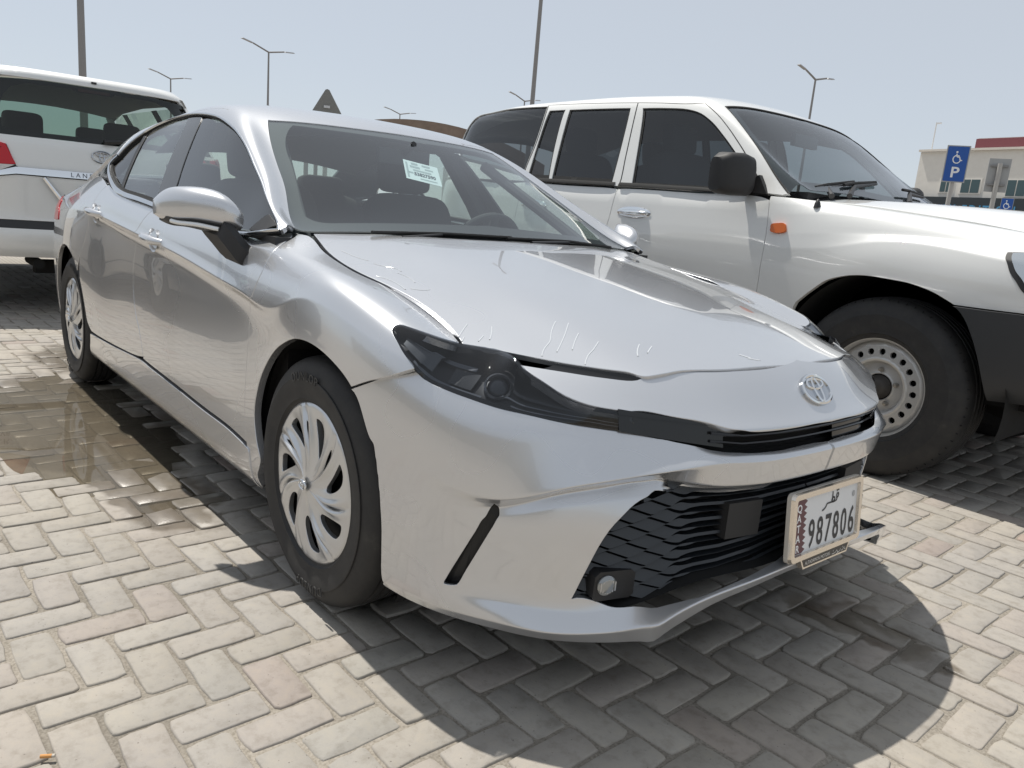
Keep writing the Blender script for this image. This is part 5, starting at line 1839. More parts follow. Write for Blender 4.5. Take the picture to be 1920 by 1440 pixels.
    for k, ch in enumerate("QATAR"):
        plate_text(ch, .026, -w2 + .019, h2 - .030 - k * .0245, mat("plate_letter_white", (.8, .8, .8), .5), "letter", bold=.0006)
    # the country name in arabic script
    sc_ = .001
    ar = [[(52, 14), (55, 20), (60, 20), (61, 14), (57, 10), (52, 13), (54, 5), (44, 2), (33, 2), (30, 5), (32, 11), (40, 13), (44, 8), (40, 3), (33, 2), (18, 2), (8, 1), (2, -6), (-8, -11), (-14, -12)],
          [(33, 5), (33, 28)], ]
    Va, Fa = stroke_poly([[(x * sc_, y * sc_) for x, y in q] for q in ar] + [[(.053, .028)], [(.060, .029)]], .0042)
    meshobj("script", [PM @ Vector((-.01 + v[0], .034 + v[1], .001)) for v in Va], Fa, M_INK, pl)
    bm = bmesh.new()
    bm.faces.new([bm.verts.new(PM @ Vector((w2 - .018 + .007 * math.cos(a), h2 - .026 + .008 * math.sin(a), .0008))) for a in np.linspace(0, 2 * math.pi, 18, endpoint=False)])
    bmobj("hologram", bm, mat("plate_grey", (.38, .39, .40), .4), pl, smooth=False)
    # dealer tab below the plate
    bm = bmesh.new()
    poly = [(-.118, 0), (-.104, -.026), (.104, -.026), (.118, 0)]
    add_prism(bm, poly, M4 @ Matrix.Translation((0, -H_ / 2 + .004, -.012)), .013)
    tabo = bmobj("dealer_tab", bm, mat("plate_frame_chrome"), pl, bevel=.0015)
    bm = bmesh.new()
    bm.faces.new([bm.verts.new(M4 @ Vector((u, -H_ / 2 + .004 + v, .0016))) for u, v in [(-.110, -.003), (-.100, -.0215), (.100, -.0215), (.110, -.003)]])
    bmobj("tab_face", bm, mat("tab_black", (.03, .028, .026), .35), tabo, smooth=False)
    mw = mat("tab_lettering", (.72, .70, .66), .4)
    V, Fx = text_mesh("ALTADAMON MOTORS", .0125, 1.0, align='LEFT')
    meshobj("tab_lettering", [M4 @ Vector((-.098 + x * .88, -H_ / 2 - .0125 + y, .0024)) for x, y, z in V], Fx, mw, tabo)
    Va, Fa = stroke_poly([[(.028, -.004), (.045, -.003), (.052, .001), (.056, -.004), (.066, -.004), (.07, .002)], [(.074, -.004), (.082, -.003), (.088, .002), (.091, -.004), (.096, -.003)], [(.06, -.006), (.05, -.008)], [(.034, .001), (.034, .005)], [(.08, .002), (.08, .006)]], .0016)
    meshobj("tab_script", [M4 @ Vector((v[0], -H_ / 2 - .0085 + v[1], .0024)) for v in Va], Fa, mw, tabo)

    # ---------------- greenhouse
    dl, dr, dt = F3('dlo_low'), F3('dlo_rear'), F3('dlo_top')
    wss, wst = F3('ws_side'), F3('ws_top')
    wst = [q for q in wst if q[1] < -.08]
    wcorner_b = (-.455, -.742, .974)
    wss = [wst[0]] + wss[1:-2] + [wcorner_b]
    ctop = (-1.075, 0, 1.354)
    cbot = (-.37, 0, 1.000)
    lp = loop_st(up, [wss, [wcorner_b, (-.40, -.5, .985), cbot], [cbot, ctop], [ctop] + wst[::-1]])
    ws = panel("windscreen", up, lp, M_WSGLASS, car, inset=.004, step=.05, flange=0, lift=-.003, sym=True)[0]
    # black border of the windscreen: ring between the edge and an inner loop
    inner_b = (-.505, -.66, 1.03)
    S_u = np.array([up.Ls, up.Lt])
    inn = [(-1.098, -.46, 1.35), (-.97, -.545, 1.27), (-.80, -.592, 1.18), (-.62, -.645, 1.095), (-.53, -.668, 1.045)]
    ring = loop_st(up, [wss, [wcorner_b, (-.40, -.5, .985), cbot], [cbot, (-.452, 0, 1.035)], [(-.452, 0, 1.035), (-.465, -.4, 1.02), (-.482, -.60, 1.018)], [(-.482, -.60, 1.018), (-.50, -.645, 1.024), (-.53, -.665, 1.044)], inn[::-1], [inn[0], (-1.05, -.28, 1.34), (-1.02, 0, 1.33)], [(-1.02, 0, 1.33), ctop], [ctop] + wst[::-1]])
    panel("windscreen_border", up, ring, mat("glass_frit", (.012, .012, .016), .7), car, inset=.004, step=.05, flange=0, lift=-.007, sym=True)
    # roof with pillars
    base_a = dt[-1]
    rg_t, rg_b = (-2.42, 0, 1.37), (-3.06, 0, 1.13)
    rgs = [(-3.06, -.60, 1.09), (-2.80, -.575, 1.21), (-2.52, -.545, 1.31), (-2.44, -.46, 1.34)]
    lp = loop_st(up, [[ctop] + wst[::-1], wss, [wcorner_b, (-.42, -.79, .975), base_a], dt[::-1], dr[::-1] if False else [dt[0], (-2.52, -.75, 1.165), (-2.62, -.79, 1.11)], [(-2.62, -.79, 1.11), (-2.9, -.775, 1.07), (-3.2, -.725, 1.04)], [(-3.2, -.725, 1.04), (-3.2, -.3, 1.07), (-3.2, 0, 1.075)], [(-3.2, 0, 1.075), rg_b], [rg_b, (-3.06, -.4, 1.12), rgs[0]], rgs, [rgs[-1], (-2.42, -.3, 1.36), rg_t], [rg_t, ctop]])
    panel("roof", up, lp, M_SILVER, car, inset=.0, step=.03, flange=.016, sym=True)
    lp = loop_st(up, [[rg_t, (-2.42, -.3, 1.36), rgs[-1]], rgs[::-1], [rgs[0], (-3.06, -.4, 1.12), rg_b], [rg_b, rg_t]])
    panel("rear_window", up, lp, M_SIDEGLASS, car, inset=.0, step=.05, flange=0, lift=-.004, sym=True)
    # side glazing
    wf, wr_f, wr_r, bp = F3('win_front_rear_edge'), F3('win_rear_front_edge'), F3('win_rear_rear_edge'), F3('bpillar_front')
    wr_r = [(-2.175, -.70, 1.29)] + wr_r[1:]
    dlow_f = [q for q in dl if q[0] > -1.32]
    dtop_f = [q for q in dt if q[0] > -1.60]
    lp = loop_st(up, [[wf[0]] + dtop_f[1:], [dtop_f[-1]] + dlow_f[1:] + [wf[-1]], wf[::-1]])
    panel("front_side_window", up, lp, M_SIDEGLASS, car, inset=.010, step=.06, flange=0, lift=-.010)
    dtop_m = [q for q in dt if -2.15 < q[0] < -1.73]
    dlow_m = [q for q in dl if -1.97 < q[0] < -1.48]
    lp = loop_st(up, [[wr_r[0]] + dtop_m + [wr_f[0]], wr_f, [wr_f[-1]] + dlow_m + [wr_r[-1]], wr_r[::-1]])
    panel("rear_side_window", up, lp, M_SIDEGLASS, car, inset=.008, step=.06, flange=0, lift=-.010)
    dtop_q = [q for q in dt if q[0] < -2.2]
    lp = loop_st(up, [dtop_q[::1] + [wr_r[0]], wr_r, [wr_r[-1], dr[0]], dr])
    panel("quarter_window", up, lp, M_TINT, car, inset=.018, step=.06, flange=0, lift=-.012)
    # pillars between the panes
    lp = loop_st(up, [wf, [wf[-1], wr_f[-1]], wr_f[::-1], [wr_f[0], wf[0]]])
    panel("b_pillar", up, lp, mat("pillar_black", (.05, .052, .055), .22), car, inset=-.006, step=.06, flange=.01, lift=-.007)
    def shift(P, dx):
        return [(x + dx, y, z) for x, y, z in P]
    lp = loop_st(up, [wr_r, [wr_r[-1], (wr_r[-1][0] - .03, wr_r[-1][1], wr_r[-1][2] + .003)], shift(wr_r, -.03)[::-1], [shift(wr_r, -.03)[0], wr_r[0]]])
    panel("division_bar", up, lp, M_BLACK, car, inset=0, step=.06, flange=.008, lift=-.006)
    # rubber and bright trim round the side glass
    rim = dl + dr[1:] + dt[1:]
    strip_on(up, rim, .030, M_RUBBER, "window_seal", car, lift=-.004, thick=.012)
    strip_on(up, dt, .016, M_SATIN, "window_trim", car, lift=.005)
    strip_on(up, dl + dr[1:], .013, M_SATIN, "window_trim", car, lift=.006)
    # black cowl and lower windscreen seal
    bm = bmesh.new()
    rows = []
    for y in np.linspace(-.68, .68, 31):
        q = (y / .74) ** 2
        xf = -.315 - .13 * q
        rows.append([bm.verts.new((xf + .03, y, .958 - .012 * q)), bm.verts.new((xf - .02, y, .964 - .006 * q)), bm.verts.new((xf - .09, y, .985 - .004 * q))])
    for i in range(30):
        for j in range(2):
            bm.faces.new((rows[i][j], rows[i][j + 1], rows[i + 1][j + 1], rows[i + 1][j]))
    bmobj("cowl", bm, M_TRIM, car)
    # wipers
    for (pa, pb, pc) in (((-.36, -.42, .968), (-.385, -.25, .985), (-.385, .05, .990)), ((-.35, .12, .975), (-.385, .34, .985), (-.41, .60, .975))):
        wp = bpy.data.objects.new("wiper", None)
        link(wp, car)
        bm = bmesh.new()
        add_tube(bm, [pa, pb], [.008, .005], 8)
        bmobj("wiper_arm", bm, M_BLACK, wp)
        bm = bmesh.new()
        add_tube(bm, [(pa[0] - .02, pa[1] - .1, pa[2] + .012), (pb[0] - .004, pb[1], pb[2] + .004), pc], .006, 6)
        bmobj("wiper_blade", bm, M_RUBBER, wp)

    # ---------------- door mirrors
    for sg in (1, -1):
        mr = bpy.data.objects.new("door_mirror", None)
        link(mr, car)
        # shell: stations along y (inner -> tip), section in x-z
        st = [(-.862, -.62, .985, .075, .035), (-.89, -.64, 1.0, .105, .052), (-.94, -.68, 1.013, .115, .060), (-.99, -.72, 1.015, .10, .055), (-1.03, -.765, 1.008, .065, .042), (-1.048, -.79, 1.003, .03, .022)]
        ys_ = [s[0] for s in st][::-1]
        C_ = np.array([s[1:] for s in st][::-1])
        yy = np.linspace(ys_[0], ys_[-1], 26)
        Q = natcubic(np.array(ys_), C_, yy)
        bm = bmesh.new()
        rings = []
        for y, (cx, cz, a, b) in zip(yy, Q):
            ring_ = []
            for k in range(32):
                th = 2 * math.pi * k / 32
                c_, s_ = math.cos(th), math.sin(th)
                e = .62
                u = math.copysign(abs(c_) ** e, c_)
                v = math.copysign(abs(s_) ** e, s_)
                xx = cx + (a * u if u > 0 else a * .30 * u)
                zz = cz + b * v * (1 - .18 * (u > 0) * u ** 2)
                ring_.append(bm.verts.new((xx, sg * y, zz)))
            rings.append(ring_)
        for i in range(len(rings) - 1):
            for k in range(32):
                bm.faces.new((rings[i][k], rings[i][(k + 1) % 32], rings[i + 1][(k + 1) % 32], rings[i + 1][k]))
        bm.faces.new(rings[0])
        bm.faces.new(rings[-1][::-1])
        bmobj("mirror_shell", bm, M_SILVER, mr, angle=45)
        # black lower half, turn signal and foot
        bm = bmesh.new()
        rings = []
        for y, (cx, cz, a, b) in zip(yy[2:-3], Q[2:-3]):
            rings.append([bm.verts.new((cx + a * u, sg * y, cz - b * v)) for u, v in ((-.28, .70), (.90, .74), (.80, 1.05), (.2, 1.16), (-.28, 1.10))])
        for i in range(len(rings) - 1):
            for k in range(5):
                bm.faces.new((rings[i][k], rings[i][(k + 1) % 5], rings[i + 1][(k + 1) % 5], rings[i + 1][k]))
        bm.faces.new(rings[0])
        bm.faces.new(rings[-1][::-1])
        bmobj("mirror_base", bm, M_BLACK, mr, angle=50)
        bm = bmesh.new()
        add_tube(bm, [(cx + a * .93, sg * y, cz - b * .93) for y, (cx, cz, a, b) in list(zip(yy, Q))[3:17]], .0065, 8)
        bmobj("turn_signal", bm, mat("clear_lamp", (.75, .77, .78), .1, .3), mr)
        bm = bmesh.new()
        rings = []
        for (x0, x1, y, z) in ((-.70, -.56, -.935, .965), (-.68, -.54, -.93, .950), (-.655, -.52, -.915, .925), (-.635, -.505, -.90, .900), (-.625, -.50, -.886, .885), (-.62, -.50, -.865, .880)):
            t_ = .030
            rings.append([bm.verts.new(v) for v in ((x0, sg * y, z - .02), (x1, sg * (y + .0), z - .028), (x1 + .008, sg * (y + t_ * .5), z + .012), (x1 - .01, sg * (y + t_), z + .03), (x0, sg * (y + t_), z + .035))])
        for i in range(len(rings) - 1):
            for k in range(5):
                bm.faces.new((rings[i][k], rings[i][(k + 1) % 5], rings[i + 1][(k + 1) % 5], rings[i + 1][k]))
        bm.faces.new(rings[0])
        bm.faces.new(rings[-1][::-1])
        bmobj("mirror_foot", bm, M_TRIM, mr, angle=40)
        bm = bmesh.new()
        add_prism(bm, [(sg * -.87, .975), (sg * -1.02, .975), (sg * -1.03, 1.04), (sg * -.89, 1.045)], Matrix(((0, 0, 1, -.745), (1, 0, 0, 0), (0, 1, 0, 0), (0, 0, 0, 1))), .004)
        bmobj("mirror_glass", bm, mat("mirror_silvering", (.8, .8, .8), .02, 1.0), mr, smooth=False)
    lp = loop_st(up, [[(-.455, -.795, .985), (-.53, -.80, 1.02)], [(-.53, -.80, 1.02), (-.575, -.84, .965)], [(-.575, -.84, .965), (-.50, -.835, .958)], [(-.50, -.835, .958), (-.455, -.795, .985)]])
    panel("window_sail", up, lp, M_BLACK, car, inset=0, flange=.004, lift=-.005)

    # ---------------- door handles
    for (dx, dz, drs) in ((-1.36, .868, doors), (-2.25, .922, rdoors)):
        for q, dobj in enumerate(drs):
            sg = 1 if q == 0 else -1
            ho = bpy.data.objects.new("door_handle", None)
            link(ho, dobj)
            bm = bmesh.new()
            pts = []
            for k, u in enumerate(np.linspace(-.11, .11, 15)):
                b = .030 * (1 - (abs(u) / .11) ** 3.0)
                pts.append((dx + u, sg * (-.884 - .004 - b), dz - u * .06))
            rads = [.012 + .006 * (1 - (abs(u) / .11) ** 2) for u in np.linspace(-.11, .11, 15)]
            add_tube(bm, pts, rads, 12)
            for v in bm.verts:
                v.co.z = dz + (v.co.z - dz) * 1.0
            bmobj("grip", bm, M_SILVER, ho)
            bm = bmesh.new()
            add_lathe(bm, [(.0, .0), (.034, .0), (.045, .006)], 24, 'Y')
            for v in bm.verts:
                v.co = Vector((dx + .01 + v.co.x * 1.25, sg * (-.8965 + .010 - v.co.y * 1.6), dz - .004 + v.co.z))
            bmobj("handle_cup", bm, M_SILVER, ho)

    # ---------------- wheels
    build_hub_wheels(car)

    # ---------------- inner body: wheel houses, floor, firewall
    for x in (0, -2.825):
        for sg in (1, -1):
            bm = bmesh.new()
            add_lathe(bm, [(.415, sg * -.845), (.40, sg * -.55), (.0, sg * -.55)], 40, 'Y', (x, 0, .338), math.pi * 1.30, False)
            bmesh.ops.rotate(bm, verts=bm.verts, cent=(x, 0, .338), matrix=Matrix.Rotation(rad(27), 3, 'Y'))
            bmobj("wheel_house", bm, M_VOID, car)
    bm = bmesh.new()
    add_box(bm, (-1.4, 0, .22), (3.4, 1.60, .06))
    add_box(bm, (.30, 0, .21), (.80, 1.0, .03))
    add_box(bm, (-3.3, 0, .30), (.9, 1.3, .06))
    add_box(bm, (.05, 0, .50), (.7, 1.04, .50))
    for sg in (1, -1):
        pl_ = [(x - .05, sg * y * .93) for x, y in _P0 if x > .42]
        pl_ = [(pl_[0][0], 0.0)] + pl_[1:] + [(.42, pl_[-1][1]), (.42, 0.0)]
        add_prism(bm, pl_ if sg > 0 else pl_[::-1], Matrix.Translation((0, 0, .585)), .012)  # plate added to keep sunlight from leaking down through the engine bay
    bmobj("underbody", bm, M_VOID, car, smooth=False)
    bm = bmesh.new()
    for s in (1, -1):
        add_box(bm, (-1.4, s * .83, .42), (1.95, .06, .42))
        add_box(bm, (-3.2, s * .70, .66), (1.0, .10, .60))
        add_box(bm, (-.33, s * .76, .56), (.10, .14, .50))
    add_box(bm, (-3.55, 0, .66), (.3, 1.2, .7))
    bmobj("inner_body", bm, M_VOID, car, smooth=False)
    # boot lid
    bm = bmesh.new()
    rows = []
    for y in np.linspace(-.66, .66, 15):
        q = (y / .66) ** 2
        rows.append([bm.verts.new(v) for v in ((-3.12, y, 1.075 - .03 * q), (-3.4, y, 1.05 - .04 * q), (-3.70, y, 1.03 - .05 * q), (-3.80, y, .97 - .04 * q), (-3.82, y, .6))])
    for i in range(14):
        for j in range(4):
            bm.faces.new((rows[i][j], rows[i][j + 1], rows[i + 1][j + 1], rows[i + 1][j]))
    bmobj("boot_lid", bm, M_SILVER, car, angle=40)
    build_interior(car)
    return car


def build_hub_wheels(car):
    """four wheels with seven-bladed covers; right front is modelled, the rest copied"""
    w0 = bpy.data.objects.new("wheel", None)
    link(w0, car)
    w0.location = (0, -.795, .336)
    lathe_tyre(.336, .214, .205, M_TYRE, w0)
    for s_, a0, sz in (("DUNLOP", 96, .034), ("DUNLOP", 276, .034)):
        ring_text(s_, .285, sz, -.1032, mat("tyre_lettering", (.045, .045, .045), .6), w0, "tyre_lettering", rad(a0), 1.15)
    # cover: seven swirling blade pairs with cut-out windows, one sector built and turned round
    NF, R1 = 7, .222
    sec_a = 2 * math.pi / NF

    def cap_y(ph, u):
        d = min(ph, 1 - ph)                                    # 0 on the slit, .5 at the window
        base = -.010 + .012 * (1 - u ** 2) - .012 * max(0, (u - .93) / .07) ** 2 + .006 * math.exp(-(u / .15) ** 2)
        env = math.exp(-((u - .58) / .27) ** 2)
        ridge = .0075 * max(0.0, 1 - abs(d - .10) / .09) * env   # sharp edge either side of the slit
        valley = -.0085 * max(0.0, 1 - d / .055) * env           # the slit's trough
        slope = -.0100 * max(0.0, (d - .16) / .34) * env         # falling away to the window
        lean = .0035 * math.sin(2 * math.pi * ph) * env
        return base + ridge + valley + slope + lean
    ga, gr = 72, 60
    G = np.zeros((ga, gr, 3))
    for i in range(ga):
        for j in range(gr):
            ph, u = i / (ga - 1), .05 + .95 * j / (gr - 1)
            th = sec_a * (ph - .5) + .50 * u ** 1.15
            r_ = u * R1
            G[i, j] = (r_ * math.cos(th), -(.100 + cap_y(ph, u)), r_ * math.sin(th))
    cs = Surf.from_grid(G, out=(0, -1, 0))
    uu = lambda P: [(p_, (q_ - .05) / .95) for p_, q_ in P]
    win_ = uu([(.33, .56), (.36, .47), (.44, .42), (.54, .43), (.63, .50), (.69, .60), (.72, .72), (.71, .81), (.62, .835), (.48, .83), (.39, .80), (.345, .70)])
    sl1 = uu([(.004, .40), (.020, .46), (.036, .58), (.040, .70), (.030, .77), (.012, .72), (.004, .58)])
    edge = lambda P, n_: np.concatenate([smoothpath(np.array(P + [P[0]]), n=n_)[:-1]])
    full_ = uu([(0, .05), (.25, .05), (.5, .05), (.75, .05), (1, .05)])
    outl = [(0, 0)] + [(k / 12, 0) for k in range(1, 13)] + [(1, k / 24) for k in range(1, 25)] + [(1 - k / 24, 1) for k in range(1, 25)] + [(0, 1 - k / 24) for k in range(1, 24)]
    V, Fc, Nn = trim(cs, np.array(outl), [edge(win_, 40), edge(sl1, 24)], .006, .010, 0, .016)
    # no flange on the sector joints: keep only faces of the patch and of the cut-outs
    VV, FF, NN_ = [], [], []
    nb = 0
    for k in range(NF):
        a_ = sec_a * k
        R_ = np.array([[math.cos(a_), 0, -math.sin(a_)], [0, 1, 0], [math.sin(a_), 0, math.cos(a_)]])
        VV.append(V @ R_.T)
        NN_.append(Nn @ R_.T)
        FF.append(Fc + nb)
        nb += len(V)
    meshobj("hubcap", np.concatenate(VV), np.concatenate(FF), M_HUB, w0, True, np.concatenate(NN_))
    bm = bmesh.new()
    add_lathe(bm, [(.020, -.112), (.016, -.1135), (.0, -.114)], 30, 'Y')
    bmobj("hub_centre", bm, M_HUB, w0)
    bm = bmesh.new()
    emblem_mesh(bm, frame_from((0, -.1140, 0), (0, -1, 0)), .021, .003)
    bmobj("hub_emblem", bm, M_CHROME, w0)
    bm = bmesh.new()
    add_lathe(bm, [(.216, -.066), (.20, -.05), (.14, -.045), (.05, -.06), (.0, -.06)], 40, 'Y')
    add_lathe(bm, [(.216, -.066), (.212, .09)], 40, 'Y')
    bmobj("steel_rim", bm, mat("steel_rim_black", (.012, .012, .012), .5), w0)
    for k, (x, sg) in enumerate(((-2.825, 1), (0, -1), (-2.825, -1))):
        w = copy_tree(w0, car)
        w.location = (x, -.795 * sg, .336)
        w.rotation_euler = (0, rad(23 + 40 * k), 0 if sg > 0 else math.pi)
    return w0


def soft_block(name, size, loc, parent, m, rot=(0, 0, 0), bev=.05, e=.34):
    """upholstered cushion: a rounded (superellipsoid) block"""
    bm = bmesh.new()
    nu, nv = 28, 16
    f = lambda q: math.copysign(abs(q) ** e, q)
    rows = []
    for j in range(1, nv):
        ph = -math.pi / 2 + math.pi * j / nv
        rows.append([bm.verts.new((size[0] / 2 * f(math.cos(ph)) * f(math.cos(2 * math.pi * i / nu)), size[1] / 2 * f(math.cos(ph)) * f(math.sin(2 * math.pi * i / nu)), size[2] / 2 * f(math.sin(ph)))) for i in range(nu)])
    for j in range(len(rows) - 1):
        for i in range(nu):
            bm.faces.new((rows[j][i], rows[j][(i + 1) % nu], rows[j + 1][(i + 1) % nu], rows[j + 1][i]))
    bm.faces.new(rows[0][::-1])
    bm.faces.new(rows[-1])
    o = bmobj(name, bm, m, parent, angle=60)
    o.location = loc
    o.rotation_euler = rot
    return o


def build_interior(car):
    M_SEAT = mat("seat_fabric", (.035, .036, .037), .85)
    M_DASH = mat("dashboard_plastic", (.030, .031, .033), .6)
    M_LINER = mat("headliner", (.32, .31, .29), .9)
    for y in (-.37, .37):
        s = bpy.data.objects.new("front_seat", None)
        link(s, car)
        soft_block("seat_cushion", (.52, .50, .16), (-1.20, y, .50), s, M_SEAT, (0, rad(-8), 0))
        soft_block("seat_back", (.13, .48, .62), (-1.52, y, .82), s, M_SEAT, (0, rad(-18), 0))
        soft_block("headrest", (.09, .27, .17), (-1.64, y, 1.215), s, M_SEAT, (0, rad(-10), 0), .035)
        for q in (-.06, .06):
            bm = bmesh.new()
            add_tube(bm, [(-1.62, y + q, 1.08), (-1.64, y + q, 1.16)], .006, 8)
            bmobj("headrest_post", bm, M_CHROME, s)
    rs = bpy.data.objects.new("rear_seat", None)
    link(rs, car)
    soft_block("seat_cushion", (.50, 1.25, .16), (-2.05, 0, .50), rs, M_SEAT)
    soft_block("seat_back", (.14, 1.25, .60), (-2.42, 0, .82), rs, M_SEAT, (0, rad(-22), 0))
    for y in (-.36, 0, .36):
        soft_block("headrest", (.10, .26, .13), (-2.53, y, 1.13), rs, M_SEAT, (0, rad(-10), 0), .035)
    # dashboard
    bm = bmesh.new()
    rows = []
    for y in np.linspace(-.70, .70, 25):
        q = (y / .7) ** 2
        hump = .03 * math.exp(-((y - .37) / .16) ** 2)
        rows.append([bm.verts.new(v) for v in ((-.42, y, .945 - .01 * q), (-.60, y, .945 + hump * .4), (-.74, y, .94 + hump), (-.82, y, .90 + hump), (-.84, y, .80), (-.78, y, .62), (-.70, y, .40))])
    for i in range(24):
        for j in range(6):
            bm.faces.new((rows[i][j], rows[i][j + 1], rows[i + 1][j + 1], rows[i + 1][j]))
    bmobj("dashboard", bm, M_DASH, car)
    # steering wheel in front of the left seat
    bm = bmesh.new()
    M4 = Matrix.Translation((-.96, .37, .89)) @ Matrix.Rotation(rad(-65), 4, 'Y')
    add_tube(bm, [M4 @ Vector((.185 * math.cos(a), .185 * math.sin(a), 0)) for a in np.linspace(0, 2 * math.pi, 41)], .016, 10, cap=False)
    add_box(bm, M4 @ Vector((0, 0, -.02)), (.16, .16, .05), M4.to_3x3())
    for a in (0, math.pi, -math.pi / 2):
        add_tube(bm, [M4 @ Vector((.06 * math.cos(a + math.pi / 2), .06 * math.sin(a + math.pi / 2), -.01)), M4 @ Vector((.18 * math.cos(a + math.pi / 2), .18 * math.sin(a + math.pi / 2), 0))], .018, 8)
    bmobj("steering_wheel", bm, M_SEAT, car)
    # inside of the roof and door trims
    bm = bmesh.new()
    rows = []
    for x, h in ((-1.15, 1.325), (-1.4, 1.375), (-1.8, 1.395), (-2.2, 1.355), (-2.5, 1.27)):
        rows.append([bm.verts.new((x, y, h - .05 * (y / .56) ** 2)) for y in np.linspace(-.56, .56, 11)])
    for i in range(len(rows) - 1):
        for j in range(10):
            bm.faces.new((rows[i][j], rows[i][j + 1], rows[i + 1][j + 1], rows[i + 1][j]))
    bmobj("headliner", bm, M_LINER, car)
    for sg in (1, -1):
        bm = bmesh.new()
        add_box(bm, (-1.35, sg * .80, .72), (1.9, .05, .46))
        bmobj("door_trim", bm, M_DASH, car, bevel=.01)
        bm = bmesh.new()
        add_tube(bm, [(-1.62, sg * .60, 1.34), (-1.52, sg * .72, 1.12), (-1.45, sg * .79, .95)], [.035, .045, .05], 8)
        bmobj("pillar_trim", bm, M_DASH, car)
        bm = bmesh.new()
        add_tube(bm, [(-1.15, sg * .49, 1.275), (-.82, sg * .585, 1.09), (-.52, sg * .67, .92)], [.024, .024, .024], 8)
        bmobj("pillar_trim", bm, M_DASH, car)
    # inside mirror and sensor pod
    bm = bmesh.new()
    add_box(bm, (-1.06, 0, 1.262), (.03, .24, .06))
    add_tube(bm, [(-1.06, 0, 1.27), (-.98, 0, 1.315)], .012, 8)
    bmobj("inside_mirror", bm, M_BLACK, car, bevel=.01)
    # rear shelf
    bm = bmesh.new()
    add_box(bm, (-2.85, 0, 1.0), (.62, 1.2, .03))
    bmobj("rear_shelf", bm, M_DASH, car, smooth=False)
    # price sheet inside the windscreen, upper part
    bm = bmesh.new()
    q4 = np.array(F3('sheet'))
    c4 = q4.mean(0)
    ex = (q4[1] - q4[0] + q4[2] - q4[3]) / 2
    ey = (q4[0] - q4[3] + q4[1] - q4[2]) / 2
    ez = np.cross(ex, ey)
    ez /= np.linalg.norm(ez)
    hw_, hh_ = np.linalg.norm(ex) / 2, np.linalg.norm(ey) / 2
    ex /= np.linalg.norm(ex)
    ey = np.cross(ez, ex)
    Ms = Matrix(((ex[0], ey[0], ez[0], c4[0] - ez[0] * .014), (ex[1], ey[1], ez[1], c4[1] - ez[1] * .014), (ex[2], ey[2], ez[2], c4[2] - ez[2] * .014), (0, 0, 0, 1)))
    kx_, ky_ = hw_ / .105, hh_ / .075
    Ms = Ms @ Matrix.Diagonal((kx_, ky_, 1, 1))
    add_prism(bm, [(-.105, -.075), (.105, -.075), (.105, .075), (-.105, .075)], Ms, .0006)
    sh = bmobj("windscreen_sheet", bm, mat("sheet_paper", (.72, .78, .80), .7), car, smooth=False)
    bm = bmesh.new()
    mi = mat("sheet_ink", (.08, .10, .12), .7)
    for k, (u, v, w_, h_) in enumerate(((-.04, .055, .04, .016), (.03, .055, .05, .014), (-.04, .03, .06, .016), (.045, .03, .05, .012), (.0, .005, .11, .012), (-.07, -.02, .03, .012), (.03, -.055, .10, .008), (-.088, .0, .012, .12))):
        bm.faces.new([bm.verts.new(Ms @ Vector((u + a * w_ / 2, v + b * h_ / 2, .0012))) for a, b in ((-1, -1), (1, -1), (1, 1), (-1, 1))])
    bmobj("sheet_print", bm, mat("sheet_print_grey", (.38, .44, .46), .7), sh, smooth=False)
    V, Fx = text_mesh("53827590", .034, 1.0, align='CENTER', bold=.0012)
    meshobj("sheet_number", [Ms @ Vector((x * .95 + .012, y - .035, .0016)) for x, y, z in V], Fx, mi, sh)


SEDAN = build_sedan()
# ================================================================== white off-roader beside the sedan
M_WHITE = mat("white_paint", (.74, .745, .73), .38)
M_WHITE.node_tree.nodes["Principled BSDF"].inputs["Coat Weight"].default_value = 1.0
M_WHITE.node_tree.nodes["Principled BSDF"].inputs["Coat Roughness"].default_value = .03
M_BUMPER = mat("grey_black_bumper", (.030, .032, .035), .55)


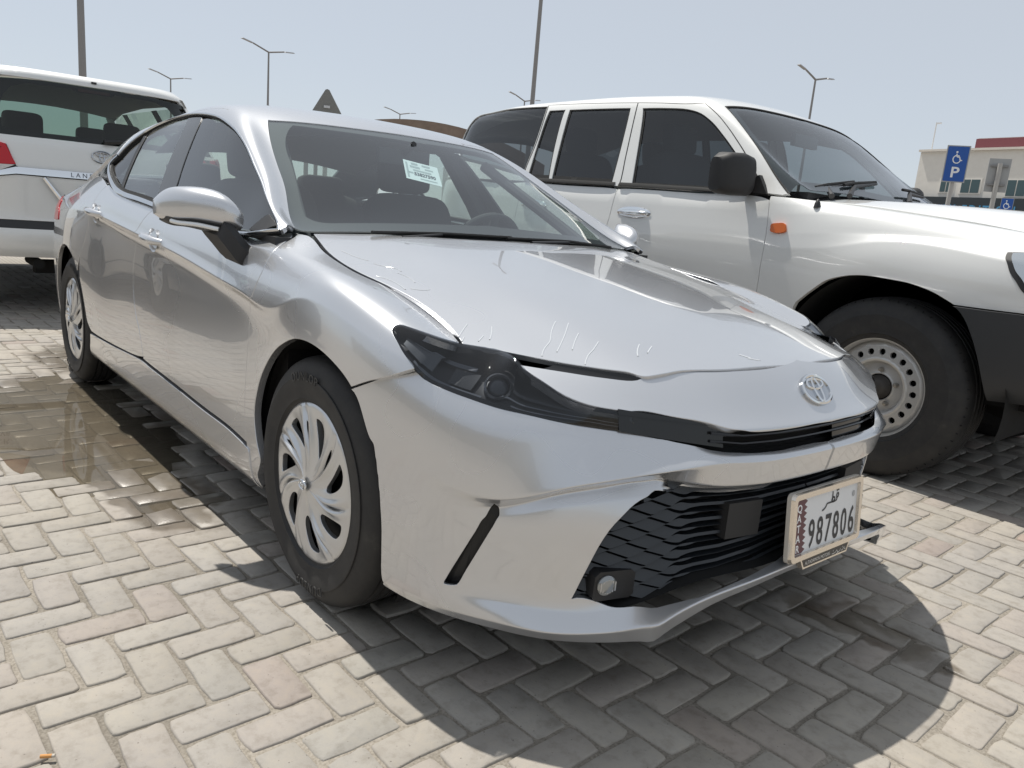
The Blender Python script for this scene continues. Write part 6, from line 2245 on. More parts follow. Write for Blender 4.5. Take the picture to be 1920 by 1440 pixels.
def build_offroader():
    t = thing("white_offroader", "tall white off-roader with tinted windows and perforated steel wheels beside the silver sedan", "car", SV_OFF)
    side, up, hood = SV['ov_side'], SV['ov_upper'], SV['ov_hood']
    ag, bg, ar, bt = F3('ov_agap'), F3('ov_bgap'), F3('ov_arch'), F3('ov_bumper_top')
    cg = [(-2.70, -.90, 1.30), (-2.70, -.93, 1.10), (-2.70, -.95, .90), (-2.62, -.95, .72), (-2.46, -.95, .52)]
    ag2 = ag + [(-.695, -.945, .60), (-.69, -.93, .50)]
    bg2 = bg + [(-1.82, -.95, .90), (-1.81, -.95, .70), (-1.79, -.93, .50)]

    def top(x):
        k = up.near([(x, -.93, 1.26)])
        return tuple(up.ev([(k[0][0], 0.0)])[0][0])
    front_top = [tuple(side.ev([(s_, .995)])[0][0]) for s_ in np.linspace(.02, float(side.near([ag[0]])[0][0]), 10)]
    lp = loop_st(side, [ag2, [ag2[-1], (-.47, -.93, .50)], [(-.47, -.93, .50), (-.485, -.95, .66), ar[0]] , ar[:10], bt, [bt[-1], (.80, -.87, .86), (.93, -.62, .87)], [(.93, -.62, .87), front_top[0]], front_top, [front_top[-1], ag2[0]]])
    panel("fender", side, lp, M_WHITE, t, inset=.002, flange=.03, step=.035)
    belt_f = [(-.80, -.905, 1.275), (-1.2, -.905, 1.283), (-1.7, -.905, 1.289)]
    lp = loop_st(side, [ag2, [ag2[-1], bg2[-1]], bg2[::-1], [bg2[0]] + belt_f[::-1] + [ag2[0]]])
    dfr = panel("front_door", side, lp, M_WHITE, t, inset=.003, step=.04)
    belt_r = [(-1.9, -.905, 1.291), (-2.3, -.905, 1.296), (-2.6, -.90, 1.30)]
    lp = loop_st(side, [bg2, [bg2[-1], cg[-1]], cg[::-1], [cg[0]] + belt_r[::-1] + [bg2[0]]])
    drr = panel("rear_door", side, lp, M_WHITE, t, inset=.003, step=.04)
    ra = [(-2.85 + .46 * math.cos(a), -.95, .44 + .46 * math.sin(a)) for a in np.linspace(rad(15), rad(175), 14)]
    lp = loop_st(side, [cg[:4], [cg[3]] + ra[1:], [ra[-1], (-3.60, -.86, .60), (-3.88, -.62, .62)], [(-3.88, -.62, .62), (-3.88, -.66, 1.25)], [(-3.88, -.66, 1.25), (-3.5, -.88, 1.29), (-3.0, -.90, 1.295), cg[0]]])
    panel("quarter_panel", side, lp, M_WHITE, t, inset=.003, step=.04, flange=.03)

    # front bumper in unpainted plastic
    b_t = [(x, y, z - .004) for x, y, z in bt] + [(.80, -.87, .855), (.93, -.62, .86)]
    lp = loop_st(side, [b_t, [b_t[-1], (.94, -.55, .54)], [(.94, -.55, .54), (.80, -.80, .50), (.62, -.87, .475), ar[-1]], ar[9:][::-1]])
    panel("front_bumper", side, lp, M_BUMPER, t, inset=.0, lift=.012, flange=.06, step=.04)
    bm = bmesh.new()
    add_box(bm, (.90, 0, .68), (.16, 1.2, .34))
    bmobj("bumper_centre", bm, M_BUMPER, t, bevel=.03)
    bm = bmesh.new()
    add_box(bm, (.88, 0, 1.0), (.08, 1.0, .26))
    bmobj("radiator_grille", bm, M_BLACK, t, bevel=.01)
    # headlamps
    hl = F3('ov_headlamp')
    lp = loop_st(side, [hl + [(.60, -.955, .93)], [(.60, -.955, .93), (.86, -.80, .92)], [(.86, -.80, .92), (.86, -.78, 1.07)], [(.86, -.78, 1.07), (.66, -.90, 1.088), hl[0]]])
    panel("headlamp_seal", side, lp, M_BLACK, t, inset=-.012, lift=.004, flange=.006, step=.05)
    panel("headlamp", side, lp, mat("headlamp_glass", (.55, .58, .60), .06, .75), t, inset=.012, lift=.012, flange=.010, step=.05)

    # hood
    h_l = F3('ov_hood_line')
    h_l = [(-.64, -.845, 1.262), (-.55, -.80, 1.265), (-.42, -.755, 1.258)] + [q for q in h_l if q[0] > -.40 and q[0] < .3] + [(.5, -.76, 1.16), (.84, -.68, 1.11)]
    h_l = [(-.60, -.80, 1.27), (-.50, -.765, 1.265), (-.35, -.745, 1.255), (-.05, -.748, 1.228), (.2, -.75, 1.198), (.5, -.745, 1.16), (.86, -.66, 1.10)]
    lp = loop_st(hood, [h_l, [h_l[-1], (.90, -.3, 1.12), (.90, 0, 1.13)], [(.90, 0, 1.13), (-.46, 0, 1.298)], [(-.46, 0, 1.298), (-.48, -.4, 1.29), (-.56, -.70, 1.275), h_l[0]]])
    panel("hood", hood, lp, M_WHITE, t, sym=True, step=.05, cen=(1, 0.0))
    # filler between the hood edge and the fender top
    bm = bmesh.new()
    for sg in (1, -1):
        rows = []
        for x in np.linspace(-.66, .86, 24):
            hy = float(np.interp(x, [q[0] for q in h_l], [q[1] for q in h_l]))
            hz = float(np.interp(x, [q[0] for q in h_l], [q[2] for q in h_l]))
            p1 = side.ev(side.near([(x, hy - .05, hz)]))[0][0]
            rows.append([bm.verts.new((x, sg * (hy + .01), hz - .035)), bm.verts.new((p1[0], sg * p1[1], p1[2] - .012))])
        for i in range(23):
            f = (rows[i][0], rows[i][1], rows[i + 1][1], rows[i + 1][0])
            bm.faces.new(f if sg > 0 else f[::-1])
    bmobj("hood_gap_filler", bm, M_WHITE, t)

    # ---------------- greenhouse
    ft, fl = F3('ov_fwin_top'), F3('ov_fwin_low')
    rw, vt, qw = F3('ov_rwin'), F3('ov_vent'), F3('ov_qwin')
    wss, wst = F3('ov_ws_side'), F3('ov_ws_top')
    wst = [q for q in wst if q[1] < -.05][:3]
    wss = [(-1.205, -.728, 1.763)] + wss[1:]
    wst = [wss[0], (-1.19, -.5, 1.79), (-1.165, -.25, 1.80)]
    ctop, cbot = (-1.155, 0, 1.79), (-.47, 0, 1.31)
    f_loop = loop_st(up, [ft, fl[0:1] + fl[1:], [fl[-1], ft[0]]], step=.03)
    r_loop = loop_st(up, [rw[0:2], rw[1:4], rw[3:5], [rw[4], rw[5], rw[0]]], step=.03)
    v_loop = loop_st(up, [vt[0:2], vt[1:4], vt[3:5], [vt[4], vt[5], vt[0]]], step=.03)
    q_loop = loop_st(up, [qw[0:4], qw[3:5], qw[4:] + [qw[0]]], step=.03)
    body = loop_st(up, [[ctop] + wst[::-1], wss, [wss[-1], (-.66, -.895, 1.285)], [(-.66, -.895, 1.285), (-1.2, -.905, 1.29), (-2.0, -.905, 1.302), (-3.0, -.90, 1.312), (-3.82, -.78, 1.32)], [(-3.82, -.78, 1.32), (-3.82, -.62, 1.52), (-3.80, -.3, 1.66), (-3.80, 0, 1.68)], [(-3.80, 0, 1.68), ctop]])
    panel("body_shell", up, body, M_WHITE, t, holes=[f_loop, r_loop, v_loop, q_loop], inset=0, step=.05, flange=.02, sym=True, hole_flange=.014)
    S = np.array([up.Ls, up.Lt])
    for nm, lp in (("front_window", f_loop), ("rear_window", r_loop), ("vent_window", v_loop), ("quarter_window", q_loop)):
        panel(nm, up, lp, M_TINT if nm != "front_window" else M_TINT2, t, inset=-.004, step=.08, flange=0, lift=-.011)
        panel(nm + "_seal", up, lp, M_RUBBER, t, holes=[loop_inset(lp, S, .016)], inset=-.002, step=.08, flange=0, lift=-.007)
    lp = loop_st(up, [wss, [wss[-1], (-.52, -.5, 1.315), cbot], [cbot, ctop], [ctop] + wst[::-1]])
    panel("windscreen", up, lp, M_WSGLASS2, t, inset=.002, step=.08, flange=0, lift=-.003, sym=True)
    inner = [(-1.17, -.68, 1.735), (-1.0, -.735, 1.61), (-.80, -.775, 1.463), (-.66, -.79, 1.37)]
    ring = loop_st(up, [wss, [wss[-1], (-.52, -.5, 1.315), cbot], [cbot, (-.53, 0, 1.36)], [(-.53, 0, 1.36), (-.58, -.45, 1.365), (-.64, -.76, 1.36)], [(-.64, -.76, 1.36)] + inner[::-1], [inner[0], (-1.15, -.3, 1.775), (-1.13, 0, 1.775)], [(-1.13, 0, 1.775), ctop], [ctop] + wst[::-1]])
    panel("windscreen_border", up, ring, mat("glass_frit"), t, inset=.002, step=.08, flange=0, lift=-.006, sym=True)
    strip_on(up, wss, .016, M_RUBBER, "windscreen_seal", t, lift=.002)
    strip_on(up, [(x, y, z) for x, y, z in wst] + [ctop], .014, M_RUBBER, "windscreen_seal", t, lift=.002)
    # upper door shut lines, their gap shade drawn as dark strips; drip edge and belt mouldings
    for k in ('ov_bgap_up', 'ov_cgap_up'):
        strip_on(up, F3(k), .008, M_RUBBER, "shut_line_shade", t, lift=.0012)
    agu = F3('ov_agap_up')
    strip_on(up, agu, .010, M_RUBBER, "shut_line_shade", t, lift=.0012)
    strip_on(up, F3('ov_dgap_top')[:-2] + [agu[0]], .009, M_RUBBER, "shut_line_shade", t, lift=.0012)
    bl = [(-.74, -.905, 1.277)] + [(x, -.905, z) for x, z in ((-1.0, 1.284), (-1.4, 1.290), (-1.78, 1.295))]
    strip_on(up, bl, .026, M_RUBBER, "belt_moulding", t, lift=.008)
    strip_on(up, [(-1.82, -.905, 1.296), (-2.2, -.905, 1.304), (-2.68, -.905, 1.312)], .026, M_RUBBER, "belt_moulding", t, lift=.008)
    # wipers and cowl
    bm = bmesh.new()
    rows = []
    for y in np.linspace(-.82, .82, 21):
        q = (y / .82) ** 2
        rows.append([bm.verts.new((-.42 - .12 * q, y, 1.285 - .03 * q)), bm.verts.new((-.52 - .13 * q, y, 1.325 - .03 * q))])
    for i in range(20):
        bm.faces.new((rows[i][0], rows[i][1], rows[i + 1][1], rows[i + 1][0]))
    bmobj("cowl", bm, M_TRIM, t)
    for pts in (((-.50, -.52, 1.315), (-.57, -.35, 1.375), (-.60, -.05, 1.415)), ((-.46, .10, 1.325), (-.56, .30, 1.390), (-.60, .58, 1.39)), ((-.50, -.70, 1.30), (-.585, -.60, 1.345), (-.60, -.30, 1.395))):
        w = bpy.data.objects.new("wiper", None)
        link(w, t)
        bm = bmesh.new()
        add_tube(bm, pts, [.015, .012, .008], 8)
        bmobj("wiper_arm", bm, M_BLACK, w)
        bm = bmesh.new()
        a, b = Vector(pts[1]), Vector(pts[2])
        add_tube(bm, [a + (a - b) * .4 + Vector((-.01, 0, .015)), a + Vector((-.01, 0, .018)), b + Vector((-.006, 0, .010))], .009, 6)
        bmobj("wiper_blade", bm, M_RUBBER, w)
    # door mirrors
    for sg in (1, -1):
        m = bpy.data.objects.new("door_mirror", None)
        link(m, t)
        bm = bmesh.new()
        st = [(-.935, -.86, 1.36, .055, .080), (-.96, -.87, 1.368, .078, .100), (-1.02, -.88, 1.372, .085, .108), (-1.11, -.90, 1.370, .080, .104), (-1.15, -.91, 1.364, .050, .082)]
        rings = []
        for y, cx, cz, a, b in st:
            rr = []
            for k in range(24):
                th = 2 * math.pi * k / 24
                c_, s_ = math.cos(th), math.sin(th)
                e = .5
                rr.append(bm.verts.new((cx + a * math.copysign(abs(c_) ** e, c_) * (1 if c_ > 0 else .6), sg * y, cz + b * math.copysign(abs(s_) ** e, s_))))
            rings.append(rr)
        for i in range(len(rings) - 1):
            for k in range(24):
                bm.faces.new((rings[i][k], rings[i][(k + 1) % 24], rings[i + 1][(k + 1) % 24], rings[i + 1][k]))
        bm.faces.new(rings[0])
        bm.faces.new(rings[-1][::-1])
        bmobj("mirror_shell", bm, M_TRIM, m, angle=50)
        bm = bmesh.new()
        add_prism(bm, [(-.74, 1.285), (-.99, 1.292), (-.97, 1.33), (-.90, 1.345), (-.80, 1.38)], Matrix(((1, 0, 0, 0), (0, 0, sg, sg * -.915), (0, 1, 0, 0), (0, 0, 0, 1))), .03)
        bmobj("mirror_mount", bm, M_TRIM, m, bevel=.006)
        bm = bmesh.new()
        add_tube(bm, [(-.86, sg * -.89, 1.31), (-.87, sg * -.96, 1.31)], .03, 10)
        bmobj("mirror_arm", bm, M_TRIM, m)
    # chrome handles
    for (x, z, ds) in ((-1.615, 1.145, dfr), (-2.53, 1.15, drr)):
        for q, d in enumerate(ds):
            sg = 1 if q == 0 else -1
            ho = bpy.data.objects.new("door_handle", None)
            link(ho, d)
            for nm, a, b, dep, r in (("bezel", .135, .036, .004, 0), ("grip", .115, .018, .022, 1)):
                bm = bmesh.new()
                n = 36
                rows = []
                for f_, h_ in ((1.0, 0), (.96, dep * .7), (.80, dep), (.0, dep * 1.1)):
                    rows.append([bm.verts.new((x + a * f_ * math.cos(2 * math.pi * k / n), sg * (-.934 - h_), z + b * f_ * math.sin(2 * math.pi * k / n))) for k in range(n)] if f_ else [bm.verts.new((x, sg * (-.934 - h_), z))])
                for i in range(3):
                    for k in range(n):
                        if len(rows[i + 1]) == 1:
                            bm.faces.new((rows[i][k], rows[i][(k + 1) % n], rows[i + 1][0]))
                        else:
                            bm.faces.new((rows[i][k], rows[i][(k + 1) % n], rows[i + 1][(k + 1) % n], rows[i + 1][k]))
                bmobj(nm, bm, M_CHROME, ho)
    # amber side repeater, washer nozzle
    sgn = F3('ov_signal')
    lp = loop_st(side, [sgn + [sgn[0]]], step=.006)
    panel("side_repeater", side, lp, mat("amber_lens", (.62, .13, .015), .12), t, inset=0, lift=.016, flange=.018, step=.02)
    nz = F3('ov_nozzle')[0]
    for sg in (1, -1):
        bm = bmesh.new()
        add_lathe(bm, [(.0, .030), (.006, .026), (.014, .008), (.018, -.012)], 16, 'Z', (nz[0], sg * (nz[1] - .004), nz[2]))
        bmobj("antenna_base", bm, M_BLACK, t)
    # wheels
    w0 = bpy.data.objects.new("wheel", None)
    link(w0, t)
    w0.location = (-.02, -.795, .42)
    lathe_tyre(.425, .246, .285, M_TYRE, w0, shoulder=.05)
    tread_blocks(w0, .421, .27, M_VOID, 64)
    build_steel_rim(w0)
    for x, sg in ((-2.85, 1), (-.02, -1), (-2.85, -1)):
        w = copy_tree(w0, t)
        w.location = (x, -.795 * sg, .42)
        w.rotation_euler = (0, .6, 0 if sg > 0 else math.pi)
    # wheel houses, chassis, inside
    for x in (0, -2.85):
        for sg in (1, -1):
            bm = bmesh.new()
            add_lathe(bm, [(.54, sg * -.93), (.54, sg * -.5), (.0, sg * -.5)], 36, 'Y', (x, 0, .43), math.pi * 1.15, False)
            bmesh.ops.rotate(bm, verts=bm.verts, cent=(x, 0, .43), matrix=Matrix.Rotation(rad(13), 3, 'Y'))
            bmobj("wheel_house", bm, M_VOID, t)
    bm = bmesh.new()
    add_box(bm, (-1.5, 0, .50), (4.3, 1.5, .14))
    add_box(bm, (.2, 0, .80), (1.2, 1.0, .62))
    add_box(bm, (-1.45, 0, .70), (1.7, 1.72, .5))
    add_box(bm, (-3.3, 0, .85), (1.0, 1.5, .6))
    bmobj("chassis", bm, M_VOID, t, smooth=False)
    bm = bmesh.new()
    add_box(bm, (-3.86, 0, .98), (.10, 1.5, .85))
    bmobj("tailgate", bm, M_WHITE, t, bevel=.03)
    M_S = mat("off_seat", (.10, .105, .11), .9)
    for x in (-1.55, -2.45):
        for y in (-.42, .42):
            s = bpy.data.objects.new("seat", None)
            link(s, t)
            soft_block("seat_back", (.16, .54, .70), (x - .1, y, 1.20), s, M_S, (0, rad(-14), 0))
            soft_block("headrest", (.10, .26, .18), (x - .20, y, 1.63), s, M_S, (0, rad(-8), 0), .04)
    bm = bmesh.new()
    add_box(bm, (-.80, 0, 1.20), (.45, 1.6, .22))
    bmobj("dashboard", bm, mat("dashboard_plastic"), t, bevel=.06)
    bm = bmesh.new()
    M4 = Matrix.Translation((-1.05, .42, 1.27)) @ Matrix.Rotation(rad(-60), 4, 'Y')
    add_tube(bm, [M4 @ Vector((.20 * math.cos(a), .20 * math.sin(a), 0)) for a in np.linspace(0, 2 * math.pi, 33)], .017, 8, cap=False)
    add_tube(bm, [M4 @ Vector((0, -.19, 0)), M4 @ Vector((0, .19, 0))], .03, 8)
    bmobj("steering_wheel", bm, M_S, t)
    bm = bmesh.new()
    rows = []
    for x, h in ((-1.25, 1.77), (-1.6, 1.835), (-2.4, 1.85), (-3.2, 1.83), (-3.65, 1.72)):
        rows.append([bm.verts.new((x, y, h - .08 * (y / .70) ** 2)) for y in np.linspace(-.70, .70, 9)])
    for i in range(4):
        for j in range(8):
            bm.faces.new((rows[i][j], rows[i][j + 1], rows[i + 1][j + 1], rows[i + 1][j]))
    bmobj("headliner", bm, mat("headliner"), t)
    bm = bmesh.new()
    add_box(bm, (-1.12, 0, 1.66), (.03, .26, .07))
    bmobj("inside_mirror", bm, M_BLACK, t, bevel=.01)
    return t


def build_steel_rim(w0):
    """silver steel disc with a ring of round vent holes, dished hub and nuts; outer face towards -Y"""
    NH, RH, rh = 20, .158, .0140
    KS = 1.08
    M_RIM = mat("steel_rim_silver", (.52, .515, .50), .42, .55)
    bm = bmesh.new()
    add_lathe(bm, [(.212, .10), (.205, -.04), (.205, -.095), (.214, -.112), (.227, -.116), (.231, -.110), (.228, -.100)], 64, 'Y')
    add_lathe(bm, [(.2048, -.070), (.194, -.080), (.183, -.086)], 64, 'Y')
    add_lathe(bm, [(.134, -.090), (.126, -.094), (.117, -.090), (.112, -.070), (.106, -.062), (.070, -.060), (.062, -.064), (.058, -.062)], 64, 'Y')
    # perforated ring r .134 - .183: polygons round each hole
    def yof(r):
        return -.090 + (r - .134) / .049 * .004
    for k in range(NH):
        a0 = 2 * math.pi * k / NH
        hw = math.pi / NH
        outer = []
        for (da, r) in ((-1, .134), (-.5, .134), (0, .134), (.5, .134), (1, .134), (1, .1585), (1, .183), (.5, .183), (0, .183), (-.5, .183), (-1, .183), (-1, .1585)):
            outer.append((r, a0 + da * hw))
        hole = []
        for (r, a) in outer:
            # direction from the hole centre
            dx, dy = (r - RH), RH * (a - a0)
            l = math.hypot(dx, dy)
            hole.append((RH + rh * dx / l, a0 + rh * dy / l / RH))
        P = lambda r, a, off=0: bm.verts.new((r * math.cos(a), yof(r) + off, r * math.sin(a)))
        vo = [P(*q) for q in outer]
        vh = [P(*q) for q in hole]
        vi = [P(*q, .016) for q in hole]
        n = 12
        for i in range(n):
            j = (i + 1) % n
            bm.faces.new((vo[i], vo[j], vh[j], vh[i]))
            bm.faces.new((vh[i], vh[j], vi[j], vi[i]))
    bmesh.ops.remove_doubles(bm, verts=bm.verts, dist=.0004)
    bmesh.ops.scale(bm, vec=(KS, 1, KS), verts=bm.verts)
    bmobj("steel_disc", bm, M_RIM, w0, angle=40)
    bm = bmesh.new()
    for k in range(5):
        a = 2 * math.pi * k / 5 + .3
        add_lathe(bm, [(.0, -.086), (.009, -.084), (.012, -.076), (.012, -.058)], 8, 'Y', (.086 * math.cos(a), 0, .086 * math.sin(a)))
    bmobj("wheel_nuts", bm, mat("nut_steel", (.35, .33, .30), .35, .9), w0)
    bm = bmesh.new()
    add_lathe(bm, [(.0, -.098), (.030, -.096), (.042, -.088), (.052, -.066), (.058, -.060)], 32, 'Y')
    bmobj("hub", bm, mat("hub_dark", (.06, .055, .05), .6, .4), w0)
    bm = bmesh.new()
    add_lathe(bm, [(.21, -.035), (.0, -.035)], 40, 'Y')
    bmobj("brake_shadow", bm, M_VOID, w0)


M_WSGLASS2 = glass_mat("offroader_windscreen", (.66, .75, .77), 1.0, 1.75)
M_TINT2 = glass_mat("front_tint", (.26, .29, .30), 1.0, 1.65)
OFFROADER = build_offroader()
# ================================================================== white estate seen from behind, at the left
def build_wagon():
    t = thing("white_estate_car", "white luxury off-road estate seen from behind its tailgate, left of the silver sedan", "car", (-5.05, -.22, 0))
    zs_k = [.44, .50, .58, .66, .72, .80, .95, 1.05, 1.15, 1.28, 1.33, 1.45, 1.60, 1.72, 1.77, 1.81, 1.845]
    x_k = [-.02, .03, .045, .04, -.01, -.015, -.015, -.01, -.025, -.045, -.07, -.115, -.180, -.235, -.225, -.235, -.33]
    w_k = [.90, .93, .945, .95, .955, .96, .965, .965, .96, .945, .93, .885, .815, .755, .73, .705, .66]

    def P(u, z):
        x = float(np.interp(z, zs_k, x_k))
        W_ = float(np.interp(z, zs_k, w_k))
        return (x - .035 * u * u - .13 * abs(u) ** 7, u * W_, z)
    us = np.linspace(-1, 1, 81)
    zs = np.linspace(.44, 1.845, 120)
    # smooth the profile a little
    G = np.array([[P(u, z) for z in zs] for u in us])
    k = np.array([1, 2, 3, 2, 1]) / 9
    for _ in range(2):
        pad = np.pad(G, ((0, 0), (2, 2), (0, 0)), mode='edge')
        G[:, 2:-2] = sum(pad[:, i:i + G.shape[1]] * k[i] for i in range(5))[:, 2:-2]
    sf = Surf.from_grid(G, out=(1, 0, 0))

    def uz(pts):
        return [((u + 1) / 2, (z - .44) / (1.845 - .44)) for u, z in pts]

    def box(u0, u1, z0, z1, r=.0):
        if r <= 0:
            return [(u0, z0), (u1, z0), (u1, z1), (u0, z1)]
        o = []
        for cx, cz, a0 in ((u1 - r, z1 - r, 0), (u0 + r, z1 - r, 90), (u0 + r, z0 + r, 180), (u1 - r, z0 + r, 270)):
            o += [(cx + r * math.cos(rad(a0 + q)), cz + r * math.sin(rad(a0 + q))) for q in (0, 22, 45, 68, 90)]
        return o

    def dens(poly):
        q = []
        for i in range(len(poly)):
            a, b = np.array(poly[i]), np.array(poly[(i + 1) % len(poly)])
            n = max(1, int(np.linalg.norm(b - a) / .04))
            q += [tuple(a + (b - a) * k / n) for k in range(n)]
        return q

    def pan(name, poly, m, holes=(), **kw):
        return panel(name, sf, np.array(uz(dens(poly))), m, t, holes=[np.array(uz(dens(h))) for h in holes], side='R', inset=kw.pop('inset', 0), **kw)[0]
    win = [(-.965, 1.335), (.965, 1.335), (.955, 1.60), (.93, 1.735), (.5, 1.757), (-.5, 1.757), (-.93, 1.735), (-.955, 1.60)]
    clear = [(-.70, 1.39), (-.62, 1.372), (.62, 1.372), (.70, 1.39), (.76, 1.45), (.76, 1.62), (.72, 1.69), (.60, 1.722), (.20, 1.728), (.17, 1.712), (-.17, 1.712), (-.20, 1.728), (-.60, 1.722), (-.72, 1.69), (-.76, 1.62), (-.76, 1.45)]
    pan("spoiler", [(-1, 1.762), (1, 1.762), (1, 1.84), (-1, 1.84)], M_WHITE, step=.05, flange=.02)
    for s_ in (-1, 1):
        pan("rear_pillar", [(s_ * .968, 1.335), (s_ * .958, 1.60), (s_ * .933, 1.735), (s_ * .90, 1.758), (s_ * 1.0, 1.758), (s_ * 1.0, 1.335)], M_WHITE, step=.05, flange=.02)
    pan("rear_window_frit", win, mat("glass_frit"), holes=[clear], step=.05, flange=0, lift=-.006)
    pan("rear_window", win, glass_mat("estate_rear_glass", (.44, .50, .45), 1.0, 1.5), step=.06, flange=0, lift=-.002)
    # lamps
    for s in (-1, 1):
        lampo = bpy.data.objects.new("tail_lamp", None)
        link(lampo, t)
        red = [(s * .995, 1.30), (s * .80, 1.290), (s * .665, 1.262), (s * .60, 1.125), (s * .72, 1.118), (s * .995, 1.118)]
        clr = [(s * .995, 1.116), (s * .72, 1.116), (s * .605, 1.120), (s * .70, 1.075), (s * .995, 1.062)]
        a = pan("red_lens", red, mat("estate_red_lens", (.50, .008, .016), .08), step=.04, lift=.012, flange=.014)
        b = pan("clear_lens", clr, mat("estate_clear_lens", (.62, .60, .58), .12), step=.04, lift=.011, flange=.014)
        c = pan("lamp_louvre", [(s * .995, 1.243), (s * .69, 1.238), (s * .73, 1.212), (s * .80, 1.188), (s * .995, 1.180)], mat("estate_dark_red", (.06, .004, .006), .1), step=.04, lift=.0135, flange=.004)
        d = pan("lamp_louvre", [(s * .995, 1.226), (s * .78, 1.224), (s * .81, 1.205), (s * .995, 1.20)], mat("estate_mid_red", (.30, .006, .012), .1), step=.04, lift=.0150, flange=.004)
        for q in (a, b, c, d):
            q.parent = lampo
    pan("tailgate_upper", [(-.66, 1.262), (-.80, 1.292), (-1, 1.302), (-1, 1.333), (1, 1.333), (1, 1.302), (.80, 1.292), (.66, 1.262), (.598, 1.115), (.56, 1.095), (-.56, 1.095), (-.598, 1.115)], M_WHITE, step=.05, flange=.016, inset=.002)
    chrome = [(-.60, 1.105), (.60, 1.105), (.72, 1.066), (1, 1.054), (1, 1.028), (.72, 1.036), (.60, 1.058), (-.60, 1.058), (-.72, 1.036), (-1, 1.028), (-1, 1.054), (-.72, 1.066)]
    ch = pan("chrome_strip", chrome, M_CHROME, step=.04, lift=.014, flange=.02)
    V, Fx = text_mesh("LAND CRUISER", .046, 1.55, align='CENTER')
    q = []
    for x, y, z in V:
        pz, nz = sf.ev(uz([((-x * -1) / .96, 1.066 + y)]))
        q.append(tuple(pz[0] + nz[0] * .0165))
    meshobj("lettering", q, Fx, mat("lettering_dark", (.08, .09, .11), .3), ch)
    bd = bpy.data.objects.new("badge", None)
    link(bd, t)
    for s_, sz, u, zz in (("VX.R", .060, -.82, .955), ("V8", .045, -.76, .895)):
        V, Fx = text_mesh(s_, sz, 1.1, align='CENTER')
        meshobj("badge_lettering", [tuple(sf.ev(uz([(u + x * 1.25 / .96, zz + y)]))[0][0] + np.array((.005, 0, 0))) for x, y, z in V], Fx, mat("badge_metal", (.34, .35, .36), .25, .9), bd)
    bm = bmesh.new()
    pz, nz = sf.ev(uz([(0, 1.235)]))
    emblem_mesh(bm, frame_from(pz[0] + nz[0] * .004, nz[0]), .075, .006)
    bmobj("emblem", bm, mat("emblem_chrome_dark", (.45, .47, .50), .15, 1.0), t)
    pan("tailgate_lower", [(-1, 1.024), (-.72, 1.030), (-.60, 1.052), (.60, 1.052), (.72, 1.030), (1, 1.024), (1, .725), (-1, .725)], M_WHITE, step=.05, flange=.016, inset=.002)
    pan("bumper_pad", [(-1, .722), (1, .722), (1, .668), (-1, .668)], M_BLACK, step=.05, flange=.02)
    pan("rear_bumper", [(-1, .664), (1, .664), (1, .47), (.8, .452), (-.8, .452), (-1, .47)], M_WHITE, step=.05, flange=.03)
    # chrome plate surround ends and number plate
    for s in (-1, 1):
        bm = bmesh.new()
        a, b = sf.ev(uz([(s * .42, 1.045)]))[0][0], sf.ev(uz([(s * .27, .84)]))[0][0]
        add_tube(bm, [a + np.array((.012, 0, 0)), b + np.array((.014, 0, 0))], [.014, .018], 8)
        bmobj("plate_surround", bm, M_CHROME, t)
    bm = bmesh.new()
    add_box(bm, (.0, 0, .93), (.012, .36, .14))
    bmobj("number_plate", bm, mat("plate_white"), t, bevel=.004)
    # wiper, high stop lamp, washer jet
    bm = bmesh.new()
    wq = [sf.ev(uz([(u, z)]))[0][0] + np.array((.03, 0, 0)) for u, z in ((.02, 1.352), (.18, 1.368), (.50, 1.362))]
    add_tube(bm, wq, [.020, .014, .009], 8)
    bmobj("rear_wiper", bm, M_BLACK, t)
    pan("stop_lamp", box(-.15, .15, 1.716, 1.738), mat("stop_lamp_dark", (.10, .03, .035), .15), step=.04, lift=.001, flange=0)
    bm = bmesh.new()
    pz = sf.ev(uz([(0, 1.795)]))[0][0]
    add_box(bm, pz + np.array((.004, 0, 0)), (.02, .035, .014))
    bmobj("washer_jet", bm, M_BLACK, t, bevel=.003)
    # sides, roof, front: a plain closed shell with window openings between pillars
    L_ = 4.75
    for s in (-1, 1):
        bm = bmesh.new()
        rows = []
        for x in np.linspace(-.14, -L_ + .25, 30):
            taper = 1 - .10 * max(0, (-x - 3.9) / .9) ** 2
            rows.append([bm.verts.new((x, s * w * taper, z)) for w, z in ((.90, .46), (.955, .60), (.97, .85), (.965, 1.05), (.945, 1.28), (.93, 1.32))])
        for i in range(29):
            for j in range(5):
                f = (rows[i][j], rows[i][j + 1], rows[i + 1][j + 1], rows[i + 1][j])
                bm.faces.new(f if s > 0 else f[::-1])
        bmobj("body_side", bm, M_WHITE, t)
        for (xa, xb) in ((-.30, -.42), (-1.05, -1.22), (-2.05, -2.22), (-3.05, -3.35)):
            bm = bmesh.new()
            vs = []
            for (x, dx) in ((xa, 0), (xb, 0)):
                sl = -.42 if x < -3 else (-.10 if x > -.4 else -.05)
                vs.append([bm.verts.new((x, s * .93, 1.32)), bm.verts.new((x - (-sl if x > -1 else sl) * (1 if x < -1 else -1) * 0 - (0 if x < -3 else 0) + (.42 if x < -3 else -.03), s * .70, 1.73))])
            bm.faces.new((vs[0][0], vs[0][1], vs[1][1], vs[1][0]))
            bmobj("pillar", bm, mat("pillar_grey", (.20, .20, .19), .6), t, smooth=False)
        bm = bmesh.new()
        bm.faces.new([bm.verts.new(v) for v in ((-.36, s * .928, 1.32), (-.40, s * .738, 1.73), (-2.7, s * .738, 1.75), (-3.2, s * .928, 1.32))])
        bmobj("side_window", bm, M_SIDEGLASS, t, smooth=False)
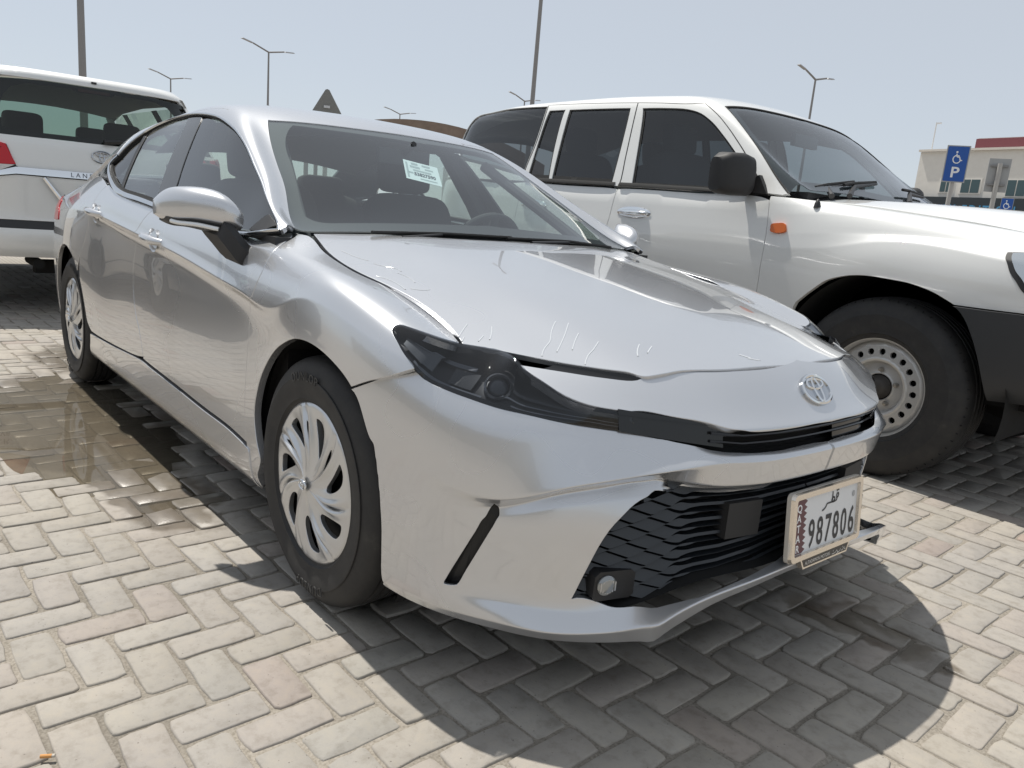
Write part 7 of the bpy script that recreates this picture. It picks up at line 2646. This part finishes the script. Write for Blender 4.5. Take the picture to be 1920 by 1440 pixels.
    bm = bmesh.new()
    rows = []
    for x, h in ((-.34, 1.835), (-.8, 1.88), (-1.6, 1.90), (-2.3, 1.885), (-2.75, 1.80)):
        rows.append([bm.verts.new((x, y, h - .06 * abs(y / .7) ** 2.5 - (.05 if abs(y) > .7 else 0))) for y in (-.735, -.70, -.5, -.25, 0, .25, .5, .70, .735)])
    for i in range(4):
        for j in range(8):
            bm.faces.new((rows[i][j], rows[i][j + 1], rows[i + 1][j + 1], rows[i + 1][j]))
    bmobj("roof", bm, M_WHITE, t)
    bm = bmesh.new()
    rows = []
    for x, h in ((-.30, 1.75), (-.8, 1.80), (-1.6, 1.82), (-2.3, 1.80), (-2.72, 1.76)):
        rows.append([bm.verts.new((x, y, h - .05 * abs(y / .7) ** 2)) for y in np.linspace(-.72, .72, 9)])
    for i in range(4):
        for j in range(8):
            bm.faces.new((rows[i][j], rows[i][j + 1], rows[i + 1][j + 1], rows[i + 1][j]))
    bmobj("headliner", bm, mat("headliner"), t)
    bm = bmesh.new()
    bm.faces.new([bm.verts.new(v) for v in ((-2.75, -.70, 1.78), (-2.75, .70, 1.78), (-3.45, .80, 1.30), (-3.45, -.80, 1.30))])
    bmobj("windscreen", bm, glass_mat("estate_windscreen", (.55, .72, .66), 1.0, 1.5), t, smooth=False)
    bm = bmesh.new()
    rows = []
    for x, h in ((-3.40, 1.28), (-3.9, 1.25), (-4.4, 1.18), (-4.62, 1.02), (-4.68, .5)):
        rows.append([bm.verts.new((x, y, h - .05 * abs(y / .9) ** 3)) for y in np.linspace(-.90, .90, 9)])
    for i in range(4):
        for j in range(8):
            bm.faces.new((rows[i][j], rows[i][j + 1], rows[i + 1][j + 1], rows[i + 1][j]))
    bmobj("hood", bm, M_WHITE, t)
    bm = bmesh.new()
    add_box(bm, (-2.3, 0, .62), (4.2, 1.70, .36))
    add_box(bm, (-.30, 0, .36), (.12, .9, .10))
    add_tube(bm, [(-.45, -.45, .40), (-.06, -.45, .40)], .04, 10)
    bmobj("underbody", bm, M_VOID, t, smooth=False)
    bm = bmesh.new()
    add_box(bm, (-.14, 0, .95), (.06, 1.7, .70))
    bmobj("tailgate_lining", bm, mat("estate_lining", (.12, .115, .105), .9), t, smooth=False)
    M_S = mat("estate_seat", (.085, .08, .072), .85)
    for x, ys in ((-1.05, (-.38, .38)), (-2.25, (-.40, .40))):
        for y in ys:
            s = bpy.data.objects.new("seat", None)
            link(s, t)
            soft_block("seat_back", (.14, .50, .60), (x, y, .98), s, M_S, (0, rad(12), 0), .06)
            soft_block("headrest", (.13, .29, .24), (x + .06, y, 1.44), s, M_S, (0, rad(6), 0), .06)
    # wheels
    w0 = bpy.data.objects.new("wheel", None)
    link(w0, t)
    w0.location = (-1.05, -.80, .39)
    lathe_tyre(.39, .23, .275, M_TYRE, w0, shoulder=.05)
    bm = bmesh.new()
    add_lathe(bm, [(.232, -.10), (.215, -.11), (.20, -.08), (.10, -.07), (.06, -.09), (.0, -.09)], 40, 'Y')
    bmobj("rim", bm, mat("alloy_rim", (.5, .5, .5), .3, .8), w0)
    for x, sg in ((-3.90, 1), (-1.05, -1), (-3.90, -1)):
        w = copy_tree(w0, t)
        w.location = (x, -.80 * sg, .39)
        w.rotation_euler = (0, 0, 0 if sg > 0 else math.pi)
    return t


ESTATE = build_wagon()


def repaint(root, old, new):
    for o in root.children_recursive:
        if o.type == 'MESH':
            for sl in o.material_slots:
                if sl.material == old:
                    sl.link = 'OBJECT'
                    sl.material = new


# neighbours: the same kind of saloon in other colours, one beyond the off-roader, one on the open side of the sedan
_red = mat("red_paint", (.30, .03, .045), .35, .2, Coat_Weight=1.0)
RED_CAR = copy_tree(SEDAN)
RED_CAR.name = "red_sedan"
RED_CAR.location = (.80, 5.62, 0)
tag(RED_CAR, "red car of which only the roof edge shows beyond the off-roader's hood at right", "car")
repaint(RED_CAR, M_SILVER, _red)
_gry = mat("grey_paint", (.07, .072, .078), .35, .4, Coat_Weight=1.0)
GREY_CAR = copy_tree(SEDAN)
GREY_CAR.name = "grey_sedan"
GREY_CAR.location = (-9.2, -3.25, 0)
GREY_CAR.rotation_euler = (0, 0, math.pi)
tag(GREY_CAR, "grey car out of frame that shows only as a reflection in the silver sedan's doors", "car")
repaint(GREY_CAR, M_SILVER, _gry)
# ================================================================== lamp posts, signs and buildings round the car park
M_POLE = mat("galvanised_pole", (.26, .25, .245), .55, .35)
M_CONC = None


def stucco(name, c1, c2, scale=3.0):
    m = mat(name, c1, .9)
    nt, N, L, b = nodes_of(m)
    n = noise_node(nt, scale, 6, .6)
    r = ramp(nt, n.outputs[0], [(.3, c1), (.7, c2)])
    L.new(r.outputs[0], b.inputs["Base Color"])
    f = noise_node(nt, 40, 3, .6)
    bump(nt, f.outputs[0], .2, .02, b)
    return m


def lamp_post(loc, h, view, label, r=.085, arm=1.9, arms=True):
    """tapered pole with two raised arms; view = direction of the arm that comes towards the car park"""
    t = thing("lamp_post", label, "lamp post", loc, group="double-armed lamp posts round the car park")
    bm = bmesh.new()
    add_tube(bm, [(0, 0, 0), (0, 0, h * .5), (0, 0, h)], [r, r * .8, r * .55], 12)
    bmobj("pole", bm, M_POLE, t)
    bm = bmesh.new()
    add_box(bm, (0, 0, .15), (r * 3.2, r * 3.2, .3))
    bmobj("plinth", bm, M_POLE, t, bevel=.02)
    v = Vector((*view, 0)).normalized()
    for s in (1, -1):
        d = v * s
        bm = bmesh.new()
        p0 = Vector((0, 0, h - .03))
        p1 = p0 + d * arm * .62 + Vector((0, 0, .26))
        add_tube(bm, [p0, p1], [r * .55, r * .5], 8)
        a = bmobj("arm", bm, M_POLE, t)
        bm = bmesh.new()
        p2 = p0 + d * (arm + .1) + Vector((0, 0, .36))
        pm = (p1 + p2) / 2
        rz = math.atan2(d.y, d.x)
        add_box(bm, pm, (.78, .17, .055), Matrix.Rotation(rz, 3, 'Z') @ Matrix.Rotation(-.12, 3, 'Y'), taper=(.8, .6))
        bmobj("lantern", bm, mat("lantern_grey", (.30, .30, .31), .5), a, bevel=.015)
    return t


def face_cam(loc):
    d = Vector(cam.location) - Vector(loc)
    return math.atan2(d.y, d.x)


_vw = (.99, -.05)
lamp_post((-44.34, 17.48, 0), 9.0, (.35, -.93), "thin lamp post with both arms clear, above the sedan's roof edge")
lamp_post((-61.41, 17.2, 0), 8.7, (.44, -.89), "far short-looking lamp post above the corner of the tailgate's roof")
lamp_post((-62.21, 37.31, 0), 9.1, (.20, -.98), "farthest small lamp post rising over the brown curved roof")
lamp_post((-20.25, 35.14, 0), 8.8, (.09, -.99), "lamp post with both arms showing, above the white off-roader's windscreen")
lamp_post((-44.0, 36.6, 0), 9.2, (.25, -.97), "lamp post of which only one arm end shows over the off-roader's roof")
lamp_post((-23.65, 3.53, 0), 10.5, (.9, -.3), "thick near lamp post at upper left, its top out of the picture", .115)
lamp_post((-19.49, 16.41, 0), 11.0, (.8, -.5), "near lamp post at upper middle, its top out of the picture", .095)


def post_sign(name, label, cat, loc, w, h, zc, rot, face_fn, post_r=.038):
    t = thing(name, label, cat, loc, (0, 0, rot))
    bm = bmesh.new()
    add_tube(bm, [(-.05, 0, 0), (-.05, 0, zc + h * .35)], post_r, 14)
    bmobj("post", bm, mat("sign_post_grey", (.42, .41, .39), .5, .3), t)
    bm = bmesh.new()
    add_box(bm, (0, 0, zc), (.016, w, h))
    bmobj("panel", bm, mat("sign_back_grey", (.36, .37, .37), .5, .2), t, bevel=.006)
    for q in (-.28, .28):
        bm = bmesh.new()
        add_box(bm, (-.03, 0, zc + h * q), (.03, w * .8, .03))
        bmobj("clamp", bm, mat("clamp_grey", (.25, .25, .25), .5, .5), t, smooth=False)
    face_fn(t)
    return t


def rr_poly(w, h, r, n=5):
    out = []
    for cx, cy, a0 in ((w / 2 - r, h / 2 - r, 0), (-w / 2 + r, h / 2 - r, 90), (-w / 2 + r, -h / 2 + r, 180), (w / 2 - r, -h / 2 + r, 270)):
        out += [(cx + r * math.cos(rad(a0 + 90 * k / n)), cy + r * math.sin(rad(a0 + 90 * k / n))) for k in range(n + 1)]
    return out


def wheelchair(t, M4, s, m):
    """access symbol drawn in strokes, s = height"""
    P = [[(-.06, .30), (-.03, .08), (.16, .06)], [(.16, .06), (.27, -.20), (.36, -.17)], [(-.035, .15), (.14, .13)]]
    ring = [[(-.10, .16), (-.25, .02), (-.27, -.18), (-.16, -.36), (.02, -.41), (.17, -.33), (.23, -.20)]]
    V, F = stroke_poly([[(x * s, y * s) for x, y in q] for q in P + ring], .075 * s)
    meshobj("symbol", [M4 @ Vector(v) for v in V], F, m, t)
    bm = bmesh.new()
    bm.faces.new([bm.verts.new(M4 @ Vector((-.07 * s + .075 * s * math.cos(a), .42 * s + .075 * s * math.sin(a), 0))) for a in np.linspace(0, 2 * math.pi, 16, endpoint=False)])
    bmobj("symbol_head", bm, m, t, smooth=False)


M_BLUE = mat("sign_blue", (.012, .085, .36), .35)
M_SIGNW = mat("sign_white", (.78, .80, .82), .4)


def face_parking(w, h, zc, letter=True):
    def fn(t):
        M4 = Matrix(((0, 0, 1, .0105), (1, 0, 0, 0), (0, 1, 0, zc), (0, 0, 0, 1)))
        bm = bmesh.new()
        bm.faces.new([bm.verts.new(M4 @ Vector((u, v, 0))) for u, v in rr_poly(w - .03, h - .03, .015)])
        bmobj("blue_face", bm, M_BLUE, t, smooth=False)
        wheelchair(t, M4 @ Matrix.Translation((0, h * (.17 if letter else .05), .0015)), h * (.36 if letter else .62), M_SIGNW)
        if letter:
            V, F = text_mesh("P", h * .40, 1, bold=.004, align='CENTER')
            meshobj("letter", [M4 @ Vector((x * 1.1, y - h * .36, .0015)) for x, y, z in V], F, M_SIGNW, t)
    return fn


_l = (-3.285, 10.94, 0)
post_sign("parking_sign", "tall blue wheelchair parking sign with a white P on a grey post", "sign", _l, .31, .53, 2.36, face_cam(_l) + .12, face_parking(.31, .53, 2.36), .032)
_l = (-3.03, 11.9, 0)
post_sign("parking_sign", "bare grey back of a parking sign right of the blue one", "sign", _l, .30, .50, 2.29, face_cam(_l) + math.pi + .15, lambda t: None, .035)
_l = (-9.72, 32.33, 0)
post_sign("parking_sign", "small distant blue wheelchair sign without a letter at the right edge", "sign", _l, .42, .56, 3.0, face_cam(_l), face_parking(.42, .56, 3.0, False), .03)

# warning triangle seen from behind
_l = (-10.73, 4.47, 0)
_t = thing("warning_sign", "triangular road sign seen from its grey back above the sedan's roof", "sign", _l, (0, 0, face_cam(_l)))
_bm = bmesh.new()
_tri = []
for k in range(3):
    a0 = 90 + 120 * k
    for q in (-40, 0, 40):
        _tri.append((.47 * math.cos(rad(a0)) + .05 * math.cos(rad(a0 + q)), .47 * math.sin(rad(a0)) + .05 * math.sin(rad(a0 + q))))
add_prism(_bm, _tri, Matrix(((0, 0, 1, .03), (1, 0, 0, 0), (0, 1, 0, 2.31), (0, 0, 0, 1))), .015)
bmobj("panel", _bm, mat("sign_back_dark", (.20, .20, .19), .55, .2), _t, smooth=False)
_bm = bmesh.new()
add_tube(_bm, [(0.0, 0, 0), (0.0, 0, 2.62)], .038, 12)
bmobj("post", _bm, mat("sign_post_grey"), _t)
_bm = bmesh.new()
add_box(_bm, (.055, 0, 2.55), (.02, .10, .04))
bmobj("clamp", _bm, mat("clamp_light", (.55, .55, .55), .4, .5), _t, bevel=.004)

# ---- building with dark fascia on the right
_wall = stucco("cream_stucco", (.66, .635, .59), (.71, .685, .64))
_b0, _b1 = Vector((-19.25, 45.78, 0)), Vector((-6.0, 43.4, 0))
_ax = (_b1 - _b0).normalized()
_rot = math.atan2(_ax.y, _ax.x)
_bt = thing("showroom_building", "cream two-storey building with dark lettered fascia and maroon roof band at right", "building", _b0, (0, 0, _rot))
_Lb = 17.0
_bm = bmesh.new()
add_box(_bm, (_Lb / 2, 6.0, 3.26), (_Lb, 12, 6.52))
bmobj("wall", _bm, _wall, _bt, smooth=False)
_bm = bmesh.new()
add_box(_bm, (_Lb / 2 + .02, -.03, 6.60), (_Lb + .10, .30, .12))
bmobj("parapet", _bm, stucco("cream_coping", (.62, .58, .52), (.68, .63, .57)), _bt, smooth=False)
_bm = bmesh.new()
add_box(_bm, (1.9 + 7, 3.6, 6.95), (14.0, 3.0, 1.05))
_ro = bmobj("roof_house", _bm, _wall, _bt, smooth=False)
_bm = bmesh.new()
add_box(_bm, (1.92 + 7, 2.02, 7.14), (14.06, .12, .58))
bmobj("maroon_band", _bm, mat("maroon_cladding", (.17, .045, .055), .5), _ro, smooth=False)
_bm = bmesh.new()
add_box(_bm, (_Lb / 2 - .1, -.22, 2.55), (_Lb + .6, .30, 3.0))
_fa = bmobj("fascia", _bm, mat("fascia_dark", (.022, .030, .036), .35), _bt, smooth=False)
_V, _F = text_mesh("BLACK EDITION", .74, 1.25, align='LEFT', bold=.012)
meshobj("lettering", [(x * .82 + .75, -.40, y + 3.13) for x, y, z in _V], [f[::-1] for f in _F][::1], mat("fascia_letter_blue", (.06, .26, .46), .4), _fa)
_V, _F = text_mesh("& SHOWROOM", .74, 1.25, align='LEFT', bold=.012)
for (u0, u1, z0, z1) in ((1.55, 2.25, 4.35, 5.02), (2.75, 3.80, 4.32, 5.02), (5.2, 6.2, 4.2, 5.0), (8.2, 9.6, 4.2, 5.0), (11, 12.4, 4.2, 5.0)):
    _bm = bmesh.new()
    add_box(_bm, ((u0 + u1) / 2, -.012, (z0 + z1) / 2), (u1 - u0 + .14, .05, z1 - z0 + .14))
    _w = bmobj("window", _bm, mat("window_surround", (.72, .69, .64), .7), _bt, smooth=False)
    for k in range(2):
        a, b = u0 + (u1 - u0) * k / 2 + .03, u0 + (u1 - u0) * (k + 1) / 2 - .03
        _bm = bmesh.new()
        add_box(_bm, ((a + b) / 2, -.045, (z0 + z1) / 2), (b - a, .02, z1 - z0))
        bmobj("pane", _bm, mat("window_pane_green", (.05, .09, .10), .08), _w, smooth=False)
for (u, h_) in ((.35, 1.55), (7.6, 1.1)):
    _bm = bmesh.new()
    add_tube(_bm, [(u, .4, 6.52), (u, .4, 6.66 + h_)], .035, 8)
    add_box(_bm, (u + .16, .4, 6.60 + h_), (.28, .05, .08))
    bmobj("roof_mast", _bm, mat("mast_white", (.7, .7, .7), .5), _bt, smooth=False)

# ---- brown curved roof behind the sedan
_c0 = Vector((-37.5, 20.2, 0))
_ct = thing("curved_canopy", "low brown curved canopy roof far behind the sedan", "canopy", (-36.0, 22.6, 0), (0, 0, math.atan2(3.82, 2.41)))
_bm = bmesh.new()
_rows = []
for k in range(21):
    u = -7 + 14 * k / 20
    zt = 5.62 - .035 * u * u
    _rows.append([_bm.verts.new(v) for v in ((u, -.5, zt - .55), (u, -.5, zt), (u, 5.0, zt + .1), (u, 5.0, zt - .4))])
for k in range(20):
    for j in range(4):
        _bm.faces.new((_rows[k][j], _rows[k][(j + 1) % 4], _rows[k + 1][(j + 1) % 4], _rows[k + 1][j]))
bmobj("roof_shell", _bm, stucco("brown_roof", (.20, .15, .12), (.26, .20, .16), 2), _ct, angle=30)
for u in (-6, 0, 6):
    for v in (0, 4.6):
        _bm = bmesh.new()
        add_tube(_bm, [(u, v, 0), (u, v, 5.62 - .035 * u * u - .4)], .12, 10)
        bmobj("column", _bm, M_POLE, _ct)

# ---- long pale building and low wall on the open side, met only as reflections in glass and paint
_pb = thing("pale_warehouse", "long beige building behind the photographer, seen only as a reflection in the windows", "building", (-6, -34, 0), (0, 0, rad(4)))
_bm = bmesh.new()
add_box(_bm, (0, -5, 2.6), (70, 10, 5.2))
bmobj("wall", _bm, stucco("beige_wall", (.44, .40, .31), (.50, .455, .36)), _pb, smooth=False)
for k in range(18):
    _bm = bmesh.new()
    add_box(_bm, (-33 + k * 3.9, .05, 5.4), (.35, .3, .5))
    bmobj("parapet_post", _bm, mat("parapet_dark", (.16, .14, .11), .8), _pb, smooth=False)
